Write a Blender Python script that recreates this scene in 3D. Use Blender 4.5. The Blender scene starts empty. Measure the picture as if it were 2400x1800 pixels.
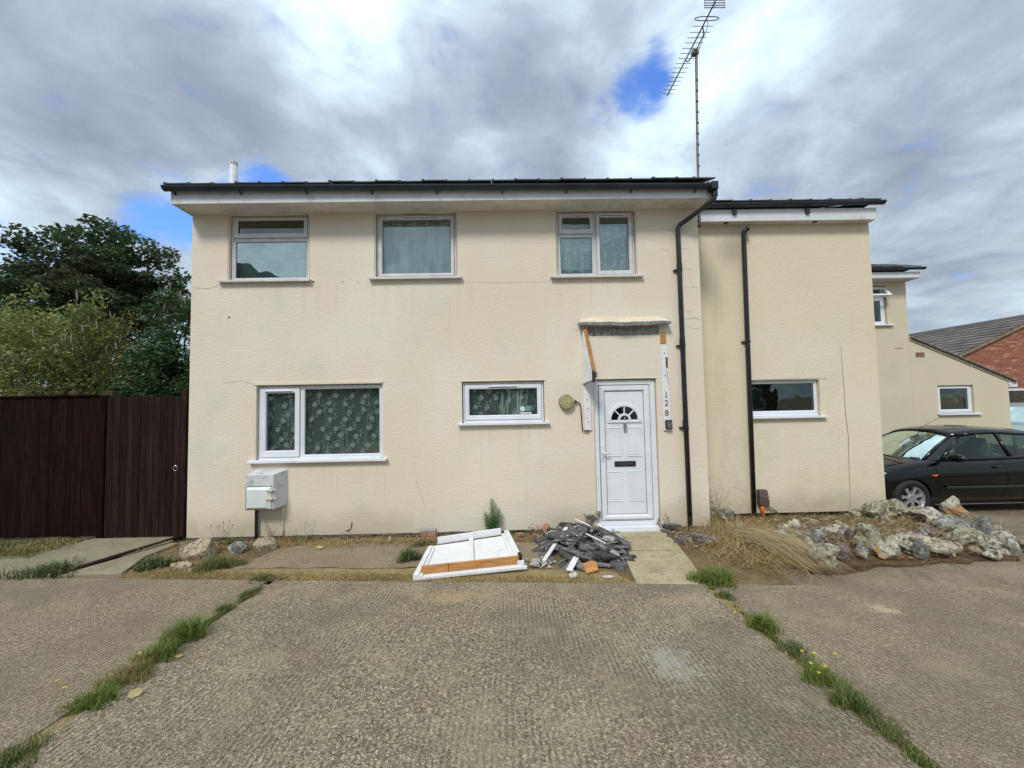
import bpy, bmesh, math, random
import numpy as np
from mathutils import Vector, Matrix, noise as mnoise
random.seed(7); rng = np.random.default_rng(7)
R = math.radians
scene = bpy.context.scene
C = scene.collection

# ------------------------------------------------------------------ camera
cam_d = bpy.data.cameras.new("camera"); cam = bpy.data.objects.new("camera", cam_d); C.objects.link(cam)
scene.camera = cam
cam_d.sensor_width = 36.0; cam_d.lens = 13.5; cam_d.clip_start = 0.05; cam_d.clip_end = 600
_p, _r, _y = 0.046, -0.01893, 0.01295
_f = Vector((math.sin(_y)*math.cos(_p), math.cos(_y)*math.cos(_p), math.sin(_p)))
_rt = Vector((math.cos(_y), -math.sin(_y), 0)); _up = _rt.cross(_f)
_rt2 = math.cos(_r)*_rt + math.sin(_r)*_up; _up2 = -math.sin(_r)*_rt + math.cos(_r)*_up
_m = Matrix((_rt2, _up2, -_f)).transposed().to_4x4(); _m.translation = (0, -5.43, 1.85)
cam.matrix_world = _m

# ------------------------------------------------------------------ node helper
class NT:
    def __init__(s, tree): s.t = tree; s.n = tree.nodes; s.l = tree.links
    def add(s, typ, **kw):
        n = s.n.new(typ)
        for k, v in kw.items():
            if k.startswith('i_'):
                key = k[2:]; key = int(key) if key.isdigit() else key.replace('_', ' ')
                s.set(n.inputs[key], v)
            else: setattr(n, k, v)
        return n
    def set(s, sock, v):
        if hasattr(v, 'is_output') or isinstance(v, bpy.types.NodeSocket): s.l.new(v, sock)
        elif isinstance(v, bpy.types.Node): s.l.new(v.outputs[0], sock)
        else: sock.default_value = v
    def math(s, op, a, b=None, c=None, clamp=False):
        n = s.n.new('ShaderNodeMath'); n.operation = op; n.use_clamp = clamp
        s.set(n.inputs[0], a)
        if b is not None: s.set(n.inputs[1], b)
        if c is not None: s.set(n.inputs[2], c)
        return n.outputs[0]
    def vmath(s, op, a, b=None, out=0):
        n = s.n.new('ShaderNodeVectorMath'); n.operation = op; s.set(n.inputs[0], a)
        if b is not None: s.set(n.inputs[1], b)
        return n.outputs[out]
    def mix(s, f, a, b, mode='MIX'):
        n = s.n.new('ShaderNodeMix'); n.data_type = 'RGBA'; n.blend_type = mode
        s.set(n.inputs[0], f); s.set(n.inputs[6], a); s.set(n.inputs[7], b); return n.outputs[2]
    def ramp(s, v, stops, interp='LINEAR'):
        n = s.n.new('ShaderNodeValToRGB'); n.color_ramp.interpolation = interp
        e = n.color_ramp.elements
        while len(e) < len(stops): e.new(0.5)
        for i, (p, c) in enumerate(stops):
            e[i].position = p; e[i].color = (*c, 1) if len(c) == 3 else c
        s.set(n.inputs[0], v); return n.outputs[0]
    def smooth(s, v, a, b, lo=0.0, hi=1.0):
        n = s.n.new('ShaderNodeMapRange'); n.interpolation_type = 'SMOOTHSTEP'
        s.set(n.inputs[0], v); n.inputs[1].default_value = a; n.inputs[2].default_value = b
        n.inputs[3].default_value = lo; n.inputs[4].default_value = hi; return n.outputs[0]
    def noise(s, vec, scale, detail=4, rough=0.55, dist=0.0, out=0):
        n = s.n.new('ShaderNodeTexNoise'); n.inputs['Scale'].default_value = scale
        n.inputs['Detail'].default_value = detail; n.inputs['Roughness'].default_value = rough
        n.inputs['Distortion'].default_value = dist
        if vec is not None: s.l.new(vec, n.inputs['Vector'])
        return n.outputs[out]
    def vor(s, vec, scale, feature='F1', out='Distance', rand=1.0):
        n = s.n.new('ShaderNodeTexVoronoi'); n.feature = feature; n.inputs['Scale'].default_value = scale
        n.inputs['Randomness'].default_value = rand
        if vec is not None: s.l.new(vec, n.inputs['Vector'])
        return n.outputs[out]
def c4(c): return (*c, 1.0)

# ------------------------------------------------------------------ world: daylight sky broken by clouds
SUN_EL, SUN_AZ = R(48), R(205)      # sun behind the camera, a little to its left
world = bpy.data.worlds.new("World"); scene.world = world; world.use_nodes = True
w = NT(world.node_tree); w.n.clear()
sky = w.add('ShaderNodeTexSky', sky_type='NISHITA', sun_disc=False)
sky.sun_elevation = SUN_EL; sky.sun_rotation = SUN_AZ
sky.air_density = 1.0; sky.dust_density = 0.4; sky.ozone_density = 2.5
d = w.vmath('NORMALIZE', w.add('ShaderNodeTexCoord').outputs['Generated'])
sep = w.add('ShaderNodeSeparateXYZ', i_0=d)
den = w.math('ADD', w.math('MAXIMUM', sep.outputs[2], 0.0), 0.30)
uv = w.add('ShaderNodeCombineXYZ', i_0=w.math('DIVIDE', sep.outputs[0], den), i_1=w.math('DIVIDE', sep.outputs[1], den), i_2=3.7).outputs[0]
warp = w.noise(uv, 1.6, 5, 0.6, out=1)
wd = w.vmath('SUBTRACT', warp, (0.5, 0.5, 0.5))
dw = w.vmath('NORMALIZE', w.vmath('ADD', d, w.vmath('MULTIPLY', wd, (0.26, 0.26, 0.20))))
def blobs(lst):
    tot = None
    for (c, rad, wt) in lst:
        v = Vector(c).normalized()
        dt = w.vmath('DOT_PRODUCT', dw, tuple(v), out=1)
        f = w.smooth(dt, math.cos(rad), 1.0, 0.0, wt)
        tot = f if tot is None else w.math('ADD', tot, f)
    return tot
gaps = blobs([((0.252, 0.748, 0.610), 0.075, .54), ((0.280, 0.725, 0.628), 0.045, .36), ((-0.64, 0.68, 0.355), 0.10, .52), ((-0.60, 0.715, 0.355), 0.09, .42),
              ((-0.505, 0.742, 0.440), 0.065, .72), ((-0.80, 0.58, 0.22), 0.12, .5)])
tone = blobs([((-0.601, 0.641, 0.477), 0.30, -0.34), ((-0.64, 0.55, 0.52), 0.2, -0.10), ((0.13, 0.787, 0.61), 0.22, -0.32), ((0.0, 0.72, 0.69), 0.16, -0.12),
              ((0.592, 0.615, 0.521), 0.34, -0.18), ((0.744, 0.573, 0.345), 0.2, -0.08), ((0.30, 0.86, 0.42), 0.16, 0.20), ((0.206, 0.807, 0.553), 0.13, 0.26),
              ((-0.30, 0.66, 0.69), 0.16, 0.30), ((-0.56, 0.74, 0.38), 0.16, 0.16), ((-0.75, .58, .33), 0.16, 0.20), ((0.439, 0.653, 0.617), 0.13, 0.16),
              ((0.42, .82, .40), 0.15, 0.10), ((-0.25, 0.79, 0.55), 0.20, -0.10)])
n1 = w.noise(uv, 2.1, 9, 0.56, 0.7); n2 = w.noise(uv, 6.0, 8, 0.55, 0.3)
n3 = w.noise(uv, 9.0, 9, 0.62, 0.5)
cover = w.math('SUBTRACT', w.math('ADD', 0.90, w.math('ADD', w.math('MULTIPLY', w.math('SUBTRACT', n2, 0.5), 1.5), w.math('MULTIPLY', w.math('SUBTRACT', n3, 0.5), 0.9))), gaps)
mask = w.smooth(cover, 0.0, 0.78)
t = w.math('ADD', w.math('ADD', w.math('MULTIPLY', w.math('SUBTRACT', n1, 0.5), 1.35), w.math('ADD', w.math('MULTIPLY', w.math('SUBTRACT', n2, 0.5), 0.80), w.math('MULTIPLY', w.math('SUBTRACT', n3, 0.5), 0.18))), w.math('ADD', tone, 0.55), clamp=True)
ccol = w.ramp(t, [(0.0, (0.195, 0.228, 0.295)), (0.30, (0.265, 0.318, 0.392)), (0.55, (0.375, 0.455, 0.535)), (0.80, (0.520, 0.640, 0.730)), (1.0, (0.74, 0.86, 0.94))])
lift = w.math('ADD', 0.92, w.math('MULTIPLY', w.smooth(sep.outputs[2], 0.0, 1.0), 0.55))
ccol = w.vmath('SCALE', ccol); ccol.node.inputs[3].default_value = 10.0
w.l.new(w.math('MULTIPLY', lift, 8.2), ccol.node.inputs[3])
skyc = w.mix(1.0, sky.outputs[0], (0.85, 1.22, 1.85, 1), 'MULTIPLY')
col = w.mix(mask, skyc, ccol)
bg = w.add('ShaderNodeBackground', i_0=col); bg.inputs[1].default_value = 0.1
w.l.new(bg.outputs[0], w.add('ShaderNodeOutputWorld').inputs[0])

sun_d = bpy.data.lights.new("sun", 'SUN'); sun_d.energy = 1.5; sun_d.angle = R(14); sun_d.color = (1.0, 0.95, 0.87)
sun = bpy.data.objects.new("sun", sun_d); C.objects.link(sun)
sdir = Vector((math.sin(SUN_AZ)*math.cos(SUN_EL), math.cos(SUN_AZ)*math.cos(SUN_EL), math.sin(SUN_EL)))
sun.rotation_euler = sdir.to_track_quat('Z', 'Y').to_euler(); sun.location = sdir*30
scene.view_settings.view_transform = 'Standard'; scene.view_settings.look = 'None'
scene.view_settings.exposure = 0.77; scene.view_settings.gamma = 1.0
scene.view_settings.use_curve_mapping = False

# ------------------------------------------------------------------ mesh helpers
class MB:
    def __init__(s): s.v = []; s.f = []; s.mi = []
    def add(s, vs, fs, m=0):
        o = len(s.v); s.v += [tuple(x) for x in vs]; s.f += [tuple(o+i for i in f) for f in fs]; s.mi += [m]*len(fs); return s
    def box(s, x0, x1, y0, y1, z0, z1, m=0, M=None):
        vs = [(x, y, z) for x in (x0, x1) for y in (y0, y1) for z in (z0, z1)]
        if M is not None: vs = [tuple(M @ Vector(q)) for q in vs]
        return s.add(vs, [(0,1,3,2),(4,6,7,5),(0,4,5,1),(2,3,7,6),(0,2,6,4),(1,5,7,3)], m)
    def tube(s, pts, rad, n=8, m=0, cap=True):
        pts = [Vector(p) for p in pts]; rr = rad if isinstance(rad, (list, tuple)) else [rad]*len(pts)
        rings = []; prev = None
        for i, p in enumerate(pts):
            t = (pts[min(i+1, len(pts)-1)] - pts[max(i-1, 0)]).normalized()
            if prev is None: a = Vector((0,0,1)) if abs(t.z) < .9 else Vector((1,0,0)); u = t.cross(a).normalized()
            else: u = (prev - t*prev.dot(t)).normalized()
            prev = u; vv = t.cross(u)
            rings.append([tuple(p + (u*math.cos(2*math.pi*k/n) + vv*math.sin(2*math.pi*k/n))*rr[i]) for k in range(n)])
        vs = [q for r_ in rings for q in r_]; fs = []
        for i in range(len(pts)-1):
            for k in range(n):
                k2 = (k+1) % n; fs.append((i*n+k, i*n+k2, (i+1)*n+k2, (i+1)*n+k))
        if cap: fs += [tuple(range(n))[::-1], tuple((len(pts)-1)*n+k for k in range(n))]
        return s.add(vs, fs, m)
    def prism(s, poly, y0, y1, m=0, axis='y'):
        n = len(poly)
        f = {'y': lambda a, b, h: (a, h, b), 'z': lambda a, b, h: (a, b, h), 'x': lambda a, b, h: (h, a, b)}[axis]
        vs = [f(a, b, y0) for a, b in poly] + [f(a, b, y1) for a, b in poly]
        fs = [tuple(range(n)), tuple(range(n, 2*n))[::-1]] + [(i, i+n, (i+1) % n + n, (i+1) % n) for i in range(n)]
        return s.add(vs, fs, m)
    def ring(s, o, i, yf, yb, ch=0.0, m=0):
        (a0, a1, b0, b1), (c0, c1, e0, e1) = o, i; h = ch
        q = lambda x0, x1, z0, z1, y: [(x0, y, z0), (x1, y, z0), (x1, y, z1), (x0, y, z1)]
        L = [q(a0, a1, b0, b1, yb), q(a0, a1, b0, b1, yf+h*.5), q(a0+h*.5, a1-h*.5, b0+h*.5, b1-h*.5, yf), q(c0-h, c1+h, e0-h, e1+h, yf), q(c0, c1, e0, e1, yf+h), q(c0, c1, e0, e1, yb)]
        vs = [p for l in L for p in l]; fs = []
        for l in range(6):
            l2 = (l+1) % 6
            for k in range(4): fs.append((l*4+k, l*4+(k+1) % 4, l2*4+(k+1) % 4, l2*4+k))
        return s.add(vs, fs, m)
    def build(s, name, mats, parent=None, bevel=0.0, smooth=False, fix=True, loc=None, seg=1):
        me = bpy.data.meshes.new(name); me.from_pydata(s.v, [], s.f)
        mats = mats if isinstance(mats, (list, tuple)) else [mats]
        for m_ in mats: me.materials.append(m_)
        if len(mats) > 1: me.polygons.foreach_set('material_index', s.mi)
        if fix:
            b = bmesh.new(); b.from_mesh(me); bmesh.ops.recalc_face_normals(b, faces=b.faces); b.to_mesh(me); b.free()
        if smooth: me.polygons.foreach_set('use_smooth', [True]*len(me.polygons))
        me.update()
        return link(name, me, parent, bevel, loc, seg)
def link(name, me, parent=None, bevel=0.0, loc=None, seg=1):
    o = bpy.data.objects.new(name, me); C.objects.link(o)
    if parent is not None: o.parent = parent
    if loc is not None: o.location = loc
    if bevel:
        b = o.modifiers.new('bevel', 'BEVEL'); b.width = bevel; b.segments = seg; b.limit_method = 'ANGLE'; b.angle_limit = R(40)
    return o
def tag(o, label=None, cat=None, group=None, kind=None):
    if label: o['label'] = label
    if cat: o['category'] = cat
    if group: o['group'] = group
    if kind: o['kind'] = kind
    return o
def thing(name, label, cat, loc=(0, 0, 0), rz=0.0, group=None):
    o = bpy.data.objects.new(name, None); C.objects.link(o); o.location = loc; o.rotation_euler = (0, 0, rz); o.empty_display_size = .1
    return tag(o, label, cat, group)
def B(name, mat, parent, *boxes, bevel=0.003, **k):
    m = MB()
    for b in boxes: m.box(*b)
    return m.build(name, mat, parent, bevel=bevel, **k)

# ------------------------------------------------------------------ materials
def new_mat(name):
    m = bpy.data.materials.new(name); m.use_nodes = True; n = NT(m.node_tree); n.n.clear()
    b = n.add('ShaderNodeBsdfPrincipled'); o = n.add('ShaderNodeOutputMaterial'); n.l.new(b.outputs[0], o.inputs[0])
    return m, n, b, o
def coords(n, mode='Object'): return n.add('ShaderNodeTexCoord').outputs[mode]
def bump(n, b, h, strength=0.5, dist=0.01):
    bp = n.add('ShaderNodeBump', i_Height=h); bp.inputs['Strength'].default_value = strength; bp.inputs['Distance'].default_value = dist
    n.l.new(bp.outputs[0], b.inputs['Normal']); return bp
def simple(name, col, rough=0.6, var=0.15, scale=8.0, fine=60.0, metal=0.0, bmp=0.15, spec=0.5, dirt=None, coat=0.0, objrand=0.0):
    m, n, b, o = new_mat(name); p = coords(n)
    a = n.noise(p, scale, 5, 0.6); f = n.noise(p, fine, 3, 0.6)
    lo = tuple(max(0, x*(1-var)) for x in col); hi = tuple(min(1, x*(1+var)) for x in col)
    c = n.mix(n.smooth(a, 0.3, 0.7), c4(lo), c4(hi))
    if dirt: c = n.mix(n.smooth(n.noise(p, scale*1.7, 6, 0.7), 0.52, 0.72), c, c4(dirt))
    if objrand:
        oi = n.add('ShaderNodeObjectInfo').outputs['Random']
        hv = n.add('ShaderNodeHueSaturation', i_Color=c); n.l.new(n.math('ADD', 1-objrand, n.math('MULTIPLY', oi, 2*objrand)), hv.inputs['Value']); c = hv.outputs[0]
    n.l.new(c, b.inputs['Base Color']); b.inputs['Roughness'].default_value = rough; b.inputs['Metallic'].default_value = metal
    b.inputs['Specular IOR Level'].default_value = spec; b.inputs['Coat Weight'].default_value = coat
    if bmp: bump(n, b, f, bmp, 0.004)
    return m
def leafmat(name, cols, rough=0.55, trans=0.25, spec=0.3, big=None):
    m, n, b, o = new_mat(name)
    g = n.add('ShaderNodeNewGeometry'); ri = g.outputs['Random Per Island']
    stops = [(i/(len(cols)-1), c) for i, c in enumerate(cols)]
    c = n.ramp(ri, stops)
    if big: c = n.mix(n.smooth(n.noise(coords(n), big[0], 3), 0.42, 0.62), c, c4(big[1]))
    n.l.new(c, b.inputs['Base Color']); b.inputs['Roughness'].default_value = rough; b.inputs['Specular IOR Level'].default_value = spec
    tr = n.add('ShaderNodeBsdfTranslucent'); n.l.new(c, tr.inputs[0])
    ms = n.add('ShaderNodeMixShader'); ms.inputs[0].default_value = trans
    n.l.new(b.outputs[0], ms.inputs[1]); n.l.new(tr.outputs[0], ms.inputs[2]); n.l.new(ms.outputs[0], o.inputs[0])
    return m

def wall_mat(name, base, pale, green, pink, bottom_patch=False, algae=False):
    m, n, b, o = new_mat(name); p = coords(n)
    big = n.noise(p, 0.45, 3, 0.5); mid = n.noise(p, 1.3, 5, 0.6); sp = n.add('ShaderNodeSeparateXYZ', i_0=p)
    c = n.mix(n.smooth(big, 0.38, 0.62), c4(base), c4(pale))
    c = n.mix(n.smooth(mid, 0.50, 0.72, 0, 0.75), c, c4(green))
    c = n.mix(n.smooth(n.noise(n.vmath('ADD', p, (9, 3, 5)), 0.9, 4), 0.52, 0.7, 0, 0.7), c, c4(pink))
    # hairline flecks and grime streaks running down
    st = n.vmath('MULTIPLY', p, (7.0, 7.0, 0.55)); s1 = n.noise(st, 1.0, 6, 0.65)
    c = n.mix(n.smooth(s1, 0.60, 0.82, 0, 0.35), c, c4(tuple(x*0.62 for x in base)))
    fl = n.vor(n.vmath('MULTIPLY', p, (1, 1, 2.4)), 9.0)
    c = n.mix(n.math('MULTIPLY', n.smooth(fl, 0.035, 0.0), 0.55), c, (0.12, 0.11, 0.09, 1))
    # damp at the foot
    foot = n.math('MULTIPLY', n.smooth(n.math('ADD', sp.outputs[2], n.math('MULTIPLY', mid, -0.5)), 0.25, -0.15), 0.55)
    c = n.mix(foot, c, c4((0.40, 0.355, 0.255)))
    if bottom_patch:
        dn = n.smooth(n.noise(n.vmath('MULTIPLY', p, (11, 11, .35)), 1.0, 5, .7), .50, .68)
        for zz, x0_, x1_ in ((3.60, -4.1, 2.0), (1.06, -3.6, -1.68), (1.52, -.72, .6)):
            zr_ = n.math('MULTIPLY', n.smooth(sp.outputs[2], zz+.01, zz-.02), n.smooth(sp.outputs[2], zz-.75, zz-.05)); xr_ = n.math('MULTIPLY', n.smooth(sp.outputs[0], x0_-.02, x0_+.05), n.smooth(sp.outputs[0], x1_+.02, x1_-.05))
            c = n.mix(n.math('MULTIPLY', n.math('MULTIPLY', zr_, xr_), n.math('MULTIPLY', dn, .17)), c, (0.45, 0.40, 0.29, 1))
        spl = n.math('MULTIPLY', n.smooth(sp.outputs[2], .38, .06), n.smooth(n.noise(n.vmath('ADD', p, (3, 1, 1)), 7.0, 7, .75), .48, .62))
        c = n.mix(n.math('MULTIPLY', spl, .40), c, (0.40, 0.345, 0.24, 1))
        bx = n.math('MULTIPLY', n.smooth(n.math('ABSOLUTE', n.math('ADD', sp.outputs[0], 0.45)), 1.25, 0.35), n.smooth(n.math('ADD', sp.outputs[2], n.math('MULTIPLY', n1b(n, p), 0.35)), 0.66, 0.42))
        c = n.mix(n.math('MULTIPLY', bx, 0.75), c, (0.74, 0.70, 0.60, 1))
    if algae:
        ax = n.smooth(sp.outputs[0], 4.3, 2.9); c = n.mix(n.math('MULTIPLY', ax, 0.35), c, (0.56, 0.51, 0.33, 1))
        d1 = n.vmath('SUBTRACT', n.vmath('MULTIPLY', p, (1, 0, .7)), (3.62, 0, 2.95)); dl = n.vmath('LENGTH', d1, out=1)
        c = n.mix(n.math('MULTIPLY', n.smooth(n.math('ADD', dl, n.math('MULTIPLY', mid, .25)), 0.46, 0.10), 0.5), c, (0.20, 0.19, 0.15, 1))
        sx = n.math('MULTIPLY', n.smooth(n.math('ABSOLUTE', n.math('SUBTRACT', sp.outputs[0], n.math('ADD', 3.30, n.math('MULTIPLY', mid, .12)))), 0.15, 0.0), n.smooth(n.noise(n.vmath('MULTIPLY', p, (4, 4, 1.4)), 1.4, 6, .7), .42, .65))
        c = n.mix(n.math('MULTIPLY', sx, 0.18), c, (0.25, 0.26, 0.17, 1))
        gr = n.math('MULTIPLY', n.smooth(n.noise(n.vmath('ADD', p, (2, 0, 7)), 2.2, 6, .7), .50, .70), n.smooth(sp.outputs[2], 1.0, 0.1))
        c = n.mix(n.math('MULTIPLY', gr, 0.55), c, (0.36, 0.34, 0.17, 1))
    n.l.new(c, b.inputs['Base Color']); b.inputs['Roughness'].default_value = 0.82; b.inputs['Specular IOR Level'].default_value = 0.25
    q = n.vmath('MULTIPLY', p, (1, 1, 1.7))
    h = n.math('ADD', n.math('MULTIPLY', n.noise(q, 48, 5, 0.65, 0.3), 1.0), n.math('MULTIPLY', n.noise(q, 22, 4, 0.5, 0.5), 0.8))
    h = n.math('ADD', h, n.math('MULTIPLY', n.smooth(mid, .5, .8), n.math('MULTIPLY', n.noise(q, 30, 2), 0.9)))
    bump(n, b, h, 0.62, 0.009)
    return m
def n1b(n, p): return n.noise(p, 2.3, 4)

M = {}
M['render'] = wall_mat('cream_render', (0.715, 0.635, 0.505), (0.75, 0.69, 0.575), (0.665, 0.635, 0.525), (0.755, 0.635, 0.52), bottom_patch=True)
M['render_wing'] = wall_mat('cream_render_wing', (0.67, 0.595, 0.435), (0.72, 0.65, 0.505), (0.645, 0.60, 0.45), (0.73, 0.625, 0.48), algae=True)
M['render_far'] = wall_mat('cream_render_far', (0.60, 0.535, 0.395), (0.64, 0.575, 0.44), (0.54, 0.52, 0.40), (0.63, 0.54, 0.415))
M['upvc'] = simple('white_upvc', (0.72, 0.745, 0.79), 0.35, 0.05, 3, 80, bmp=0.04)
M['upvc_dirty'] = simple('weathered_upvc', (0.60, 0.595, 0.60), 0.5, 0.08, 5, 60, bmp=0.08, dirt=(0.46, 0.44, 0.42))
M['fascia'] = simple('fascia_board', (0.66, 0.665, 0.70), 0.45, 0.08, 2.5, 50, bmp=0.05, dirt=(0.50, 0.48, 0.47))
M['soffit'] = simple('soffit_board', (0.62, 0.59, 0.56), 0.6, 0.10, 4, 60, bmp=0.10, dirt=(0.42, 0.39, 0.35))
M['seal'] = simple('dark_seal', (0.05, 0.05, 0.052), 0.6, 0.2)
M['black_plastic'] = simple('black_pipe_plastic', (0.014, 0.015, 0.018), 0.33, 0.4, 5, 40, bmp=0.05)
M['gutter'] = simple('gutter_plastic', (0.018, 0.024, 0.034), 0.35, 0.4, 3, 30, bmp=0.05)
M['tile'] = simple('grey_roof_tile', (0.075, 0.085, 0.082), 0.75, 0.35, 6, 50, bmp=0.4, dirt=(0.09, 0.10, 0.06), objrand=.2)
M['slate'] = simple('broken_slate', (0.105, 0.104, 0.102), 0.62, 0.40, 12, 70, bmp=0.7, dirt=(0.27, 0.25, 0.21), objrand=0.66)
M['mortar'] = simple('mortar_lump', (0.38, 0.37, 0.34), 0.9, 0.3, 20, 90, bmp=0.8, dirt=(0.16, 0.15, 0.14))
M['mortar_pale'] = simple('pale_plaster', (0.50, 0.49, 0.45), 0.9, 0.3, 20, 90, bmp=0.8, dirt=(0.30, 0.28, 0.25))
M['redbrick_bit'] = simple('red_clay', (0.33, 0.17, 0.12), 0.85, 0.25, 14, 80, bmp=0.6, dirt=(0.30, 0.26, 0.23))
M['white_wood'] = simple('white_painted_board', (0.74, 0.74, 0.76), 0.5, 0.05, 5, 70, bmp=0.10, dirt=(0.60, 0.58, 0.55))
M['white_panel'] = simple('white_plastic_panel', (0.76, 0.77, 0.79), 0.45, 0.04, 3, 90, bmp=0.25, dirt=(0.66, 0.65, 0.62))
M['chrome'] = simple('chrome', (0.55, 0.55, 0.57), 0.22, 0.05, metal=1.0, bmp=0)
M['alloy'] = simple('alloy_wheel', (0.52, 0.52, 0.54), 0.35, 0.08, metal=0.7, bmp=0)
M['meter'] = simple('grey_meter_box', (0.60, 0.61, 0.63), 0.6, 0.10, 5, 60, bmp=0.15, dirt=(0.34, 0.33, 0.34))
M['meter_door'] = simple('pale_meter_door', (0.66, 0.72, 0.72), 0.45, 0.04, 4, 60, bmp=0.05)
M['ivory'] = simple('ivory_plastic', (0.66, 0.58, 0.44), 0.5, 0.1, bmp=0.1, dirt=(.45, .38, .28))
M['brown_box'] = simple('brown_plastic', (0.105, 0.072, 0.066), 0.5, 0.15, 10, 60, bmp=0.15)
M['orange'] = simple('orange_sleeve', (0.78, 0.14, 0.02), 0.5, 0.1)
M['lamp'] = simple('yellowed_lamp_lens', (0.33, 0.30, 0.15), 0.35, 0.25, 12, 40, bmp=0.1, dirt=(0.24, 0.21, 0.10))
M['lead'] = simple('lead_flashing', (0.20, 0.205, 0.225), 0.5, 0.3, 14, 60, metal=0.3, bmp=0.5, dirt=(0.36, 0.35, 0.34))
M['cream_paint'] = simple('cream_painted_lead', (0.64, 0.57, 0.43), 0.7, 0.08, 6, 50, bmp=0.2, dirt=(.52, .46, .34))
M['cement'] = simple('raw_cement', (0.33, 0.31, 0.28), 0.95, 0.3, 15, 90, bmp=0.9, dirt=(0.10, 0.095, 0.085))
M['bark'] = simple('bark', (0.06, 0.05, 0.04), 0.9, 0.3, 8, 40, bmp=0.6)
M['rubber'] = simple('tyre_rubber', (0.012, 0.012, 0.013), 0.75, 0.3, bmp=0.1)
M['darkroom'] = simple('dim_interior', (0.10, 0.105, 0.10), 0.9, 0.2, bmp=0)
M['black'] = simple('black_marks', (0.01, 0.01, 0.012), 0.4, 0.1, bmp=0)
M['trim'] = simple('dark_trim', (0.02, 0.02, 0.022), 0.55, 0.2, bmp=0)
M['white_blob'] = simple('white_paint_chip', (0.72, 0.72, 0.70), 0.7, 0.1)
M['dryweed'] = leafmat('dry_stalk', [(0.12, 0.07, 0.035), (0.26, 0.16, 0.07), (0.40, 0.28, 0.13)], 0.8, 0.1)
M['mast'] = simple('galvanised_mast', (0.17, 0.145, 0.135), 0.5, 0.15, 10, 50, metal=0.3, bmp=0.1)
M['ant'] = simple('weathered_aluminium', (0.13, 0.11, 0.115), 0.5, 0.15, metal=0.3, bmp=0)

def wood(name, col, dark, scale=1.0, rough=0.8, axis=2, stains=None):
    m, n, b, o = new_mat(name); p = coords(n)
    k = [9.0*scale]*3; k[axis] = 0.7*scale
    oi = n.add('ShaderNodeObjectInfo').outputs['Random']
    off = n.add('ShaderNodeCombineXYZ', i_0=n.math('MULTIPLY', oi, 13.0), i_1=n.math('MULTIPLY', oi, 7.0), i_2=n.math('MULTIPLY', oi, 29.0)).outputs[0]
    q = n.vmath('ADD', n.vmath('MULTIPLY', p, tuple(k)), off)
    g = n.noise(q, 3.0, 6, 0.65, 0.5); c = n.mix(n.smooth(g, 0.35, 0.7), c4(dark), c4(col))
    hv = n.add('ShaderNodeHueSaturation', i_Color=c); n.l.new(n.math('ADD', 0.75, n.math('MULTIPLY', oi, 0.5)), hv.inputs['Value']); c = hv.outputs[0]
    if stains: c = n.mix(n.smooth(n.noise(n.vmath('MULTIPLY', q, (.6, .6, .8)), 2.2, 6, .7), 0.66, 0.80, 0, .55), c, c4(stains))
    n.l.new(c, b.inputs['Base Color']); b.inputs['Roughness'].default_value = rough; b.inputs['Specular IOR Level'].default_value = 0.08
    bump(n, b, g, 0.5, 0.004); return m
M['fence_wood'] = wood('dark_brown_fence_wood', (0.021, 0.0085, 0.0060), (0.006, 0.0026, 0.0020), 1.0)
M['gate_wood'] = wood('dark_brown_gate_wood', (0.034, 0.019, 0.014), (0.014, 0.008, 0.006), 1.0, stains=(0.10, 0.075, 0.06))
M['post_wood'] = wood('weathered_post_wood', (0.10, 0.07, 0.04), (0.04, 0.025, 0.018), 1.0)
M['orange_wood'] = wood('orange_raw_timber', (0.50, 0.26, 0.10), (0.33, 0.16, 0.06), 1.5, axis=0, stains=(0.08, 0.045, 0.025))

def lace_glass(name, tint=(0.80, 0.90, 0.86), refl=0.30, rough=0.0):
    m, n, b, o = new_mat(name); n.n.remove(b)
    tr = n.add('ShaderNodeBsdfTransparent'); tr.inputs[0].default_value = c4(tint)
    gl = n.add('ShaderNodeBsdfGlossy'); gl.inputs[0].default_value = (0.86, 1.0, 0.95, 1); gl.inputs[1].default_value = rough
    p = coords(n); bp = n.add('ShaderNodeBump', i_Height=n.noise(p, 1.7, 2)); bp.inputs['Strength'].default_value = 0.12; bp.inputs['Distance'].default_value = 0.05
    n.l.new(bp.outputs[0], gl.inputs['Normal'])
    fr = n.add('ShaderNodeFresnel'); fr.inputs[0].default_value = 1.5
    f = n.math('ADD', refl, n.math('MULTIPLY', fr.outputs[0], 0.7), clamp=True)
    ms = n.add('ShaderNodeMixShader'); n.l.new(f, ms.inputs[0]); n.l.new(tr.outputs[0], ms.inputs[1]); n.l.new(gl.outputs[0], ms.inputs[2])
    n.l.new(ms.outputs[0], o.inputs[0]); return m
M['glass'] = lace_glass('window_glass', (0.90, 0.98, 0.94), refl=0.08)
M['glass_up'] = lace_glass('upper_window_glass', (0.90, 1.0, 0.97), 0.19)
M['glass_mirror'] = lace_glass('reflecting_window_glass', (0.85, 0.97, 0.93), 0.46)
M['glass_dark'] = lace_glass('top_light_glass', (0.55, 0.62, 0.58), 0.12)
M['car_glass'] = lace_glass('car_window_glass', (0.70, 0.84, 0.72), 0.02)
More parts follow.
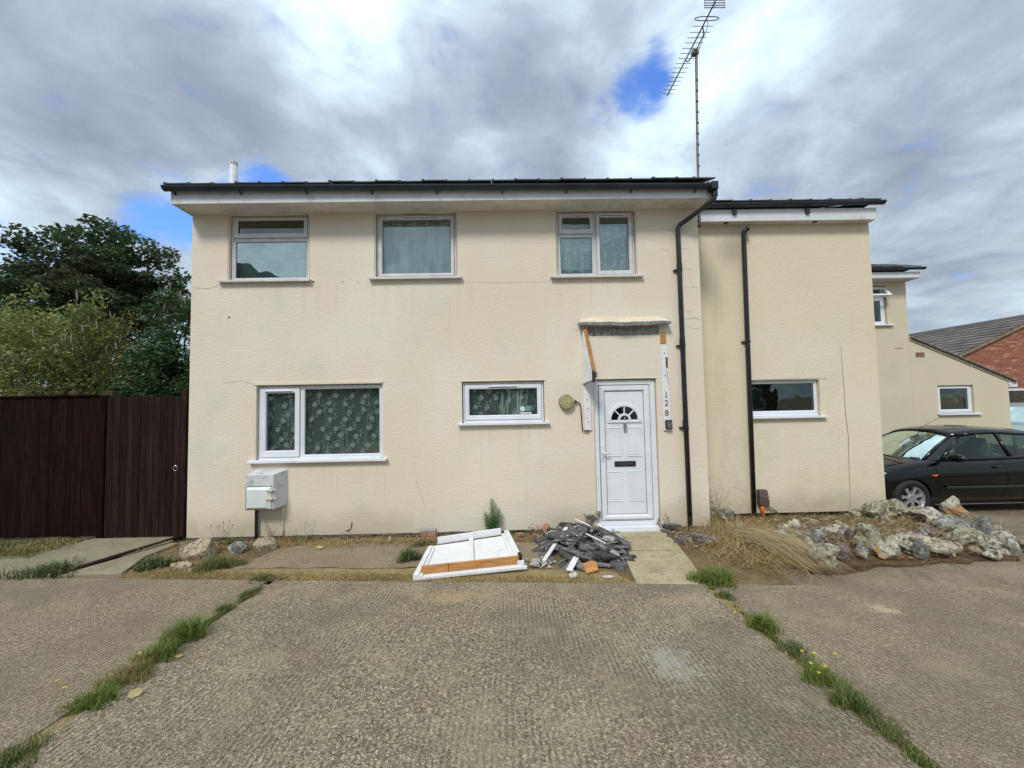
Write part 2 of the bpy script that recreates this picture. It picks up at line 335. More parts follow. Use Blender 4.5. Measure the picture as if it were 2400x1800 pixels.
def net(name, op, col):
    m, n, b, o = new_mat(name); b.inputs['Base Color'].default_value = c4(col); b.inputs['Roughness'].default_value = 0.9
    tl = n.add('ShaderNodeBsdfTranslucent'); tl.inputs[0].default_value = c4(col)
    m1 = n.add('ShaderNodeMixShader'); m1.inputs[0].default_value = 0.3; n.l.new(b.outputs[0], m1.inputs[1]); n.l.new(tl.outputs[0], m1.inputs[2])
    tr = n.add('ShaderNodeBsdfTransparent'); m2 = n.add('ShaderNodeMixShader'); m2.inputs[0].default_value = op
    n.l.new(tr.outputs[0], m2.inputs[1]); n.l.new(m1.outputs[0], m2.inputs[2]); n.l.new(m2.outputs[0], o.inputs[0]); return m
M['net'] = net('net_fabric', 0.48, (0.56, 0.66, 0.61)); M['lace'] = net('lace_embroidery', 0.92, (0.88, 0.95, 0.90))
M['net_up'] = net('pale_net_fabric', 0.72, (0.56, 0.74, 0.72)); M['curtain'] = net('pale_curtain_fabric', 1.0, (0.88, 0.94, 0.90))
M['lace_up'] = net('bright_lace', 1.0, (0.95, 0.98, 0.98))
M['blind'] = simple('roller_blind', (0.42, 0.50, 0.47), 0.8, 0.04, bmp=0.05)

def carpaint():
    m, n, b, o = new_mat('black_car_paint'); p = coords(n)
    b.inputs['Base Color'].default_value = (0.0015, 0.0018, 0.0025, 1); b.inputs['Roughness'].default_value = 0.16; b.inputs['Specular IOR Level'].default_value = 0.3
    b.inputs['Coat Weight'].default_value = 0.35; b.inputs['Coat Roughness'].default_value = 0.06
    return m
M['paint'] = carpaint()
M['silver'] = simple('silver_paint', (0.42, 0.47, 0.48), 0.3, 0.05, metal=0.5, bmp=0, coat=0.5)

def drive_mat(name, warm=0.0, white=None):
    m, n, b, o = new_mat(name); p = coords(n); sp = n.add('ShaderNodeSeparateXYZ', i_0=p)
    wp = n.vmath('ADD', p, n.vmath('MULTIPLY', n.vmath('SUBTRACT', n.noise(p, 30, 3, out=1), (.5, .5, .5)), (0.014, 0.014, 0)))
    v1 = n.add('ShaderNodeTexVoronoi', i_Vector=wp); v1.inputs['Scale'].default_value = 105
    v2 = n.add('ShaderNodeTexVoronoi', i_Vector=wp); v2.inputs['Scale'].default_value = 190
    sc = n.add('ShaderNodeSeparateColor', i_0=v1.outputs['Color']); sc2 = n.add('ShaderNodeSeparateColor', i_0=v2.outputs['Color'])
    agg = n.ramp(sc.outputs[0], [(0.0, (0.030, 0.025, 0.020)), (0.20, (0.085, 0.072, 0.054)), (0.42, (0.165, 0.142, 0.104)), (0.64, (0.29, 0.255, 0.182)), (0.82, (0.165, 0.110, 0.085)), (0.92, (0.46, 0.42, 0.32))], 'CONSTANT')
    fine = n.ramp(sc2.outputs[1], [(0.0, (0.09, 0.078, 0.062)), (0.5, (0.20, 0.174, 0.130)), (0.85, (0.30, 0.265, 0.20)), (1.0, (0.42, 0.39, 0.32))])
    c = n.mix(0.42, agg, fine)
    cl = n.noise(p, 44, 4, 0.8); c = n.mix(n.smooth(cl, 0.48, 0.62, 0, 0.80), c, (0.060, 0.050, 0.040, 1)); c = n.mix(n.smooth(n.noise(n.vmath('ADD', p, (7, 7, 0)), 46, 4, 0.75), 0.53, 0.65, 0, 0.60), c, (0.50, 0.45, 0.34, 1))
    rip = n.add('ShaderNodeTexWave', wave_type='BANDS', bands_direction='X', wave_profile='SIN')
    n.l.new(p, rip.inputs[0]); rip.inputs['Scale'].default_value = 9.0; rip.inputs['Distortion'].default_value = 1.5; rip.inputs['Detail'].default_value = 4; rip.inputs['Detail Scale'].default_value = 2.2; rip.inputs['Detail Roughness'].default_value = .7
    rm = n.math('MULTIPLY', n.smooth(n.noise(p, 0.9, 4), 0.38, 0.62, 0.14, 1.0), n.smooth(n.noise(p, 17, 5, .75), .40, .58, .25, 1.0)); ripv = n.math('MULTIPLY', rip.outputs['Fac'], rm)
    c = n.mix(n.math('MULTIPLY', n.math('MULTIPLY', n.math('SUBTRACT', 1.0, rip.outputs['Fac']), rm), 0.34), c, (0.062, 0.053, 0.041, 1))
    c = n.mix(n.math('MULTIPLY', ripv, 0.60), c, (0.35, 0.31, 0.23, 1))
    bl = n.noise(p, 0.8, 6, 0.65); c = n.mix(n.smooth(bl, 0.42, 0.64, 0, 0.50), c, (0.095, 0.083, 0.066, 1))
    c = n.mix(n.smooth(n.noise(n.vmath('ADD', p, (4, 9, 0)), 1.7, 5, 0.65), 0.50, 0.72, 0, 0.42), c, (0.31, 0.275, 0.20, 1))
    c = n.mix(n.smooth(n.noise(n.vmath('ADD', p, (14, 2, 0)), 2.3, 4, 0.65), 0.56, 0.74, 0, 0.30), c, (0.23, 0.155, 0.125, 1))
    if warm: c = n.mix(warm, c, (0.205, 0.165, 0.125, 1))
    chips = n.math('MULTIPLY', n.smooth(n.vor(p, 26, out='Distance'), 0.12, 0.06), n.smooth(n.noise(p, 9, 2), 0.60, 0.66))
    c = n.mix(n.math('MULTIPLY', chips, 0.75), c, (0.62, 0.60, 0.55, 1))
    dk = n.math('MULTIPLY', n.smooth(n.vor(n.vmath('ADD', p, (3.3, 1.1, 0)), 14), 0.10, 0.04), n.smooth(n.noise(p, 5, 2), 0.55, 0.62))
    c = n.mix(n.math('MULTIPLY', dk, 0.7), c, (0.03, 0.025, 0.022, 1))
    for (x, y, rx, ry, cc, kk) in (white or []):
        q = n.vmath('MULTIPLY', n.vmath('SUBTRACT', p, (x, y, 0)), (1/rx, 1/ry, 0))
        dd = n.math('ADD', n.vmath('LENGTH', q, out=1), n.math('MULTIPLY', n.math('SUBTRACT', n.noise(p, 14, 7, .8), .5), 4.5))
        c = n.mix(n.math('MULTIPLY', n.smooth(dd, 1.1, 0.35), kk), c, c4(cc))
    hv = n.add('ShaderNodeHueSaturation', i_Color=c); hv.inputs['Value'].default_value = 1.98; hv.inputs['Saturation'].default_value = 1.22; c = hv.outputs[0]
    n.l.new(c, b.inputs['Base Color']); b.inputs['Roughness'].default_value = 0.9; b.inputs['Specular IOR Level'].default_value = 0.2
    h = n.math('ADD', n.math('MULTIPLY', ripv, 0.9), n.math('ADD', n.math('MULTIPLY', v1.outputs['Distance'], -0.9), n.math('MULTIPLY', n.noise(p, 240, 3), 0.5)))
    h = n.math('ADD', h, n.math('MULTIPLY', cl, -2.2)); bump(n, b, h, 1.0, 0.013); return m
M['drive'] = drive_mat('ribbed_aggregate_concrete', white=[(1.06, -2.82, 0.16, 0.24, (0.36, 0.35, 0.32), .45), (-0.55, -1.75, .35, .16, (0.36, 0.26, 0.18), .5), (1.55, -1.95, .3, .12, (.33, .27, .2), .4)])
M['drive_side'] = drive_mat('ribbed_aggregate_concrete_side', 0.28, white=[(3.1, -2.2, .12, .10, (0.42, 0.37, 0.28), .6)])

def ground_mat(name, c1, c2, c3, speck=(0.3, 0.28, 0.22), sc=1.0, bm=0.6):
    m, n, b, o = new_mat(name); p = coords(n)
    c = n.mix(n.smooth(n.noise(p, 1.3*sc, 6, .65), 0.35, 0.65), c4(c1), c4(c2))
    c = n.mix(n.smooth(n.noise(n.vmath('ADD', p, (5, 5, 5)), 3.1*sc, 6, .7), 0.48, 0.70), c, c4(c3))
    v = n.vor(p, 130, out='Color'); g = n.add('ShaderNodeSeparateColor', i_0=v)
    c = n.mix(n.smooth(g.outputs[0], 0.5, 1.0, 0, 0.55), c, c4(speck))
    c = n.mix(n.smooth(g.outputs[1], 0.6, 1.0, 0, 0.45), c, c4(tuple(x*.4 for x in c1)))
    n.l.new(c, b.inputs['Base Color']); b.inputs['Roughness'].default_value = 0.93; b.inputs['Specular IOR Level'].default_value = 0.2
    bump(n, b, n.math('ADD', n.noise(p, 60, 5, .7), n.math('MULTIPLY', n.noise(p, 9, 4), 1.5)), bm, 0.012); return m
M['yard'] = ground_mat('brown_stained_concrete', (0.19, 0.15, 0.10), (0.26, 0.215, 0.150), (0.14, 0.112, 0.078), (0.32, 0.27, 0.20))
M['apron'] = ground_mat('worn_dirty_concrete', (0.22, 0.165, 0.105), (0.285, 0.225, 0.150), (0.17, 0.125, 0.082), (0.42, 0.36, 0.26))
M['pathm'] = ground_mat('pale_path_concrete', (0.36, 0.30, 0.185), (0.46, 0.395, 0.265), (0.26, 0.22, 0.145), (0.55, 0.49, 0.36), 1.6)
M['gatepath'] = ground_mat('smooth_path_concrete', (0.24, 0.21, 0.135), (0.32, 0.28, 0.19), (0.185, 0.175, 0.115), (0.36, 0.32, 0.24), 1.0, 0.25)
M['soil'] = ground_mat('soil_and_thatch', (0.135, 0.092, 0.052), (0.215, 0.155, 0.082), (0.065, 0.040, 0.026), (0.30, 0.22, 0.12), 1.8, 1.0)
M['bedsoil'] = ground_mat('dark_thatch_soil', (0.075, 0.045, 0.028), (0.15, 0.095, 0.048), (0.04, 0.026, 0.018), (0.25, 0.17, 0.085), 2.6, 1.0)
M['strawsoil'] = ground_mat('straw_littered_soil', (0.27, 0.20, 0.105), (0.35, 0.27, 0.14), (0.18, 0.14, 0.08), (0.48, 0.37, 0.19), 3.0, 1.0)
M['road'] = ground_mat('grey_tarmac', (0.085, 0.082, 0.078), (0.11, 0.105, 0.10), (0.07, 0.067, 0.062))

def stone_mat(name, a, b_, crust, orange=None):
    m, n, b, o = new_mat(name); p = coords(n)
    oi = n.add('ShaderNodeObjectInfo').outputs['Random']; off = n.add('ShaderNodeCombineXYZ', i_0=n.math('MULTIPLY', oi, 31.0), i_1=n.math('MULTIPLY', oi, 17.0)).outputs[0]
    q = n.vmath('ADD', p, off)
    c = n.mix(n.smooth(n.noise(q, 9, 6, .65), .38, .62), c4(a), c4(b_))
    c = n.mix(n.smooth(n.noise(n.vmath('ADD', q, (4, 4, 4)), 14, 6, .7), .50, .60, 0, .9), c, c4(crust))
    c = n.mix(n.smooth(n.noise(n.vmath('ADD', q, (8, 1, 4)), 22, 5, .7), .50, .60, 0, .80), c, (0.055, 0.050, 0.040, 1))
    if orange: c = n.mix(n.smooth(n.noise(n.vmath('ADD', q, (1, 7, 4)), 5, 3), .48, .56, 0, .85), c, c4(orange))
    n.l.new(c, b.inputs['Base Color']); b.inputs['Roughness'].default_value = .8
    bump(n, b, n.noise(q, 35, 5, .7), .9, .02); return m
M['st_moss'] = stone_mat('mossy_flint', (0.23, 0.22, 0.13), (0.35, 0.325, 0.225), (0.50, 0.475, 0.38))
M['st_grey'] = stone_mat('grey_flint', (0.13, 0.13, 0.12), (0.25, 0.245, 0.225), (0.46, 0.45, 0.41))
M['st_white'] = stone_mat('white_crusted_flint', (0.42, 0.40, 0.33), (0.60, 0.575, 0.50), (0.20, 0.18, 0.13))
M['st_tan'] = stone_mat('tan_flint', (0.30, 0.235, 0.145), (0.42, 0.36, 0.26), (0.50, 0.46, 0.36))
M['st_brown'] = stone_mat('brown_flint', (0.13, 0.085, 0.072), (0.21, 0.15, 0.13), (0.30, 0.26, 0.23))
M['st_orange'] = stone_mat('orange_stained_flint', (0.38, 0.355, 0.28), (0.50, 0.47, 0.38), (0.27, 0.25, 0.18), (0.34, 0.18, 0.06))
M['st_sand'] = stone_mat('sandstone', (0.38, 0.31, 0.20), (0.47, 0.40, 0.27), (0.33, 0.28, 0.19))

M['grass'] = leafmat('green_grass', [(0.075, 0.120, 0.018), (0.125, 0.185, 0.032), (0.185, 0.245, 0.050), (0.31, 0.29, 0.11)], .5, .3)
M['grass_dark'] = leafmat('dark_green_grass', [(0.055, 0.090, 0.018), (0.090, 0.135, 0.030), (0.145, 0.175, 0.050), (0.26, 0.21, 0.09)], .5, .25)
M['greyweed'] = leafmat('grey_green_weed', [(0.065, 0.090, 0.035), (0.115, 0.145, 0.062), (0.185, 0.205, 0.105)], .8, .2, .08)
M['straw'] = leafmat('dry_straw', [(0.20, 0.125, 0.050), (0.38, 0.26, 0.105), (0.50, 0.37, 0.175), (0.60, 0.48, 0.27)], .7, .2)
M['strawpale'] = leafmat('pale_straw', [(0.34, 0.235, 0.11), (0.52, 0.41, 0.235), (0.64, 0.54, 0.36)], .7, .2)
M['mixgrass'] = leafmat('half_dry_grass', [(0.10, 0.125, 0.035), (0.22, 0.20, 0.070), (0.36, 0.27, 0.11), (0.15, 0.17, 0.05)], .7, .2)
M['lily'] = leafmat('fresh_green_leaf', [(0.075, 0.175, 0.030), (0.115, 0.245, 0.050), (0.15, 0.29, 0.075)], .5, .3)
M['tree'] = leafmat('dark_tree_leaf', [(0.036, 0.075, 0.034), (0.058, 0.115, 0.050), (0.092, 0.160, 0.068), (0.115, 0.125, 0.060)], .6, .3, .12, big=(0.42, (0.080, 0.085, 0.045)))
M['hedge_yellow'] = leafmat('yellow_green_leaf', [(0.115, 0.150, 0.040), (0.20, 0.245, 0.070), (0.30, 0.325, 0.12), (0.37, 0.33, 0.11)], .6, .3)
M['hedge_mid'] = leafmat('olive_leaf', [(0.055, 0.082, 0.026), (0.100, 0.130, 0.040), (0.16, 0.175, 0.055), (0.32, 0.25, 0.045)], .6, .3)
M['hedge_dark'] = leafmat('dark_shrub_leaf', [(0.032, 0.068, 0.026), (0.058, 0.112, 0.042), (0.092, 0.155, 0.062)], .5, .25)
M['spike'] = leafmat('faded_flower_spike', [(0.16, 0.14, 0.085), (0.24, 0.22, 0.15), (0.30, 0.28, 0.22)], .8, .1)
M['yellowfl'] = leafmat('yellow_petal', [(0.80, 0.60, 0.03), (0.85, 0.68, 0.05)], .6, .2)

def brick_bits(name, cols, objr=False):
    m, n, b, o = new_mat(name); p = coords(n)
    ri = n.add('ShaderNodeObjectInfo').outputs['Random'] if objr else n.add('ShaderNodeNewGeometry').outputs['Random Per Island']
    c = n.ramp(ri, [(i/(len(cols)-1), q) for i, q in enumerate(cols)])
    c = n.mix(n.smooth(n.noise(p, 30, 5, .7), .5, .8, 0, .4), c, c4(tuple(x*.5 for x in cols[0])))
    n.l.new(c, b.inputs['Base Color']); b.inputs['Roughness'].default_value = .9; bump(n, b, n.noise(p, 90, 3), .4, .004); return m
M['brick'] = brick_bits('red_brick', [(0.25, 0.085, 0.05), (0.30, 0.105, 0.065), (0.36, 0.135, 0.085), (0.27, 0.10, 0.07), (0.50, 0.26, 0.18)])
M['plinthbrick'] = brick_bits('dirty_plinth_brick', [(0.045, 0.04, 0.036), (0.08, 0.062, 0.05), (0.11, 0.095, 0.08)], True)
M['joint'] = simple('brick_mortar', (0.22, 0.17, 0.14), .95, .2)
M['rooftile_far'] = brick_bits('brown_grey_roof_tile', [(0.105, 0.092, 0.084), (0.14, 0.125, 0.115), (0.185, 0.165, 0.15)])

# ------------------------------------------------------------------ ground
def sm(a, b, x): t_ = min(1, max(0, (x-a)/(b-a))); return t_*t_*(3-2*t_)
def edge_y(x): return -1.48 - 0.082*x if x > -5.7 else -1.48+0.082*5.7
def base_z(x, y):
    z = -0.22*sm(-1.0, 0.9, y)*sm(5.6, 6.6, x)
    if y < edge_y(x): z = min(-y*0.05-0.04, 0.30)
    return z
def sheet(name, mat, xs, ys, fz, label=None, parent=None, jitter=0):
    vs = [(x, y, fz(x, y)) for y in ys for x in xs]; nx = len(xs)
    fs = [(j*nx+i, j*nx+i+1, (j+1)*nx+i+1, (j+1)*nx+i) for j in range(len(ys)-1) for i in range(nx-1)]
    me = bpy.data.meshes.new(name); me.from_pydata(vs, [], fs); me.materials.append(mat)
    o = link(name, me, parent); tag(o, label, kind='structure'); return o
lin = lambda a, b, n: [a+(b-a)*i/n for i in range(n+1)]
sheet('ground', M['yard'], [-300, -60, -14]+lin(-9, 14, 46)+[30, 80, 300], [-300, -60, -20, -12]+lin(-9, 12, 60)+[30, 80, 300],
      lambda x, y: (base_z(x, y)-0.10 if y < edge_y(x)+.5 and -9.1 < x < 14 else base_z(x, y)-0.012), 'brown stained concrete yard running round the houses')
sheet('road', M['road'], [-60, 60], [-12.5, -8.6], lambda x, y: 0.24)
def slab(name, x0, x1, mat, label):
    m = MB(); n = 24
    for s_ in (0,):
        xs = lin(x0, x1, n); top = []; bot = []
        far = [(x, edge_y(x)) for x in xs]
        ys = [None, -2.6, -4.2, -6.2, -8.59]
        grid = []
        for r_, yv in enumerate(ys):
            grid.append([(x, (edge_y(x) if yv is None else yv), 0) for x in xs])
        vs = [(x, y, -0.05*y-0.04) for row in grid for (x, y, _) in row]; nx = n+1
        fs = [(r_*nx+i, r_*nx+i+1, (r_+1)*nx+i+1, (r_+1)*nx+i) for r_ in range(len(ys)-1) for i in range(n)]
        o0 = len(vs)
        # rounded arris and vertical face at the far edge
        vs += [(x, y+0.012, -0.05*y-0.048) for (x, y) in far] + [(x, y+0.016, -0.14) for (x, y) in far]
        fs += [(i, i+1, o0+i+1, o0+i) for i in range(n)] + [(o0+i, o0+i+1, o0+nx+i+1, o0+nx+i) for i in range(n)]
        # sides
        for c_ in (0, n):
            k = len(vs); ss = [grid[r_][c_] for r_ in range(len(ys))]
            vs += [(x+(-.006 if c_ == 0 else .006), y, -0.05*y-0.055) for (x, y, _) in ss] + [(x+(-.008 if c_ == 0 else .008), y, -0.05*y-0.16) for (x, y, _) in ss]
            for r_ in range(len(ys)-1):
                fs += [(r_*nx+c_, (r_+1)*nx+c_, k+r_+1, k+r_), (k+r_, k+r_+1, k+len(ys)+r_+1, k+len(ys)+r_)]
        m.add(vs, fs)
    o = m.build(name, mat); tag(o, label, kind='structure'); return o
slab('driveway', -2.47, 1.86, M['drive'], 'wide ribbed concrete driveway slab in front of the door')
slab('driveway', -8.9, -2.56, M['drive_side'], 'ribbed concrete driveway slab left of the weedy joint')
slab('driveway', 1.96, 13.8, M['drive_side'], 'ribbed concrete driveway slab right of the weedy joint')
m = MB(); m.box(-2.57, -2.46, -8.6, -1.25, -.3, -.2); 
def jz(y): return -0.05*y-0.050
for (xa, xb) in ((-2.565, -2.465), (1.855, 1.965)):
    ys_ = lin(-1.35 if xa < 0 else -1.66, -8.6, 30)
    m.add([(x, y, jz(y)+random.uniform(-.006, .006)) for y in ys_ for x in (xa, xb)], [(2*i, 2*i+1, 2*i+3, 2*i+2) for i in range(30)])
tag(m.build('joint_soil', M['strawsoil'], fix=False), 'soil filling the joints between driveway slabs', kind='structure')

def patch(name, poly, z, mat, label, thick=0.0, kind='structure', sub=None):
    m_ = MB(); zf = z if callable(z) else (lambda x, y: z)
    n = len(poly); cx = sum(p[0] for p in poly)/n; cy = sum(p[1] for p in poly)/n
    vs = [(x, y, zf(x, y)) for x, y in poly]; 
    fs = [tuple(range(n))]
    if thick:
        vs += [(x, y, zf(x, y)-thick) for x, y in poly]; fs += [(i, (i+1) % n, (i+1) % n+n, i+n) for i in range(n)]
    m_.add(vs, fs); o = m_.build(name, mat); return tag(o, label, kind=kind)
def rough_poly(pts, n=6, amp=.03, closed=True):
    out = []
    for i in range(len(pts)):
        a, b_ = Vector(pts[i]), Vector(pts[(i+1) % len(pts)])
        for k in range(n):
            q = a.lerp(b_, k/n); out.append((q.x+random.uniform(-amp, amp), q.y+random.uniform(-amp, amp)))
    return out
# strip between drive and house: soil, straw verge, worn concrete apron, door path, gate path
patch('flower_bed', rough_poly([(-4.5, -1.03), (-4.45, .12), (2.8, .12), (2.8, -1.70), (1.9, -1.62), (0, -1.47), (-2.7, -1.25)], 8, .008), 0.004, M['soil'], 'narrow strip of soil along the foot of the house wall')
patch('verge', rough_poly([(-4.35, -1.11), (-3.6, -.95), (-2.9, -.93), (-1.2, -1.03), (-.6, -1.0), (1.1, -1.25), (1.28, -1.57), (0, -1.468), (-2.7, -1.245)], 9, .012), 0.010, M['strawsoil'], 'dry straw coloured verge along the far edge of the driveway')
patch('apron', rough_poly([(-3.15, -.93), (-2.98, -.40), (-2.6, -.16), (-1.25, -.30), (-.25, -.28), (.35, -.35), (.5, -.9), (-.6, -1.0), (-1.3, -1.02)], 7, .02), 0.016, M['apron'], 'worn brown concrete patch under the big window')
patch('door_path', [(1.44, -.02), (2.13, -.02), (2.10, -.55), (1.93, -1.618), (1.25, -1.562), (1.34, -.75)], lambda x, y: 0.030+.0*y, M['pathm'], 'pale concrete path leading to the white front door', .04)
patch('door_path', [(1.345, -.735), (2.07, -.745), (2.066, -.755), (1.341, -.745)], 0.0315, M['soil'], 'thin joint across the door path')
patch('gate_path', [(-5.80, .10), (-4.64, .10), (-4.60, -.10), (-5.02, -1.035), (-5.12, -1.035), (-7.6, -1.035), (-7.6, -.62), (-6.10, -.42)], lambda x, y: 0.03+0.02*sm(-1, .2, y), M['gatepath'], 'smooth concrete path sloping up to the brown gate', .06)
patch('gate_path', [(-4.56, -.10), (-4.46, -.10), (-4.50, -.55), (-4.30, -1.05), (-4.98, -1.05)], 0.034, M['gatepath'], 'wedge of smooth concrete right of the brown edging strip', .06)
m = MB(); m.add([(-4.66, .12, .060), (-4.575, .12, .060), (-4.965, -1.035, .042), (-5.08, -1.035, .042), (-4.66, .12, 0), (-4.575, .12, 0), (-4.965, -1.035, 0), (-5.08, -1.035, 0)], [(0,1,2,3),(0,4,5,1),(1,5,6,2),(2,6,7,3),(3,7,4,0),(4,7,6,5)])
tag(m.build('edging_strip', wood('edging_brown', (0.045, .022, .018), (.02, .01, .009), 1, axis=1)), 'dark brown timber edging strip let into the path by the gate', 'edging')
patch('grass_verge', rough_poly([(-5.86, .14), (-6.05, -.30), (-6.35, -.50), (-7.8, -.70), (-9, -.7), (-9, .14)], 6, .02), 0.035, M['soil'], 'weedy soil at the foot of the dark fence')
patch('rockery_bed', rough_poly([(2.82, .54), (2.78, -1.05), (3.3, -1.22), (4.3, -1.24), (5.6, -1.15), (6.35, -.75), (6.7, .2), (6.35, .9), (5.9, .6), (5.8, .54)], 6, .04), lambda x, y: 0.014 - .05*sm(5.8, 6.6, x), M['bedsoil'], 'low bed of soil and dead thatch under the rockery', .25)

# ------------------------------------------------------------------ walls with openings
def wall_mesh(x0, x1, z0, z1, holes, y, th, top=None):
    """vertical wall in the xz plane with rectangular openings; th = thickness behind the face"""
    m_ = MB(); xs = sorted({x0, x1, *[h[0] for h in holes], *[h[1] for h in holes]}); zs = sorted({z0, z1, *[h[2] for h in holes], *[h[3] for h in holes]})
    for i in range(len(xs)-1):
        for j in range(len(zs)-1):
            cx, cz = (xs[i]+xs[i+1])/2, (zs[j]+zs[j+1])/2
            if any(h[0] < cx < h[1] and h[2] < cz < h[3] for h in holes): continue
            m_.add([(xs[i], y, zs[j]), (xs[i+1], y, zs[j]), (xs[i+1], y, zs[j+1]), (xs[i], y, zs[j+1])], [(0, 1, 2, 3)])
    for (a, b_, c_, e) in holes:
        q = [(a, c_), (b_, c_), (b_, e), (a, e)]
        for k in range(4):
            (p1, r1), (p2, r2) = q[k], q[(k+1) % 4]
            m_.add([(p1, y, r1), (p2, y, r2), (p2, y+th, r2), (p1, y+th, r1)], [(0, 1, 2, 3)])
    return m_

house = thing('cream_house', 'cream rendered two storey house with white door number 128', 'house')
HOLES = [(-3.93, -2.80, 3.625, 4.598), (-1.85, -.69, 3.635, 4.598), (.755, 1.90, 3.62, 4.598), (-3.52, -1.755, 1.09, 2.14), (-.64, .525, 1.555, 2.14), (1.22, 2.12, .06, 2.14)]
m = wall_mesh(-4.45, 2.81, .065, 4.61, HOLES, 0.0, 0.10)
m.add([(-4.45, 0, .04), (-4.45, 7.5, .04), (-4.45, 7.5, 4.61), (-4.45, 0, 4.61)], [(0, 1, 2, 3)])
m.add([(2.81, 0, .065), (2.81, 7.5, .065), (2.81, 7.5, 4.61), (2.81, 0, 4.61)], [(0, 1, 2, 3)])
m.add([(-4.45, 7.5, .065), (2.81, 7.5, .065), (2.81, 7.5, 4.61), (-4.45, 7.5, 4.61)], [(0, 1, 2, 3)])
m.add([(-4.45, 0, .065), (2.81, 0, .065), (2.81, .06, .065), (-4.45, .06, .065)], [(0, 1, 2, 3)])
m.build('wall', M['render'], house, fix=False)
# rooms behind the glass
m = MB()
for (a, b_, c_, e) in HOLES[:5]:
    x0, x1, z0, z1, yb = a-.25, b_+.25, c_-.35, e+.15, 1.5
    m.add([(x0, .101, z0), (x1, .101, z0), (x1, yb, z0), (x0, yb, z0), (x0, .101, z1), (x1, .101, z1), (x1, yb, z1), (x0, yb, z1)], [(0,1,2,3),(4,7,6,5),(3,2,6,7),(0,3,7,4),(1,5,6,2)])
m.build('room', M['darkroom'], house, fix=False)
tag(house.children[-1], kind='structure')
# little render details: raised band above windows, hole, crack lines
m = MB(); m.box(-3.56, -1.745, -.010, .0, 2.145, 2.185); m.box(-.66, .55, -.008, 0, 2.145, 2.160); m.box(1.20, 2.14, -.008, 0, 2.145, 2.158)
m.build('render_band', M['render'], house, bevel=.003)['kind'] = 'stuff'
m = MB(); m.tube([(-3.913, .004, 3.116), (-3.913, -.003, 3.116)], .013, 10)
for (x, z, r_) in ((-2.73, 3.61, .016), (-2.32, 3.60, .008), (-2.10, 3.60, .008), (.95, 3.55, .007), (-.85, 2.9, .006)): m.tube([(x, .004, z), (x, -.002, z)], r_, 8)
m.build('drill_hole', M['black'], house)['kind'] = 'stuff'
def crack(pts, wdt=.0025, name='crack', mat='crackm'):
    m_ = MB(); P = []
    for i in range(len(pts)-1):
        a, b_ = Vector(pts[i]), Vector(pts[i+1]); k = max(2, int((b_-a).length/.03))
        for j in range(k): q = a.lerp(b_, j/k); P.append((q.x+random.uniform(-.004, .004), q.y+random.uniform(-.006, .006)))
    P.append(pts[-1])
    for i in range(len(P)-1):
        (x, z), (x2, z2) = P[i], P[i+1]; t_ = wdt*(.4+.6*math.sin(math.pi*(i+.5)/len(P)))
        nx_, nz_ = -(z2-z), (x2-x); L_ = math.hypot(nx_, nz_) or 1; nx_ /= L_; nz_ /= L_
        m_.add([(x-nx_*t_, -.0015, z-nz_*t_), (x2-nx_*t_, -.0015, z2-nz_*t_), (x2+nx_*t_, -.0015, z2+nz_*t_), (x+nx_*t_, -.0015, z+nz_*t_)], [(0, 1, 2, 3)])
    return m_
M['crackm'] = simple('hairline_crack', (0.26, 0.215, 0.155), .9, .2, bmp=0)
m = crack([(-4.45, 3.55), (-4.2, 3.53), (-4.06, 3.58)]); m2 = crack([(-4.0, 2.19), (-3.75, 2.21), (-3.55, 2.17)], .0018); m.add(m2.v, m2.f)
m2 = crack([(-.58, 3.58), (-.1, 3.55), (.3, 3.56), (.62, 3.56)], .0014); m.add(m2.v, m2.f)
m2 = crack([(-1.30, .78), (-1.22, .55), (-1.18, .40)], .0016); m.add(m2.v, m2.f)
for (x, z) in ((2.56, 4.02), (2.62, 3.72), (2.68, 3.45), (2.60, 3.10), (2.70, 2.85), (2.64, 4.2), (2.3, 4.0), (2.35, 4.3)):
    m2 = crack([(x-.09, z+.01), (x, z), (x+.10, z-.015)], .0013); m.add(m2.v, m2.f)
m2 = crack([(2.55, 2.98), (2.70, 3.0), (2.80, 2.97)], .003); m.add(m2.v, m2.f)
# window surround cracks
for (a, b_, c_, e) in HOLES[:3]:
    m2 = crack([(a-.012, c_-.02), (a-.014, e-.02)], .003); m.add(m2.v, m2.f)
    m2 = crack([(b_+.012, c_-.02), (b_+.010, e-.02)], .002); m.add(m2.v, m2.f)
m.build('crack', M['crackm'], house, fix=False)['kind'] = 'stuff'
# plinth bricks, each one laid
m = MB(); m.box(-4.42, 2.79, .022, .06, -.05, .064); m.build('plinth', M['joint'], house)
bm_ = MB(); bm_.box(0, .205, 0, .03, 0, .052); pb = None
x = -4.38; i = 0
while x < 2.55:
    if not (1.12 < x+.1 < 2.05):
        if pb is None: o = bm_.build('brick', M['plinthbrick'], house, bevel=.004); pb = o
        else: o = pb.copy(); C.objects.link(o); o.parent = house
        o.location = (x, .002+random.uniform(-.004, .004), .004+random.uniform(-.004, .002)); o.rotation_euler = (0, 0, random.uniform(-.03, .03))
    x += .217
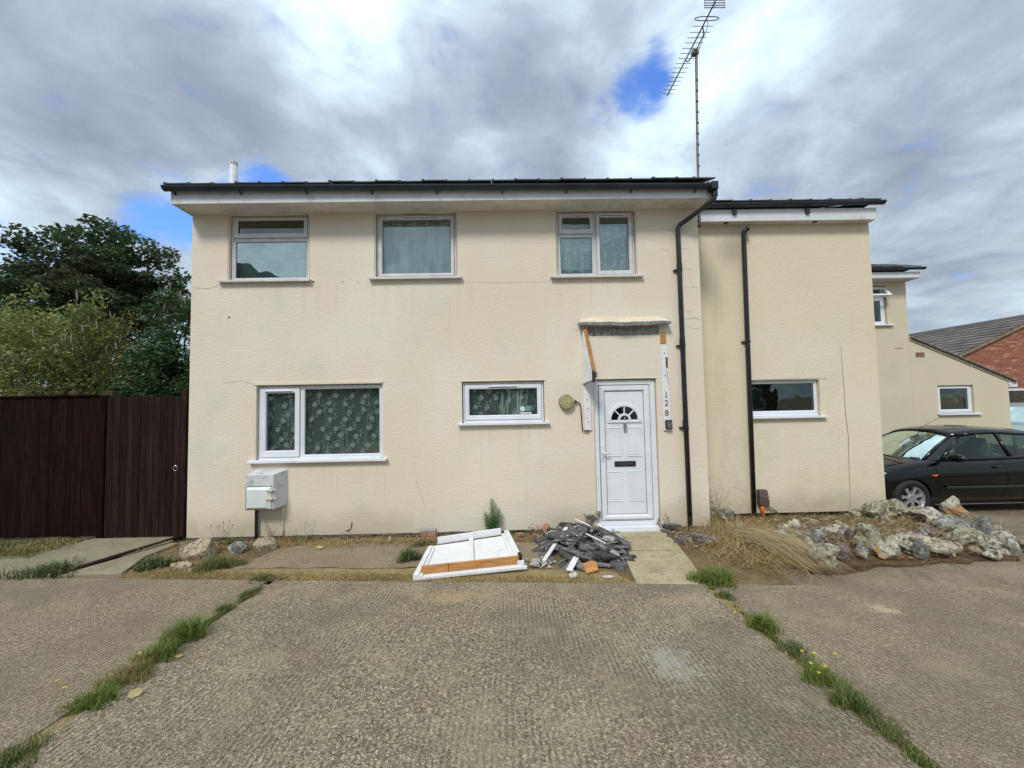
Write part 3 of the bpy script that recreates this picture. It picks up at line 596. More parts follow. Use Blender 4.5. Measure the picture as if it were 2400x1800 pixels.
# soffit, fascia
B('soffit', M['soffit'], house, (-4.46, 2.84, -.300, -.0005, 4.604, 4.616), bevel=0)
B('fascia', M['fascia'], house, (-4.47, 2.85, -.318, -.301, 4.598, 4.80), bevel=.002)
B('bargeboard', M['fascia'], house, (-4.487, -4.471, -.318, 0.1, 4.60, 4.80), (2.851, 2.867, -.318, 0.1, 4.60, 4.80), bevel=.002)
def half_round(m_, x0, x1, yc, zc0, zc1, r_, n=10, th=.004, segs=6):
    rows = []
    for s_ in range(segs+1):
        t_ = s_/segs; x = x0+(x1-x0)*t_; zc = zc0+(zc1-zc0)*t_
        rows.append([(x, yc+math.cos(math.pi*k/n)*r_, zc-math.sin(math.pi*k/n)*r_*1.05) for k in range(n+1)] + [(x, yc+math.cos(math.pi*(n-k)/n)*(r_-th), zc-math.sin(math.pi*(n-k)/n)*(r_*1.05-th)) for k in range(n+1)])
    vs = [q for r2 in rows for q in r2]; L_ = 2*n+2
    fs = [(s_*L_+k, s_*L_+(k+1) % L_, (s_+1)*L_+(k+1) % L_, (s_+1)*L_+k) for s_ in range(segs) for k in range(L_)]
    m_.add(vs, fs)
    for (x, zc) in ((x0, zc0), (x1, zc1)):
        m_.add([(x, yc+math.cos(math.pi*k/n)*r_, zc-math.sin(math.pi*k/n)*r_*1.05) for k in range(n+1)], [tuple(range(n+1))])
m = MB(); half_round(m, -4.53, 2.87, -.375, 4.800, 4.742, .054); m.build('gutter', M['gutter'], house, smooth=False)
m = MB()
for i in range(9):
    x = -4.42+i*.88; zc = 4.798-.058*(x+4.53)/7.4
    m.box(x-.008, x+.008, -.420, -.32, zc-.070, zc-.060); m.box(x-.008, x+.008, -.328, -.319, zc-.085, zc-.04)
m.build('gutter_bracket', M['gutter'], house, bevel=.002)
m = MB(); m.tube([(-1.0, -.375, 4.772), (-.9, -.375, 4.771)], .0); 
# roof slope and tiles
pitch = R(22)
def roof(parent, x0, x1, ye, ze, length, tw=.31, name='tile', two=True):
    me0 = MB(); me0.box(0, tw-.004, 0, .42, 0, .018); me0.box(0, .03, 0.0, .42, .018, .030)
    t0 = None; nrow = int(length/.33)
    Mx = Matrix.Rotation(pitch, 4, 'X')
    n = int((x1-x0)/tw)
    for r_ in range(2):
        for i in range(n+1):
            if t0 is None: t0 = me0.build('tile', M['tile'], parent, bevel=.004); o = t0
            else: o = t0.copy(); C.objects.link(o); o.parent = parent
            yy = r_*.33*math.cos(pitch); zz = r_*.33*math.sin(pitch)
            o.location = (min(x0+i*tw, x1-tw)+random.uniform(-.002, .002), ye+yy+random.uniform(-.006, .006), ze+zz+r_*.002+random.uniform(-.003, .006)+.006*(i % 2)); o.rotation_euler = (pitch+random.uniform(-.02, .02), random.uniform(-.006, .006), random.uniform(-.01, .01))
    ms = MB()
    for r_ in range(2, nrow):
        for i in range(n+1):
            Mt = Matrix.Translation((min(x0+i*tw, x1-tw), ye+r_*.33*math.cos(pitch), ze+r_*.33*math.sin(pitch))) @ Matrix.Rotation(pitch-.03, 4, 'X')
            ms.box(0, tw-.004, 0, .42, 0, .018, M=Mt)
    o = ms.build('tile_courses', M['tile'], parent, fix=False); o['kind'] = 'stuff'
    # far slope and ridge
    yr = ye+length*math.cos(pitch); zr = ze+length*math.sin(pitch)
    mm = MB(); mm.add([(x0, yr, zr+.02), (x1, yr, zr+.02), (x1, 2*yr-ye, ze), (x0, 2*yr-ye, ze)], [(0, 1, 2, 3)])
    mm.add([(x0+.05, ye+.05, ze-.0), (x0+.05, yr, zr-.01), (x0+.05, 2*yr-ye-.05, ze-.01)], [(0, 1, 2)]); mm.add([(x1-.05, ye+.05, ze-.0), (x1-.05, yr, zr-.01), (x1-.05, 2*yr-ye-.05, ze-.01)], [(0, 1, 2)])
    mm.build('rear_roof', M['tile'], parent, fix=False)
roof(house, -4.50, 2.87, -.42, 4.800, 4.4)
m = MB(); m.tube([(-4.27, .55, 4.9), (-4.27, .55, 5.66)], .055, 20); m.build('flue', M['meter'], house, smooth=True)
m = MB()
for k in range(10):
    a = 2*math.pi*k/10; m.box(-.006, .006, -.004, .004, 0, .06, M=Matrix.Translation((-4.27+.05*math.cos(a), .55+.05*math.sin(a), 5.66)))
m.tube([(-4.27, .55, 5.715), (-4.27, .55, 5.73)], .054, 16); m.tube([(-4.27, .55, 5.665), (-4.27, .55, 5.685)], .052, 16)
m.build('flue_cage', M['fascia'], house)

# ------------------------------------------------------------------ windows
def window(parent, outer, lights, wy, sill=None, glass='glass', vents=(), fm='upvc', label=None, sillz=None):
    """outer (x0,x1,z0,z1); lights: (cell rect, glass rect, opening?, glass material)"""
    yf = wy+.045; yb = wy+.10
    m_ = MB(); (a, b_, c_, e) = outer
    # outer frame as ring round all cells plus mullions between cells
    X0 = min(l[0][0] for l in lights); X1 = max(l[0][1] for l in lights); Z0 = min(l[0][2] for l in lights); Z1 = max(l[0][3] for l in lights)
    m_.ring(outer, (X0, X1, Z0, Z1), yf, yb, .004)
    for (cell, gl, op, gm) in lights:
        if not op: m_.ring(cell, gl, yf+.004, yb-.002, .010)
    cells = [l[0] for l in lights]
    xs = sorted({c[0] for c in cells} | {c[1] for c in cells}); zs = sorted({c[2] for c in cells} | {c[3] for c in cells})
    for i in range(len(xs)-1):
        for j in range(len(zs)-1):
            cx, cz = (xs[i]+xs[i+1])/2, (zs[j]+zs[j+1])/2
            if not any(c[0] < cx < c[1] and c[2] < cz < c[3] for c in cells): m_.box(xs[i], xs[i+1], yf+.006, yb-.003, zs[j], zs[j+1])
    wo = m_.build('window', M[fm], parent)
    if label: wo['label'] = label
    for (cell, gl, op, gm) in lights:
        if op:
            s_ = MB(); g_ = .003; s_.ring((cell[0]+g_, cell[1]-g_, cell[2]+g_, cell[3]-g_), gl, yf-.012, yb-.004, .012); s_.build('sash', M[fm], wo)
            s_ = MB(); s_.ring(cell, (cell[0]+g_, cell[1]-g_, cell[2]+g_, cell[3]-g_), yf-.001, yf+.012, 0); s_.build('gasket', M['seal'], wo)
        yg = yf+.020
        s_ = MB(); s_.ring((gl[0]-.002, gl[1]+.002, gl[2]-.002, gl[3]+.002), (gl[0]+.006, gl[1]-.006, gl[2]+.006, gl[3]-.006), yg-.006, yg+.001, 0); s_.build('glazing_bead', M['seal'], wo)
        s_ = MB(); s_.add([(gl[0], yg, gl[2]), (gl[1], yg, gl[2]), (gl[1], yg, gl[3]), (gl[0], yg, gl[3])], [(0, 1, 2, 3)]); s_.build('pane', M[gm or glass], wo, fix=False)
    for (x0, x1, z) in vents:
        B('trickle_vent', M['upvc'], wo, (x0, x1, yf-.030, yf-.011, z-.009, z+.009), bevel=.004)
        B('vent_shadow_gap', M['seal'], wo, (x0+.01, x1-.01, yf-.020, yf-.0105, z-.013, z-.0092), bevel=0)
    if sill:
        s_ = MB(); s_.box(sill[0], sill[1], wy-.055, wy+.10, sill[2]-.012, sill[2]+.010); s_.box(sill[0], sill[1], wy-.062, wy-.050, sill[2]-.024, sill[2]+.008)
        s_.box(outer[0]+.02, outer[1]-.02, wy+.0, wy+.06, sill[2]+.010, outer[2]+.004)
        s_.build('sill', M[fm], wo, bevel=.003)
    return wo
def R4(a, b_, c_, d_): return (a, b_, c_, d_)
UP = 'upvc_dirty'
window(house, (-3.92, -2.81, 3.645, 4.588), [((-3.895, -2.835, 4.27, 4.575), (-3.835, -2.895, 4.345, 4.53), True, 'glass_dark'), ((-3.895, -2.835, 3.665, 4.245), (-3.868, -2.862, 3.695, 4.218), False, 'glass_mirror')], 0, (-4.055, -2.755, 3.628), fm=UP)
window(house, (-1.84, -.70, 3.655, 4.588), [((-1.815, -.725, 3.675, 4.57), (-1.765, -.780, 3.725, 4.515), True, 'glass_up')], 0, (-1.935, -.615, 3.638), vents=((-1.45, -1.08, 4.548),), fm=UP)
window(house, (.765, 1.89, 3.64, 4.588), [((.79, 1.30, 4.27, 4.575), (.845, 1.245, 4.345, 4.515), True, 'glass_dark'), ((.79, 1.30, 3.66, 4.245), (.815, 1.272, 3.69, 4.218), False, 'glass_up'), ((1.335, 1.865, 3.66, 4.575), (1.39, 1.81, 3.725, 4.515), True, 'glass_up')], 0, (.65, 1.975, 3.622), vents=((.87, 1.22, 4.545), (1.40, 1.75, 4.545)), fm=UP)
window(house, (-3.51, -1.765, 1.105, 2.13), [((-3.485, -2.93, 1.13, 2.105), (-3.405, -3.005, 1.225, 2.030), True, None), ((-2.895, -1.790, 1.13, 2.105), (-2.868, -1.818, 1.160, 2.080), False, None)], 0, (-3.60, -1.69, 1.088), vents=((-3.42, -3.03, 2.062),))
window(house, (-.63, .515, 1.57, 2.13), [((-.605, .49, 1.595, 2.105), (-.540, .425, 1.665, 2.035), True, None)], 0, (-.70, .585, 1.553), vents=((-.27, .14, 2.072),))
# curtains behind the glass (things of their own)
def curtain(name, x0, x1, z0, z1, y, mat, label, amp=.02, waves=6, cat='curtain', hem=0, drift=0.0, op=None):
    m_ = MB(); n = 60; k = 10; vs = []
    ph = [random.uniform(0, 6.28) for _ in range(4)]
    for j in range(k+1):
        t_ = j/k
        for i in range(n+1):
            u = i/n; yy = y+amp*(math.sin(u*waves*6.283+ph[0]+drift*t_*3)*.6+math.sin(u*waves*2.37*6.283+ph[1]+t_)*.4)*(0.35+.65*(1-t_))
            zz = z0+(z1-z0)*t_ + (hem*abs(math.sin(u*9.4))*(1-t_)**3)
            vs.append((x0+(x1-x0)*u, yy, zz))
    m_.add(vs, [(j*(n+1)+i, j*(n+1)+i+1, (j+1)*(n+1)+i+1, (j+1)*(n+1)+i) for j in range(k) for i in range(n)])
    o = m_.build(name, mat, smooth=True, fix=False); return tag(o, label, cat)
def lace(parent, x0, x1, z0, z1, y, sx, sz, size, mat):
    m_ = MB(); row = 0; z = z0+.05
    while z < z1+.02:
        x = x0+.03+(sx*.5 if row % 2 else 0)-.03*(row % 3)
        while x < x1:
            cx, cz = x+random.uniform(-.04, .04), z+random.uniform(-.03, .03); n = 9
            for k in range(n):
                a = 2*math.pi*k/n+row; r0, r1 = 0.0, size*random.uniform(.40, .54); w_ = .30
                m_.add([(cx+math.cos(a)*r0, y, cz+math.sin(a)*r0), (cx+math.cos(a-w_)*r1*.8, y, cz+math.sin(a-w_)*r1*.8), (cx+math.cos(a)*r1, y, cz+math.sin(a)*r1), (cx+math.cos(a+w_)*r1*.8, y, cz+math.sin(a+w_)*r1*.8)], [(0, 1, 2, 3)])
            # stem with leaves
            px_, pz_ = cx, cz
            for s_ in range(7):
                a = 1.1+math.sin(s_*.9+row+x*5)*.9; qx, qz = px_+math.cos(a)*sx*.14, pz_+math.sin(a)*sz*.16
                dx, dz = -(qz-pz_), (qx-px_); L_ = math.hypot(dx, dz) or 1; dx *= .0016/L_; dz *= .0016/L_
                m_.add([(px_-dx, y, pz_-dz), (qx-dx, y, qz-dz), (qx+dx, y, qz+dz), (px_+dx, y, pz_+dz)], [(0, 1, 2, 3)])
                if s_ % 2:
                    for sg in (-1, 1):
                        b_ = a+sg*1.0; lr = size*.42
                        m_.add([(qx, y, qz), (qx+math.cos(b_-.35)*lr*.55, y, qz+math.sin(b_-.35)*lr*.55), (qx+math.cos(b_)*lr, y, qz+math.sin(b_)*lr), (qx+math.cos(b_+.35)*lr*.55, y, qz+math.sin(b_+.35)*lr*.55)], [(0, 1, 2, 3)])
                px_, pz_ = qx, qz
            x += sx
        z += sz; row += 1
    o = m_.build('lace_flowers', mat, parent, fix=False); o['kind'] = 'stuff'; return o
def streaks(parent, x0, x1, z0, z1, y, n, mat, sl=.10, wm=1.0):
    m_ = MB()
    for _ in range(n):
        x = random.uniform(x0, x1); w_ = random.uniform(.008, .035)*wm; dx = random.uniform(-sl, sl); h0 = z0; h1 = z0+(z1-z0)*random.uniform(.5, 1)
        m_.add([(x+dx-w_*.7, y, h0), (x+dx+w_*.7, y, h0), (x+w_*.25, y-.002, h1), (x-w_*.25, y-.002, h1)], [(0, 1, 2, 3)])
    return m_.build('fold', mat, parent, fix=False)
c1 = curtain('net_curtain', -3.50, -1.77, 1.10, 2.13, .15, M['net'], 'flower patterned net curtain in the wide ground floor window'); lace(c1, -3.46, -1.80, 1.10, 2.12, .120, .22, .12, .084, M['lace']); streaks(c1, -3.45, -1.8, 1.12, 2.1, .125, 14, M['net'])
c2 = curtain('net_curtain', -.62, .50, 1.57, 2.12, .15, M['net'], 'flower patterned net curtain in the small window left of the door'); lace(c2, -.60, .50, 1.60, 2.10, .120, .22, .12, .084, M['lace']); streaks(c2, -.1, .3, 1.58, 2.1, .125, 9, M['lace'])
curtain('curtain', -1.83, -.71, 3.64, 4.56, .27, M['curtain'], 'pale plain curtain in the middle upstairs window', .13, 4.6, drift=1.6)
c3 = curtain('net_curtain', .79, 1.30, 3.72, 4.24, .14, M['net_up'], 'scalloped lace curtain in the left half of the right upstairs window', .02, 4, hem=.06); lace(c3, .80, 1.28, 3.74, 4.22, .122, .15, .13, .060, M['lace_up']); streaks(c3, .80, 1.28, 3.78, 4.22, .124, 9, M['lace_up'], .015, .35)
c4_ = curtain('net_curtain', 1.34, 1.86, 3.66, 4.41, .14, M['net_up'], 'lace curtain in the right half of the right upstairs window', .025, 4); lace(c4_, 1.36, 1.84, 3.68, 4.36, .122, .15, .14, .060, M['lace_up']); streaks(c4_, 1.36, 1.84, 3.68, 4.36, .124, 12, M['lace_up'], .015, .35)
m = MB(); m.box(-3.90, -2.82, .20, .206, 3.62, 4.255); tag(m.build('roller_blind', M['blind']), 'pale green roller blind inside the left upstairs window', 'blind')
# energy sticker on the small window
m = MB(); m.tube([(.215, .0625, 1.745), (.215, .0615, 1.745)], .038, 20); s1 = m.build('window_sticker', simple('pale_sticker', (.55, .70, .66), .5, .05, bmp=0)); tag(s1, 'small round pale sticker on the glass left of the front door', 'sticker')
B('sticker_panel', simple('teal_sticker', (.10, .27, .30), .5, .15, 60, bmp=0), s1, (.262, .335, .0615, .0625, 1.71, 1.79), bevel=0)
B('sticker_strip', M['white_blob'], s1, (.18, .345, .0615, .0625, 1.675, 1.695), bevel=0)

# ------------------------------------------------------------------ front door
door = MB(); door.ring((1.228, 2.112, .085, 2.13), (1.302, 2.032, .150, 2.055), .035, .10, .012)
dr = door.build('front_door', M['upvc'], house)
dr['label'] = 'white panelled front door with half round fanlight'
m = MB(); m.ring((1.306, 2.028, .154, 2.051), (1.385, 1.948, .235, 1.975), .030, .09, .014); m.build('door_sash', M['upvc'], dr)
m = MB(); m.ring((1.302, 2.032, .150, 2.055), (1.306, 2.028, .154, 2.051), .038, .06, 0); m.ring((1.385, 1.948, .235, 1.975), (1.390, 1.943, .240, 1.970), .046, .06, 0); m.build('gasket', M['seal'], dr)
# leaf with the fan cut out: build as polygon strips
FX, FZ, FR = 1.667, 1.560, .195
m = MB(); y0 = .052
m.box(1.389, 1.944, y0, .09, .239, FZ); n = 24
arc = [(FX-math.cos(math.pi*k/n)*FR, FZ+math.sin(math.pi*k/n)*FR) for k in range(n+1)]
top = [(1.389+(1.944-1.389)*k/n, 1.971) for k in range(n+1)]
m.add([(x, y0, z) for x, z in arc]+[(x, y0, z) for x, z in top], [(k, k+1, n+1+k+1, n+1+k) for k in range(n)])
m.add([(1.389, y0, FZ), (FX-FR, y0, FZ), (1.389, y0, 1.971)], [(0, 1, 2)]); m.add([(1.944, y0, FZ), (FX+FR, y0, FZ), (1.944, y0, 1.971)], [(0, 1, 2)])
m.build('door_leaf', M['upvc'], dr)
m = MB()
def arcband(m_, r0, r1, y_, d_, a0=0, a1=math.pi, n=24, cx=FX, cz=FZ):
    vs = []; 
    for k in range(n+1):
        a = a0+(a1-a0)*k/n; c_, s_ = math.cos(a), math.sin(a)
        vs += [(cx+c_*r0, y_, cz+s_*r0), (cx+c_*r1, y_, cz+s_*r1), (cx+c_*r1, y_+d_, cz+s_*r1), (cx+c_*r0, y_+d_, cz+s_*r0)]
    fs = [(4*k+i, 4*k+(i+1) % 4, 4*k+4+(i+1) % 4, 4*k+4+i) for k in range(n) for i in range(4)]
    m_.add(vs, fs)
arcband(m, .192, .235, .036, .03); arcband(m, .062, .092, .036, .03); m.box(FX-.245, FX+.245, .036, .066, FZ-.038, FZ-.004)
for a in (math.pi/4, math.pi/2, 3*math.pi/4):
    Mx = Matrix.Translation((FX, 0, FZ)) @ Matrix.Rotation(-a, 4, 'Y'); m.box(.085, .200, .040, .064, -.008, .008, M=Mx)
m.build('fanlight_frame', M['upvc'], dr, bevel=.003)
m = MB(); m.add([(FX, .066, FZ)]+[(x, .066, z) for x, z in arc], [(0, k+1, k+2) for k in range(n)]); m.build('fanlight_glass', lace_glass('dark_fan_glass', (.25, .28, .28), .08), dr, fix=False)
B('door_backing', M['darkroom'], dr, (1.24, 2.10, .11, .14, .1, 2.12), bevel=0)
for (xa, xb) in ((1.405, 1.608), (1.700, 1.903)):
    for (za, zb) in ((1.045, 1.455), (.415, .835)):
        m = MB(); m.ring((xa, xb, za, zb), (xa+.012, xb-.012, za+.012, zb-.012), .044, .054, .003); m.ring((xa+.028, xb-.028, za+.028, zb-.028), (xa+.040, xb-.040, za+.040, zb-.040), .0455, .0535, .003)
        m.box(xa+.030, xb-.030, .0475, .054, za+.030, zb-.030); m.build('moulded_panel', M['upvc'], dr)
B('letterbox', M['black'], dr, (1.505, 1.805, .036, .053, .905, .978), bevel=.006, seg=2)
B('letterbox_flap', simple('dark_letterbox_flap', (.045, .047, .05), .3, .1, bmp=0), dr, (1.530, 1.780, .030, .036, .925, .960), bevel=.003)
m = MB(); m.tube([(FX, .045, 1.60), (FX, .028, 1.585), (FX, .045, 1.57)], .010, 8); m.tube([(FX+.022*math.sin(a), .026, 1.465+.055*math.cos(a)) for a in [k*math.pi/8 for k in range(17)]], .0065, 6)
m.tube([(FX, .050, 1.40), (FX, .030, 1.40)], .012, 8); m.box(FX-.010, FX+.010, .045, .053, 1.385, 1.60); m.build('door_knocker', M['chrome'], dr, smooth=True)
m = MB(); m.box(1.318, 1.346, .014, .030, .985, 1.215); m.build('handle_plate', M['upvc'], dr, bevel=.006, seg=2)
m = MB(); m.tube([(1.332, .020, 1.105), (1.332, -.015, 1.105), (1.35, -.020, 1.105), (1.425, -.018, 1.100)], .010, 8); m.build('door_handle', M['upvc'], dr, smooth=True)
B('keyhole', M['black'], dr, (1.327, 1.337, .0125, .0145, 1.01, 1.035), bevel=0)
B('weather_bar', M['upvc'], dr, (1.34, 2.0, .012, .030, .175, .215), bevel=.006)
B('threshold', M['upvc'], dr, (1.20, 2.135, -.045, .10, .060, .084), bevel=.003)
B('threshold_nose', M['upvc'], dr, (1.01, 2.07, -.085, -.046, .020, .062), bevel=.004)
B('step', M['black'], dr, (1.10, 2.10, -.050, .02, -.02, .019), bevel=.004)

# ------------------------------------------------------------------ downpipes
def clip(parent, x, y, z, mat='black_plastic'):
    m_ = MB(); m_.tube([(x, y, z-.018), (x, y, z+.018)], .042, 14); m_.box(x-.075, x+.03, y+.02, y+.05, z-.010, z+.010); m_.build('pipe_clip', M[mat], parent, bevel=.002)
pipe = MB(); pipe.tube([(2.865, -.375, 4.745), (2.865, -.375, 4.58)], .040, 14); pipe.box(2.80, 2.89, -.435, -.319, 4.66, 4.765)
pp = pipe.build('downpipe', M['black_plastic'], house, bevel=.003); pp['label'] = 'black downpipe with swan neck beside the front door'
m = MB(); m.tube([(2.865, -.375, 4.62), (2.862, -.370, 4.560), (2.83, -.340, 4.525), (2.60, -.12, 4.385), (2.515, -.065, 4.335), (2.492, -.058, 4.28), (2.492, -.055, 4.2), (2.495, -.055, 2.0), (2.500, -.058, .0)], .033, 14); m.build('pipe', M['black_plastic'], pp, smooth=True)
for z in (3.69, 2.60, 1.44): clip(pp, 2.493, -.055, z)
for z in (3.67, 2.62, 1.46):
    m = MB(); m.tube([(2.493, -.055, z), (2.493, -.055, z+.10)], .039, 14); m.build('pipe_socket', M['black_plastic'], pp, smooth=False)

# ------------------------------------------------------------------ wing
WY = .55
wing = thing('house_wing', 'set back cream rendered wing right of the main house', 'house wing', (0, 0, 0))
m = wall_mesh(2.82, 5.86, .055, 4.625, [(3.79, 4.915, 1.545, 2.11)], WY, .10)
m.add([(5.86, WY, .055), (5.86, 7.0, .055), (5.86, 7.0, 4.625), (5.86, WY, 4.625)], [(0, 1, 2, 3)]); m.add([(2.82, 7.0, .055), (5.86, 7.0, .055), (5.86, 7, 4.625), (2.82, 7, 4.625)], [(0, 1, 2, 3)])
m.add([(2.82, WY, .055), (5.86, WY, .055), (5.86, WY+.05, .055), (2.82, WY+.05, .055)], [(0, 1, 2, 3)])
m.build('wall', M['render_wing'], wing, fix=False)
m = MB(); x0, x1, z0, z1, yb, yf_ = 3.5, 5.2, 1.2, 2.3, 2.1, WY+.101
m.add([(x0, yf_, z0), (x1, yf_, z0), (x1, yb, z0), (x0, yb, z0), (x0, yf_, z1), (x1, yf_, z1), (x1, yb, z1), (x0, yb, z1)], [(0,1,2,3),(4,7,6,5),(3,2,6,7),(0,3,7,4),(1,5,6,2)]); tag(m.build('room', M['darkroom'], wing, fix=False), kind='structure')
m = MB(); m.box(2.84, 5.84, WY+.02, WY+.05, -.10, .054); m.build('plinth', M['black'], wing)
B('fascia', M['fascia'], wing, (2.87, 5.835, .405, .425, 4.602, 4.79), bevel=.002)
B('soffit', M['soffit'], wing, (2.87, 5.85, .426, WY-.001, 4.606, 4.618), bevel=0)
B('bargeboard', M['fascia'], wing, (5.836, 5.855, .405, .9, 4.626, 4.79), bevel=.002)
m = MB(); half_round(m, 2.95, 5.93, .352, 4.845, 4.865, .050); m.build('gutter', M['gutter'], wing)
m = MB()
for x in (3.6, 4.75): m.box(x-.03, x+.03, .37, .404, 4.70, 4.79)
m.build('gutter_bracket', M['gutter'], wing, bevel=.003)
m = MB()
for x in (3.50, 4.92): m.tube([(x, .47, 4.600), (x, .47, 4.606)], .035, 12)
m.build('soffit_vent', M['black'], wing)
roof(wing, 2.88, 5.86, .315, 4.868, 3.8)
window(wing, (3.80, 4.905, 1.555, 2.10), [((3.82, 4.885, 1.575, 2.08), (3.845, 4.860, 1.625, 2.055), False, None)], WY, (3.79, 4.975, 1.535))
m = crack([(3.76, 2.118), (4.2, 2.122), (5.05, 2.124)], .005); o = m.build('lintel_line', M['crackm'], wing, fix=False); o.location = (0, WY-.001, 0)
m = crack([(5.29, 2.64), (5.30, 2.0), (5.30, 1.6), (5.325, 1.2), (5.31, .8), (5.30, .4), (5.29, .08)], .005); o = m.build('cable', M['crackm'], wing, fix=False); o.location = (0, WY-.002, 0)
wp = MB(); wp.tube([(3.83, WY-.10, 4.50), (3.80, WY-.07, 4.475), (3.790, WY-.06, 4.42), (3.775, WY-.055, 2.7), (3.750, WY-.055, .0)], .034, 14)
wpo = wp.build('downpipe', M['black_plastic'], wing, smooth=True); wpo['label'] = 'cut off black downpipe on the wing wall'; clip(wpo, 3.775, WY-.055, 2.72)
m = MB(); m.tube([(3.845, WY-.112, 4.508), (3.82, WY-.090, 4.495)], .040, 14); m.build('pipe_collar', M['black_plastic'], wpo)

# ------------------------------------------------------------------ fixtures on the wall
mb = thing('meter_box', 'weathered grey gas meter box fixed under the wide window', 'meter box', (-3.30, 0, .72))
m = MB(); m.prism([(-.235, -.265), (-.235, .255), (.235, .265), (.235, -.20), (.20, -.255)], -.005, 0.0); m.build('back_plate', M['meter'], mb)
m = MB(); m.add([(-.22, -.005, -.255), (.225, -.005, -.235), (.225, -.005, .25), (-.22, -.005, .25), (-.225, -.19, -.250), (.145, -.19, -.25), (.145, -.19, .215), (-.225, -.19, .215)], [(0,1,2,3),(4,7,6,5),(0,4,5,1),(1,5,6,2),(2,6,7,3),(3,7,4,0)]); m.build('casing', M['meter'], mb, bevel=.008, seg=2)
m = MB(); m.add([(-.215, -.191, -.245), (.125, -.191, -.245), (.125, -.191, .055), (-.215, -.191, .055), (-.18, -.218, -.215), (.045, -.218, -.215), (.085, -.218, .020), (-.18, -.218, .020)], [(0,1,2,3),(4,7,6,5),(0,4,5,1),(1,5,6,2),(2,6,7,3),(3,7,4,0)])
mdr = m.build('meter_box_door', M['meter_door'], mb, bevel=.003)
m = MB(); m.ring((-.222, .132, -.250, .064), (-.216, .126, -.246, .056), -.1915, -.186, 0); m.build('door_gap', M['seal'], mb)
m = MB(); m.tube([(-.200, -.196, -.12), (-.200, -.205, -.12)], .018, 12); m.box(-.206, -.194, -.205, -.196, -.16, -.07); m.build('latch', M['meter'], mdr, bevel=.002)
for z in (.005, -.105): B('hinge', M['ivory'], mdr, (.065, .150, -.226, -.192, z-.008, z+.010), (.150, .185, -.20, -.17, z-.003, z+.010), bevel=.002)
m = MB(); m.tube([(-3.475, -.035, .49), (-3.475, -.035, -.01)], .021, 10); tag(m.build('supply_pipe', M['black_plastic']), 'short black pipe below the grey meter box', 'pipe')
m = MB(); m.tube([(-3.135, -.012, .50), (-3.135, -.012, .36), (-3.125, -.012, .20), (-3.118, -.012, .05)], .010, 8); tag(m.build('conduit', M['ivory'], smooth=True), 'thin cream conduit running down right of the meter box', 'conduit')
vc = thing('vent_cap', 'small cream curled vent plate low on the wall', 'vent cap', (-2.225, 0, .18))
m = MB(); m.add([(-.045, -.035, -.05), (-.030, -.03, .05), (.035, -.005, .055), (.030, -.01, -.045), (-.045, -.040, -.05), (-.030, -.035, .05), (.035, -.010, .055), (.030, -.015, -.045)], [(0,1,2,3),(4,7,6,5),(0,4,5,1),(1,5,6,2),(2,6,7,3),(3,7,4,0)]); m.build('plate', M['cream_paint'], vc, bevel=.003)
m = MB(); m.tube([(-.045, -.028, -.052), (0, -.020, -.050), (.033, -.008, -.020), (.045, -.004, .045)], .006, 6); m.build('curled_edge', M['st_brown'], vc)
m = MB(); m.tube([(-.012, -.030, -.005), (-.012, -.034, -.005)], .004, 6); m.tube([(.008, -.024, -.004), (.008, -.028, -.004)], .004, 6); m.build('screw', M['black'], vc)
# cable along plinth
m = MB(); P = [(-3.0+.2*i, -.02-.015*math.sin(i*.8), .035+.015*math.sin(i*1.3)+(.02 if i > 8 else 0)) for i in range(20)]
m.tube(P, .0065, 6); tag(m.build('loose_cable', M['black_plastic'], smooth=True), 'loose black cable trailing along the foot of the wall', 'cable')
# round lamp
lp = thing('wall_lamp', 'round yellowed wall lamp left of the front door', 'wall lamp', (.832, 0, 1.832))
m = MB(); m.tube([(0, -.02, 0), (0, -.075, 0)], .103, 32); m.build('lamp_lens', M['lamp'], lp, bevel=.012, seg=2)
m = MB(); m.tube([(0, 0, 0), (0, -.03, 0)], .108, 32); m.build('rim', simple('lamp_rim', (.16, .15, .10), .5, .2), lp, bevel=.004)
m = MB(); faded = simple('faded_lamp_print', (.55, .50, .30), .5, .1)
for (x, z) in ((-.03, .012), (.028, .012)): m.box(x-.022, x+.022, -.0775, -.0752, z-.020, z-.008); m.box(x-.018, x-.006, -.0775, -.0752, z-.004, z+.018); m.box(x+.004, x+.018, -.0775, -.0752, z-.004, z+.010)
m.box(-.05, .05, -.0775, -.0752, .04, .05); m.box(-.045, .045, -.0775, -.0752, -.05, -.040); m.build('faded_print', faded, lp, bevel=0)
m = MB(); m.tube([(.10, -.03, .005), (.14, -.03, 0), (.165, -.028, -.005), (.19, -.026, -.03), (.20, -.025, -.08), (.215, -.022, -.40), (.235, -.03, -.412), (.31, -.03, -.408)], .008, 8); m.tube([(.125, -.03, .022), (.135, -.03, -.022)], .012, 8); m.build('bracket_arm', M['trim'], lp, smooth=True)
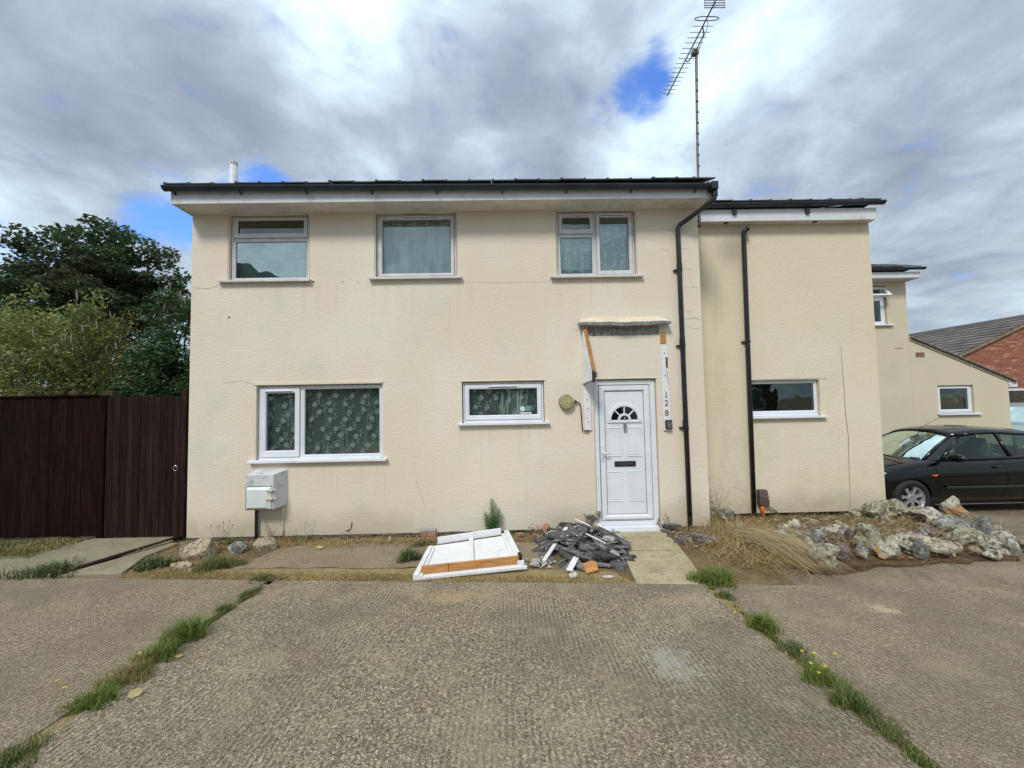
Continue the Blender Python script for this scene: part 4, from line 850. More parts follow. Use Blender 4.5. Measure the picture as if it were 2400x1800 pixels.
# canopy remnants
cn = thing('canopy_remnant', 'broken lead covered stub of the old door canopy', 'canopy remnant', (1.67, 0, 2.93))
m = MB(); n = 26; vs = []
for i in range(n+1):
    u = i/n; x = -.645+1.295*u; wv = .006*math.sin(u*9)+.004*math.sin(u*23); ins = .05 if i in (0, n) else 0
    x0_ = x + (.06 if i == 0 else (-.05 if i == n else 0))
    vs += [(x0_, -.001, .085+wv*.4+(.02 if 3 < i < 24 else 0)), (x, -.115+wv, .010+wv), (x, -.118+wv, -.030+wv*1.5-.010*math.sin(u*3.1)), (x, -.10, -.032), (x, -.0, .02)]
m.add(vs, [(5*i+k, 5*i+5+k, 5*i+5+(k+1) % 5, 5*i+(k+1) % 5) for i in range(n) for k in range(5)]); m.mi = [0 if (j % 5) == 0 else 1 for j in range(len(m.f))]
m.add(vs[:5], [(0, 1, 2, 3, 4)], 1); m.add(vs[-5:], [(0, 1, 2, 3, 4)], 1)
m.build('flashing', [M['cream_paint'], M['lead']], cn, fix=True)
m = MB(); m.box(-.50, .52, -.006, -.0005, -.165, -.035); m.build('cement_scar', M['cement'], cn, bevel=.003)
m = MB()
for i in range(26):
    x = random.choice([random.uniform(-.48, -.38), random.uniform(.34, .50), random.uniform(-.5, .5)]); z = random.uniform(-.16, -.13) if i % 2 else random.uniform(-.15, -.06); r_ = random.uniform(.003, .010)
    m.tube([(x, -.004, z), (x, -.0085, z)], r_, 6)
m.build('hole', M['black'], cn)
bl = thing('canopy_board', 'white board with broken canopy cheek left of the door', 'board', (1.13, 0, 2.1))
m = MB(); m.box(-.052, .046, -.022, -.001, -.40, .62); m.build('board', M['white_wood'], bl, bevel=.003)
m = MB(); m.box(-.050, .048, -.026, -.001, -.672, -.402); m.build('lower_board', M['white_wood'], bl, bevel=.003)
B('raw_end', M['orange_wood'], bl, (-.048, .040, -.020, -.001, .625, .77), bevel=.002)
m = MB()
def tri(m_, pts, t=.012): m_.add([(p[0]-t/2, p[1], p[2]) for p in pts]+[(p[0]+t/2, p[1], p[2]) for p in pts], [tuple(range(len(pts))), tuple(range(len(pts), 2*len(pts)))[::-1]]+[(i, (i+1) % len(pts), (i+1) % len(pts)+len(pts), i+len(pts)) for i in range(len(pts))])
tri(m, [(-.04, -.024, .77), (.01, -.33, .13), (.01, -.33, .02), (-.045, -.024, -.01)]); m.build('cheek', M['white_wood'], bl)
m = MB(); m.box(-.025, .022, -.012, .012, 0, .70, M=Matrix.Translation((-.012, -.045, .775)) @ Matrix(((1, 0, .06, 0), (0, 1, -.42, 0), (0, 0, -.90, 0), (0, 0, 0, 1)))); m.build('orange_batten', M['orange_wood'], bl, bevel=.002)
m = MB(); tri(m, [(-.042, -.02, -.012), (.018, -.335, .018), (.018, -.335, -.008), (-.042, -.02, -.03)], .03); m.build('lower_lip', M['lead'], bl)
m = MB(); m.box(.005, .040, -.35, -.30, -.01, .14); m.box(.02, .060, -.37, -.33, .05, .12); m.tube([(.04, -.35, .10), (.085, -.36, .098)], .003, 6); m.build('metal_bracket', M['trim'], bl, bevel=.003)
m = MB()
for z in (.22, -.24, -.36, -.56): m.tube([(0, -.022, z), (0, -.031, z)], .008, 8)
m.build('screw', M['chrome'], bl)
br = thing('number_board', 'chipped white vertical board carrying house number 1 2 8', 'board', (2.247, 0, 2.0))
m = MB(); m.prism([(-.052, .625), (-.052, -.595), (.052, -.595), (.052, .20), (.030, .28), (.052, .16), (.022, .36), (.022, .42), (.050, .42), (.046, .625)], -.022, -.001)
m = MB(); m.box(-.050, .046, -.022, -.001, .44, .625); m.box(-.050, .010, -.022, -.001, .26, .4395); m.prism([(.010, .30), (.010, .10), (.050, .10), (.050, .25), (.030, .285)], -.022, -.001); m.box(-.050, .010, -.022, -.001, .10, .2595); m.box(-.050, .051, -.022, -.001, -.595, .0995)
m.build('board', M['white_wood'], br, bevel=.0)
B('raw_end', M['orange_wood'], br, (-.045, .030, -.020, -.001, .628, .80), bevel=.002)
B('rotten_patch', wood('grey_split_wood', (.30, .24, .17), (.12, .09, .06), 2), br, (.0105, .045, -.012, -.001, .29, .43), bevel=0)
m = MB(); m.prism([(.018, .25), (.030, .10), (.040, -.02), (.034, .11), (.026, .25)], -.0235, -.0215); m.build('split', M['black'], br)
m = MB()
for z in (.50, .18): m.tube([(-.005, -.022, z), (-.005, -.030, z)], .009, 8)
m.build('screw', M['chrome'], br)
try:
    for ch, z in (('1', -.088), ('2', -.215), ('8', -.352)):
        cu = bpy.data.curves.new('digit', 'FONT'); cu.body = ch; cu.size = .118; cu.extrude = .0015; cu.align_x = 'CENTER'; cu.align_y = 'CENTER'; cu.offset = -.0006
        to = bpy.data.objects.new('digit', cu); C.objects.link(to); bpy.context.view_layer.update()
        dg = bpy.context.evaluated_depsgraph_get(); me = bpy.data.meshes.new_from_object(to.evaluated_get(dg)); bpy.data.objects.remove(to)
        me.materials.clear(); me.materials.append(M['black']); o = link('digit', me, br); o.location = (0.0, -.0245, z); o.rotation_euler = (R(90), 0, 0); o['label'] = 'black numeral '+ch
        if ch == '1': mm = MB(); mm.box(-.020, .020, -.0260, -.0230, z-.043, z-.037); mm.build('numeral_foot', M['black'], br)
except Exception as ex: print('digits', ex)
ks = thing('key_safe', 'small grey and black key safe below number 8', 'key safe', (2.262, -.024, 1.49))
m = MB(); m.box(-.045, .045, -.035, 0, -.062, .062); m.build('body', M['black'], ks, bevel=.008, seg=2)
m = MB(); m.box(-.032, .032, -.046, -.035, -.050, .040); m.build('cover', simple('grey_cover', (.22, .23, .25), .35, .1, metal=.5, bmp=0), ks, bevel=.008, seg=2)
B('slider', M['black'], ks, (-.018, .018, -.049, -.046, .020, .034), (-.022, .022, -.049, -.046, -.028, -.020), bevel=.002)
bb = thing('junction_box', 'small brown plastic box on the wing wall beside the downpipe', 'junction box', (3.90, WY, .30))
m = MB(); m.add([(-.075, 0, -.005), (.078, 0, -.005), (.072, 0, .125), (-.068, 0, .125), (-.070, -.10, -.005), (.070, -.10, -.005), (.062, -.075, .125), (-.058, -.075, .125)], [(0,1,2,3),(4,7,6,5),(0,4,5,1),(1,5,6,2),(2,6,7,3),(3,7,4,0)]); m.build('lid', M['brown_box'], bb, bevel=.012, seg=2)
B('base', M['brown_box'], bb, (-.072, .075, -.098, 0, -.105, -.009), bevel=.010)
m = MB(); m.tube([(-.03, -.05, -.105), (-.015, -.055, -.18), (-.005, -.05, -.30)], .026, 10); tag(m.build('cable_sleeve', M['orange'], loc=(3.90, WY, .30), smooth=True), 'bright orange sleeve poking down from the brown box', 'cable sleeve')
m = MB(); m.tube([(.06, -.05, -.10), (.12, -.04, -.15), (.20, -.02, -.20), (.26, -.01, -.25)], .006, 6); m.tube([(.05, -.05, -.10), (.13, -.03, -.19), (.22, -.01, -.25)], .004, 6); tag(m.build('loose_wire', M['black'], loc=(3.90, WY, .30)), 'thin black wires running from the brown box to the ground', 'wire')

# ------------------------------------------------------------------ TV antenna
an = thing('tv_antenna', 'long rooftop television antenna on a tall rusty mast', 'antenna', (3.0, .28, 4.45))
m = MB(); m.tube([(-.02, 0, .0), (.0, 0, 1.2), (.035, -.015, 2.80)], .018, 10); m.build('mast', M['mast'], an)
m = MB()
for k in range(9): m.tube([(.002+.003*k, -.002*k, .95+k*.17), (.002+.003*k, -.002*k, .972+k*.17)], .0205, 10)
m.build('tape_band', M['black'], an)
m = MB(); m.box(-.19, .0, -.02, .02, .10, .13); m.box(-.04, .03, -.03, .03, .02, .06); m.box(-.19, -.18, -.06, .06, .02, .22); m.build('wall_bracket', M['mast'], an, bevel=.003)
# boom along y, near end overhead
bz = 2.86
bo = MB(); bo.tube([(-.030, .90, bz-.03), (-.02, -.68, bz+.02)], .0105, 8); bo.build('boom', M['ant'], an)
m = MB(); m.tube([(-.025, .20, bz-.015), (-.01, .16, bz-.08), (.02, -.02, bz-.09), (.01, -.30, bz-.075), (-.022, -.34, bz-.006)], .009, 8); m.box(-.03, .055, -.05, .02, bz-.13, bz-.06); m.build('support_arm', M['ant'], an)
for k in range(15):
    t_ = k/14; y = .88-1.24*t_; hl = .105+.045*t_; m = MB(); m.tube([(-.03-hl, y+random.uniform(-.006, .006), bz-.012), (-.03+hl, y+random.uniform(-.006, .006), bz-.010)], .0042, 6); m.build('director', M['ant'], an)
m = MB(); P = []
for k in range(24):
    a = 2*math.pi*k/24; P.append((-.025+.13*math.cos(a)+.045*(1 if math.cos(a) > 0 else -1), -.46+.03*math.sin(a), bz+.0))
P.append(P[0]); m.tube(P, .006, 6, cap=False); m.build('dipole', M['ant'], an)
m = MB()
for z in (-.08, -.045, -.01, .03, .065, .10): m.tube([(-.16, -.66, bz+z+.03), (.12, -.66, bz+z+.03)], .0055, 6)
for x in (-.16, -.02, .12): m.tube([(x, -.66, bz-.055), (x, -.66, bz+.135)], .0055, 6)
m.build('reflector', M['ant'], an)
m = MB(); m.tube([(-.02, -.46, bz-.02), (.02, -.40, bz-.05), (.03, -.15, bz-.11), (.05, -.02, bz-.18), (.045, 0, 2.2)], .004, 6); m.build('coax_cable', M['black'], an)

# ------------------------------------------------------------------ gate, fence
fence = thing('timber_fence', 'very dark brown close boarded fence left of the gate', 'fence', (-6.9, .16, 0))
fb = MB(); fb.box(-.062, .062, 0, .016, 0.0, 1.99); f0 = None; x = .98; i = 0
while x > -3.2:
    if f0 is None: f0 = fb.build('board', M['fence_wood'], fence, bevel=.002); o = f0
    else: o = f0.copy(); C.objects.link(o); o.parent = fence
    o.location = (x, random.uniform(0, .008)+.008*(i % 2), .06+random.uniform(-.006, .006)); o.rotation_euler = (0, 0, .06); x -= .115; i += 1
B('rail', M['fence_wood'], fence, (-3.3, 1.05, -.02, -.004, 2.045, 2.068), bevel=.003)
for x in (.63, 1.11): B('post', M['post_wood'], fence, (x-.078, x+.078, .04, .12, 0, 2.115), bevel=.006)
gate = thing('timber_gate', 'dark brown boarded side gate with ring handle', 'gate', (-5.70, .13, .055))
gb = MB(); gb.box(.002, .0925, -.018, 0, 0, 1.965); g0 = None
for i in range(11):
    if g0 is None: g0 = gb.build('board', M['gate_wood'], gate, bevel=.003); o = g0
    else: o = g0.copy(); C.objects.link(o); o.parent = gate
    o.location = (.005+i*.0945, random.uniform(-.002, .002), random.uniform(-.004, .004))
B('rail', M['gate_wood'], gate, (0, 1.05, .001, .03, .2, .32), (0, 1.05, .001, .03, 1.6, 1.72), bevel=.003)
m = MB(); m.tube([(.995+.030*math.cos(a), -.028-.004*math.sin(a), .945+.036*math.sin(a)) for a in [k*math.pi/10 for k in range(21)]], .0065, 8, cap=False); m.tube([(.995, -.018, .975), (.995, -.034, .975)], .018, 12); m.build('ring_handle', M['chrome'], gate, smooth=True)
m = MB()
for (x, z, a, b_) in ((.30, 1.62, .08, .02), (.22, 1.615, .05, .03), (.50, 1.38, .012, .05), (.39, 1.20, .012, .012), (.62, .62, .02, .03), (.40, 1.0, .008, .1)): m.box(x-a, x+a, -.0195, -.0188, z-b_, z+b_)
gpo = thing('gate_post', 'dark timber post between the gate and the house corner', 'post', (-4.60, .12, 0)); B('post', M['gate_wood'], gpo, (-.038, .038, -.03, .05, 0, 2.10), bevel=.004)
gps = thing('gate_post', 'dark timber post on the hinge side of the gate', 'post', (-5.76, .14, 0)); B('post', M['fence_wood'], gps, (-.04, .04, -.03, .05, 0, 2.05), bevel=.004)

# ------------------------------------------------------------------ stones
def stone_mesh(w_, h_, d_, seed, rough=.35, holes=0, flat=.0):
    b = bmesh.new(); bmesh.ops.create_icosphere(b, subdivisions=3, radius=.5)
    sd = Vector((seed*3.1, seed*1.7, seed*.9))
    cuts = []
    r_ = random.Random(seed)
    for _ in range(7):
        v = Vector((r_.uniform(-1, 1), r_.uniform(-1, 1), r_.uniform(-.6, 1))).normalized(); cuts.append((v, r_.uniform(.30, .44)))
    hs = [(Vector((r_.uniform(-.6, .6), -.8, r_.uniform(-.2, .6))).normalized(), r_.uniform(.12, .2)) for _ in range(holes)]
    for v in b.verts:
        p = v.co.copy(); nrm = p.normalized()
        for (c_, dd) in cuts:
            e = p.dot(c_)-dd
            if e > 0: p -= c_*e*.85
        p += nrm*(mnoise.noise(p*2.2+sd)*rough*.5+mnoise.noise(p*6.0+sd)*rough*.22)
        for (c_, rr) in hs:
            e = (nrm-c_).length
            if e < rr*2: p -= nrm*.20*(1-e/(rr*2))
        v.co = Vector((p.x*w_, p.y*d_, p.z*h_))
    me = bpy.data.meshes.new('stone'); b.to_mesh(me); b.free(); return me
SL = [(6.05,0.79,0.308,0.135,'moss','flat mossy stone on top of the pile behind the car wheel'),(5.38,0.20,0.305,0.24,'moss','lumpy green stone at the wing corner under the flat mossy one'),(5.86,0.44,0.297,0.228,'moss','rounded green stone in front of the car wheel'),(6.03,0.26,0.315,0.157,'tan','long tan stone right of the rounded green one'),(5.96,-0.01,0.321,0.193,'white','white crusted stone with a dark hollow'),(6.49,0.19,0.267,0.244,'orange','cream stone with orange stained right face nearest the car'),(5.74,0.79,0.123,0.098,'grey','small dark stone left of the mossy slab by the wing corner'),(3.29,-0.68,0.288,0.186,'moss','pale green slab stone behind the fallen straw'),(3.73,-0.66,0.243,0.168,'grey','grey white flint beside the holed stone'),(3.41,-1.16,0.316,0.183,'moss','large green flint with two round holes'),(4.18,-0.43,0.216,0.137,'white','rounded white stone in the middle of the rockery'),(4.22,-0.54,0.115,0.173,'grey','narrow grey stone leaning on the rounded white one'),(4.22,-0.69,0.13,0.167,'brown','small reddish brown stone left of the tall green one'),(4.24,-0.85,0.233,0.251,'moss','tall green stone in the middle of the front row'),(4.28,-1.05,0.257,0.171,'orange','white stone with orange underside at the front'),(4.72,-0.81,0.217,0.145,'white','pointed white stone right of the grey slab'),(4.57,-1.11,0.135,0.186,'grey','upright greyish white stone at the front edge'),(5.86,-0.34,0.341,0.16,'grey','long pale grey stone behind the right heap'),(5.45,-0.84,0.307,0.217,'moss','broad grey green stone in the right heap'),(4.87,-1.02,0.346,0.173,'tan','wide lumpy tan stone right of the upright one'),(5.73,-0.81,0.218,0.291,'grey','tall dark grey stone with a white patch near the right edge'),(5.69,-0.98,0.262,0.21,'white','cream white stone at the right end'),(5.35,-1.15,0.201,0.084,'white','low white stone at the front right edge'),(5.46,-0.97,0.123,0.105,'moss','small green stone behind the low white one'),(3.72,-1.08,0.187,0.17,'brown','purple brown stone right of the holed stone'),(4.02,-0.99,0.104,0.087,'grey','small grey stone between the holed and tall green stones'),(3.00,0.40,0.228,0.30,'moss','mossy boulder in the corner between house and wing'),(3.28,0.42,0.233,0.14,'grey','grey stone at the foot of the wing wall left of its pipe'),(5.38,-0.48,0.292,0.117,'brown','brown stone half buried in the middle of the bed'),(3.12,-0.13,0.208,0.104,'moss','dark mossy stone in the grass clump'),(3.45,-0.73,0.129,0.11,'tan','small tan stone right of the pale green slab'),(3.35,-0.91,0.159,0.106,'moss','small green stone under the fallen straw'),(5.09,-0.67,0.168,0.112,'grey','grey stone left of the broad green one'),(5.28,-1.05,0.103,0.069,'tan','tiny tan stone at the front right'),(5.16,0.30,0.131,0.109,'moss','yellow lichened stone below the wing plinth')]
for i, (x, y, w_, h_, mm, lb) in enumerate(SL):
    me = stone_mesh(w_*1.14, h_*1.28, min(w_, h_*1.5)*1.0, i+3, .55, 2 if i in (4, 8, 9, 5, 21) else 0); me.materials.append(M['st_'+mm])
    me.polygons.foreach_set('use_smooth', [True]*len(me.polygons))
    o = link('flint_stone', me, None, loc=(x, y, h_*.45+.03)); o.rotation_euler = (random.uniform(-.1, .1), random.uniform(-.15, .15), random.uniform(-.4, .4)); tag(o, lb, 'stone', 'flint stones of the rockery')
    es = o.modifiers.new('split', 'EDGE_SPLIT'); es.split_angle = R(38)
me = stone_mesh(.10, .04, .36, 77, .2); me.materials.append(M['st_moss']); o = link('flint_stone', me, None, loc=(4.55, -.95, .10)); o.rotation_euler = (.5, .1, .75); tag(o, 'long narrow grey slab lying diagonally in the front row', 'stone', 'flint stones of the rockery')
ex = random.Random(5); kinds = ['moss', 'grey', 'white', 'tan', 'brown', 'moss', 'white']
desc = {'moss': 'mossy green', 'grey': 'grey', 'white': 'pale crusted', 'tan': 'tan', 'brown': 'brown'}
for i in range(46):
    x = ex.uniform(3.35, 6.45); y = ex.uniform(-1.14, .05) if x < 5 else ex.uniform(-1.05, .35); k_ = kinds[i % 7]; a_ = ex.uniform(.06, .14)
    me = stone_mesh(a_*1.3, a_*1.1, a_, 300+i, .6); me.materials.append(M['st_'+k_]); me.polygons.foreach_set('use_smooth', [True]*len(me.polygons))
    o = link('flint_stone', me, None, loc=(x, y, .03+a_*.35)); o.rotation_euler = (ex.uniform(-.4, .4), ex.uniform(-.4, .4), ex.uniform(0, 3)); o.modifiers.new('split', 'EDGE_SPLIT').split_angle = R(38)
    tag(o, 'small %s flint wedged in the %s of the rockery, %s' % (desc[k_], 'left third' if x < 4.3 else ('middle' if x < 5.4 else 'right third'), 'at the front' if y < -.8 else ('mid bed' if y < -.35 else 'towards the back')), 'stone', 'flint stones of the rockery')
# rubble between the flints
m = MB()
for i in range(300):
    x = random.uniform(3.1, 6.5); y = random.uniform(-1.15, .45)*(1 if x > 4 else .8); s_ = random.uniform(.006, .034)
    if x < 3.6 and y > -.3: continue
    Mt = Matrix.Translation((x, y, .03+random.uniform(0, .03))) @ Matrix.Rotation(random.uniform(0, 3), 4, 'Z') @ Matrix.Rotation(random.uniform(0, 1), 4, 'X'); m.box(-s_, s_, -s_*.7, s_*.7, -s_*.5, s_*.5, M=Mt)
o = m.build('rubble', M['st_tan'], fix=False); tag(o, 'small stone chips scattered between the flints', 'rubble', kind='stuff')
LS = [(-3.86, -.50, .42, .20, .26, 'sand', 'large flat buff sandstone left of the meter pipe'), (-3.80, -.83, .22, .07, .11, 'sand', 'thin wedge of buff stone leaning on the big sandstone'), (-3.46, -.42, .24, .13, .18, 'grey', 'blue grey stone behind the grass tuft'), (-3.18, -.32, .30, .14, .2, 'sand', 'cracked buff stone right of the blue grey one'), (-3.62, -.93, .07, .03, .05, 'white', 'small pale pebble in the dry grass')]
for i, (x, y, w_, h_, d_, mm, lb) in enumerate(LS):
    me = stone_mesh(w_*1.1, h_*1.5, d_*1.2, 50+i, .22); me.materials.append(M['st_'+mm]); me.polygons.foreach_set('use_smooth', [True]*len(me.polygons))
    o = link('stone', me, None, loc=(x, y, h_*.35)); o.rotation_euler = (0, random.uniform(-.1, .1), random.uniform(-.3, .3)); o.modifiers.new('split', 'EDGE_SPLIT').split_angle = R(35); tag(o, lb, 'stone', 'stones under the meter box')

# ------------------------------------------------------------------ slate heap by the door
slates = []
for k in range(7):
    r_ = random.Random(90+k); n = r_.randint(5, 7); poly = []
    for i in range(n):
        a = 2*math.pi*(i+r_.uniform(-.3, .3))/n; poly.append((math.cos(a)*.5*r_.uniform(.80, 1.0), math.sin(a)*.5*(r_.uniform(.28, .58) if k < 4 else r_.uniform(.12, .26))))
    mm = MB(); h = .5; mm.prism(poly, -.045, .0, axis='z')
    # split second layer
    poly2 = [(x*r_.uniform(.75, .97), y*r_.uniform(.75, .97)) for x, y in poly]; mm.prism(poly2, .0005, .035, axis='z')
    o = mm.build('slate_proto', M['slate']); slates.append(o.data); bpy.data.objects.remove(o)
def heap_z(x, y):
    r2 = ((x-.93)/.56)**2+((y+.50)/.70)**2; return max(0, .155*(1-r2))
HL = ['broken grey slate in the heap left of the door path']
def put_slate(x, y, z, s_, rz, tx, ty, label, group='broken slates heaped by the door'):
    o = bpy.data.objects.new('slate', random.choice(slates)); C.objects.link(o); o.location = (x, y, z); o.scale = (s_, s_*random.uniform(.7, 1.1), random.uniform(.22, .42)); o.rotation_euler = (tx, ty, rz)
    return tag(o, label, 'slate', group)
zone_group = 'broken slates heaped by the door'
def zone(x, y, i):
    fb = 'back' if y > -.25 else ('middle' if y > -.65 else 'front'); lr = 'left side' if x < .72 else ('centre' if x < 1.12 else 'right side')
    return 'broken slate %s the heap %s, %s, %s' % (('low in' if i < 90 else 'on top of'), fb, lr, 'nearer the wall' if int(y*9) % 2 else 'nearer the drive')
for i in range(170):
    for _ in range(20):
        x = .93+random.uniform(-.60, .52); y = -.50+random.uniform(-.75, .55)
        r2 = ((x-.93)/.56)**2+((y+.50)/.72)**2
        if r2 < 1.05 and x < 1.50+.0*y: break
    hz = heap_z(x, y)*(.55+.45*(i/170)); gx = -(x-.93)*.9; gy = (y+.42)*.6
    put_slate(x, y, .03+hz+random.uniform(-.01, .02), (random.uniform(.08, .22) if i % 3 else random.uniform(.22, .42)), (random.gauss(-.7, .5) if x > .95 else random.gauss(.6, .9)), -gy*.6+random.uniform(-1.1, .8)*(1 if i > 60 else .4), -gx*.55+random.uniform(-.7, .7)*(1 if i > 60 else .4), zone(x, y, i), zone_group)
for (x, y, s_, rz, ty, lb) in ((1.33, -.62, .42, -.75, .35, 'long slate sliding off the right side of the heap onto the path'), (1.22, -.60, .40, -.7, .3, 'long slate lying just above the one sliding onto the path'), (.62, -.55, .40, .05, 0, 'thick rippled slate at the left end of the heap'), (.86, .0, .42, .15, .1, 'wide flat slate at the back top of the heap'), (1.05, -1.05, .38, -.35, .1, 'long flat slate at the front right of the heap'), (.70, -.95, .34, -.5, .15, 'square grey slate at the front left of the heap')):
    put_slate(x, y, .06+heap_z(x, y)*1.05, s_, rz, random.uniform(-.15, .3), ty, lb)
for i in range(16):
    x = random.uniform(2.10, 2.50); y = random.uniform(-.62, -.08); x += -(y+.3)*.15
    put_slate(x, y, .03+random.uniform(0, .07)*(1-abs(x-2.3)*2), random.uniform(.09, .22), random.uniform(-1.2, -.2), random.uniform(-.3, .3), random.uniform(-.2, .4), '%s broken slate right of the door path, %s' % (('small', 'narrow', 'chipped', 'dusty')[i % 4], 'close to the wall' if y > -.25 else ('half way out' if y > -.45 else 'farthest from the wall')), 'slates right of the door path')
put_slate(2.50, -.50, .09, .46, -.50, .35, .12, 'long grey slate propped over the litter right of the path', 'slates right of the door path')
put_slate(2.22, -.10, .12, .30, .02, .3, .05, 'flat slate topping the litter right of the door path', 'slates right of the door path')
# mortar lumps and brick pieces
for i, (x, y, z, a, b_, c_, mt, lb) in enumerate([(1.12, .0, .25, .20, .10, .06, 'mortar', 'pale mortar covered slab at the top of the heap'), (1.20, .02, .27, .14, .22, .05, 'st_moss', 'greenish concrete shard standing at the top of the heap'), (1.40, -.42, .10, .17, .09, .05, 'mortar', 'speckled mortar lump at the right foot of the heap'), (.50, -.12, .12, .16, .10, .07, 'redbrick_bit', 'half round red clay piece left of the heap'), (.56, -.22, .08, .16, .08, .05, 'mortar', 'speckled mortar lump below the red clay piece'), (.36, -.22, .06, .10, .06, .03, 'redbrick_bit', 'broken orange tile piece left of the red clay one'), (.14, -.12, .05, .12, .05, .03, 'redbrick_bit', 'thin red shard near the white panel'), (.28, -1.06, .05, .12, .09, .06, 'mortar', 'mortar crumbs right of the white panel'), (.66, -1.33, .03, .09, .07, .03, 'mortar_pale', 'white lump at the front of the heap'), (1.02, -1.38, .025, .12, .05, .02, 'mortar_pale', 'flat white lump at the edge of the driveway'), (1.20, -.70, .17, .14, .08, .05, 'mortar', 'mortar lump on the right slope of the heap'), (1.18, -.98, .10, .12, .06, .04, 'mortar', 'mortar lump low on the right slope'), (2.12, -.0, .09, .16, .10, .12, 'st_white', 'white rubble lump against the door jamb'), (2.60, -.15, .04, .10, .05, .012, 'mortar_pale', 'white paint flake right of the downpipe foot'), (-1.62, -.14, .03, .05, .05, .05, 'mortar_pale', 'small white lump at the foot of the wall')]):
    me = stone_mesh(a*1.2, c_*1.5, b_*1.2, 120+i, .3); me.materials.append(M[mt]); o = link('rubble_lump', me, None, loc=(x, y, z)); o.rotation_euler = (random.uniform(-.3, .3), random.uniform(-.3, .3), random.uniform(0, 3)); tag(o, lb, 'rubble')
m = MB()
for i in range(90):
    x = .93+random.gauss(0, .33); y = -.5+random.gauss(0, .38)
    if x > 1.38-.0*y or y > .02 or y < -1.40: continue
    s_ = random.uniform(.003, .009); Mt = Matrix.Translation((x, y, .04+heap_z(x, y)*1.06+.02)) @ Matrix.Rotation(random.uniform(0, 3), 4, 'Z') @ Matrix.Rotation(random.uniform(-.6, .6), 4, 'X'); m.box(-s_*1.4, s_*1.4, -s_, s_, -s_*.5, s_*.5, M=Mt)
for i in range(50):
    x = random.gauss(2.35, .13); y = random.gauss(-.35, .16); s_ = random.uniform(.004, .012); m.box(x-s_, x+s_, y-s_, y+s_, .03, .03+s_)
for i in range(60):
    x = random.gauss(.33, .10); y = random.gauss(-1.02, .07); s_ = random.uniform(.003, .010); m.box(-s_*1.5, s_*1.5, -s_, s_, -s_*.5, s_*.5, M=Matrix.Translation((x, y, .03)) @ Matrix.Rotation(i, 4, 'Z'))
tag(m.build('plaster_crumbs', M['mortar_pale'], fix=False), 'pale plaster crumbs strewn over the slate heap', 'crumbs', kind='stuff')
def bar(name, a, b_, w_, h_, mat, lb, cat):
    a, b_ = Vector(a), Vector(b_); t_ = (b_-a); L_ = t_.length; q = t_.to_track_quat('X', 'Z')
    m_ = MB(); m_.box(0, L_, -w_/2, w_/2, -h_/2, h_/2); m_.box(0, L_, -w_*.12, w_*.12, h_/2+.0005, h_/2+.004)
    o = m_.build(name, mat, bevel=.002); o.location = a; o.rotation_mode = 'QUATERNION'; o.rotation_quaternion = q; return tag(o, lb, cat)
bar('trim_strip', (.38, -.99, .04), (.74, -.36, .20), .045, .014, M['white_wood'], 'white plastic trim strip leaning on the left of the slate heap', 'trim strip')
bar('trim_strip', (.74, -1.06, .10), (.62, -1.28, .05), .065, .012, M['white_wood'], 'short white board sticking out of the front of the heap', 'trim strip')
bar('trim_strip', (.86, -.34, .30), (1.02, -.50, .26), .018, .010, M['white_wood'], 'thin white sliver on top of the heap', 'trim strip')
bar('trim_strip', (1.14, -.38, .24), (1.30, -.52, .19), .05, .010, M['white_wood'], 'pale chipped board on the right of the heap', 'trim strip')
bar('trim_strip', (.92, -.72, .24), (1.12, -.86, .17), .016, .010, M['white_wood'], 'thin white edge strip across the middle of the heap', 'trim strip')
m = MB(); m.prism([(-.08, -.10), (.06, -.08), (.10, .05), (.05, .08), (-.07, .06)], 0, .018, axis='z'); o = m.build('plywood_offcut', M['orange_wood'], bevel=.002); o.location = (.86, -1.20, .045); o.rotation_euler = (.22, -.05, .2); tag(o, 'orange plywood offcut at the front of the slate heap', 'plywood')
# red brick by the panel
bk = MB(); bk.box(-.105, .105, -.05, .05, 0, .066); o = bk.build('loose_brick', M['redbrick_bit'], bevel=.006); o.location = (-1.09, -.16, .075); o.rotation_euler = (0, 0, .03); tag(o, 'upper red brick with cement top beside the white panel', 'brick')
o2 = o.copy(); C.objects.link(o2); o2.location = (-1.08, -.165, .006); tag(o2, 'lower red brick under the cement topped one', 'brick')
B('cement_top', M['cement'], o, (-.10, .10, -.048, .048, .067, .074), bevel=.002)

# ------------------------------------------------------------------ dismantled canopy panel
pn = thing('dismantled_canopy', 'dismantled white door canopy lying upside down on the ground', 'canopy panel', (-.45, -.80, .0))
A_, B2, C2, D2 = Vector((-.55, .26, .07)), Vector((.44, .50, .11)), Vector((.61, -.40, .07)), Vector((-.56, -.56, .045))
def pl(u, v, h=0.0):
    p = (A_*(1-u)+B2*u)*(1-v)+(D2*(1-u)+C2*u)*v; return (p.x, p.y, p.z+h)
def pbox(m_, u0, u1, v0, v1, h0, h1):
    vs = [pl(u, v, h) for u in (u0, u1) for v in (v0, v1) for h in (h0, h1)]; m_.add(vs, [(0,1,3,2),(4,6,7,5),(0,4,5,1),(2,3,7,6),(0,2,6,4),(1,5,7,3)])
m = MB(); pbox(m, .03, .97, .02, .98, -.012, 0); m.build('sheet', M['white_panel'], pn)
m = MB(); pbox(m, .09, .90, -.05, -.02, .0, .085); m.build('rear_fascia', M['white_wood'], pn, bevel=.003)
m = MB(); pbox(m, .485, .535, -.015, .80, .001, .028); m.build('centre_batten', M['white_wood'], pn, bevel=.002)
m = MB(); pbox(m, .0, .05, .10, 1.0, .0, .035); pbox(m, .05, .08, .12, 1.0, .0, .018); m.build('left_edge', M['white_wood'], pn, bevel=.003)
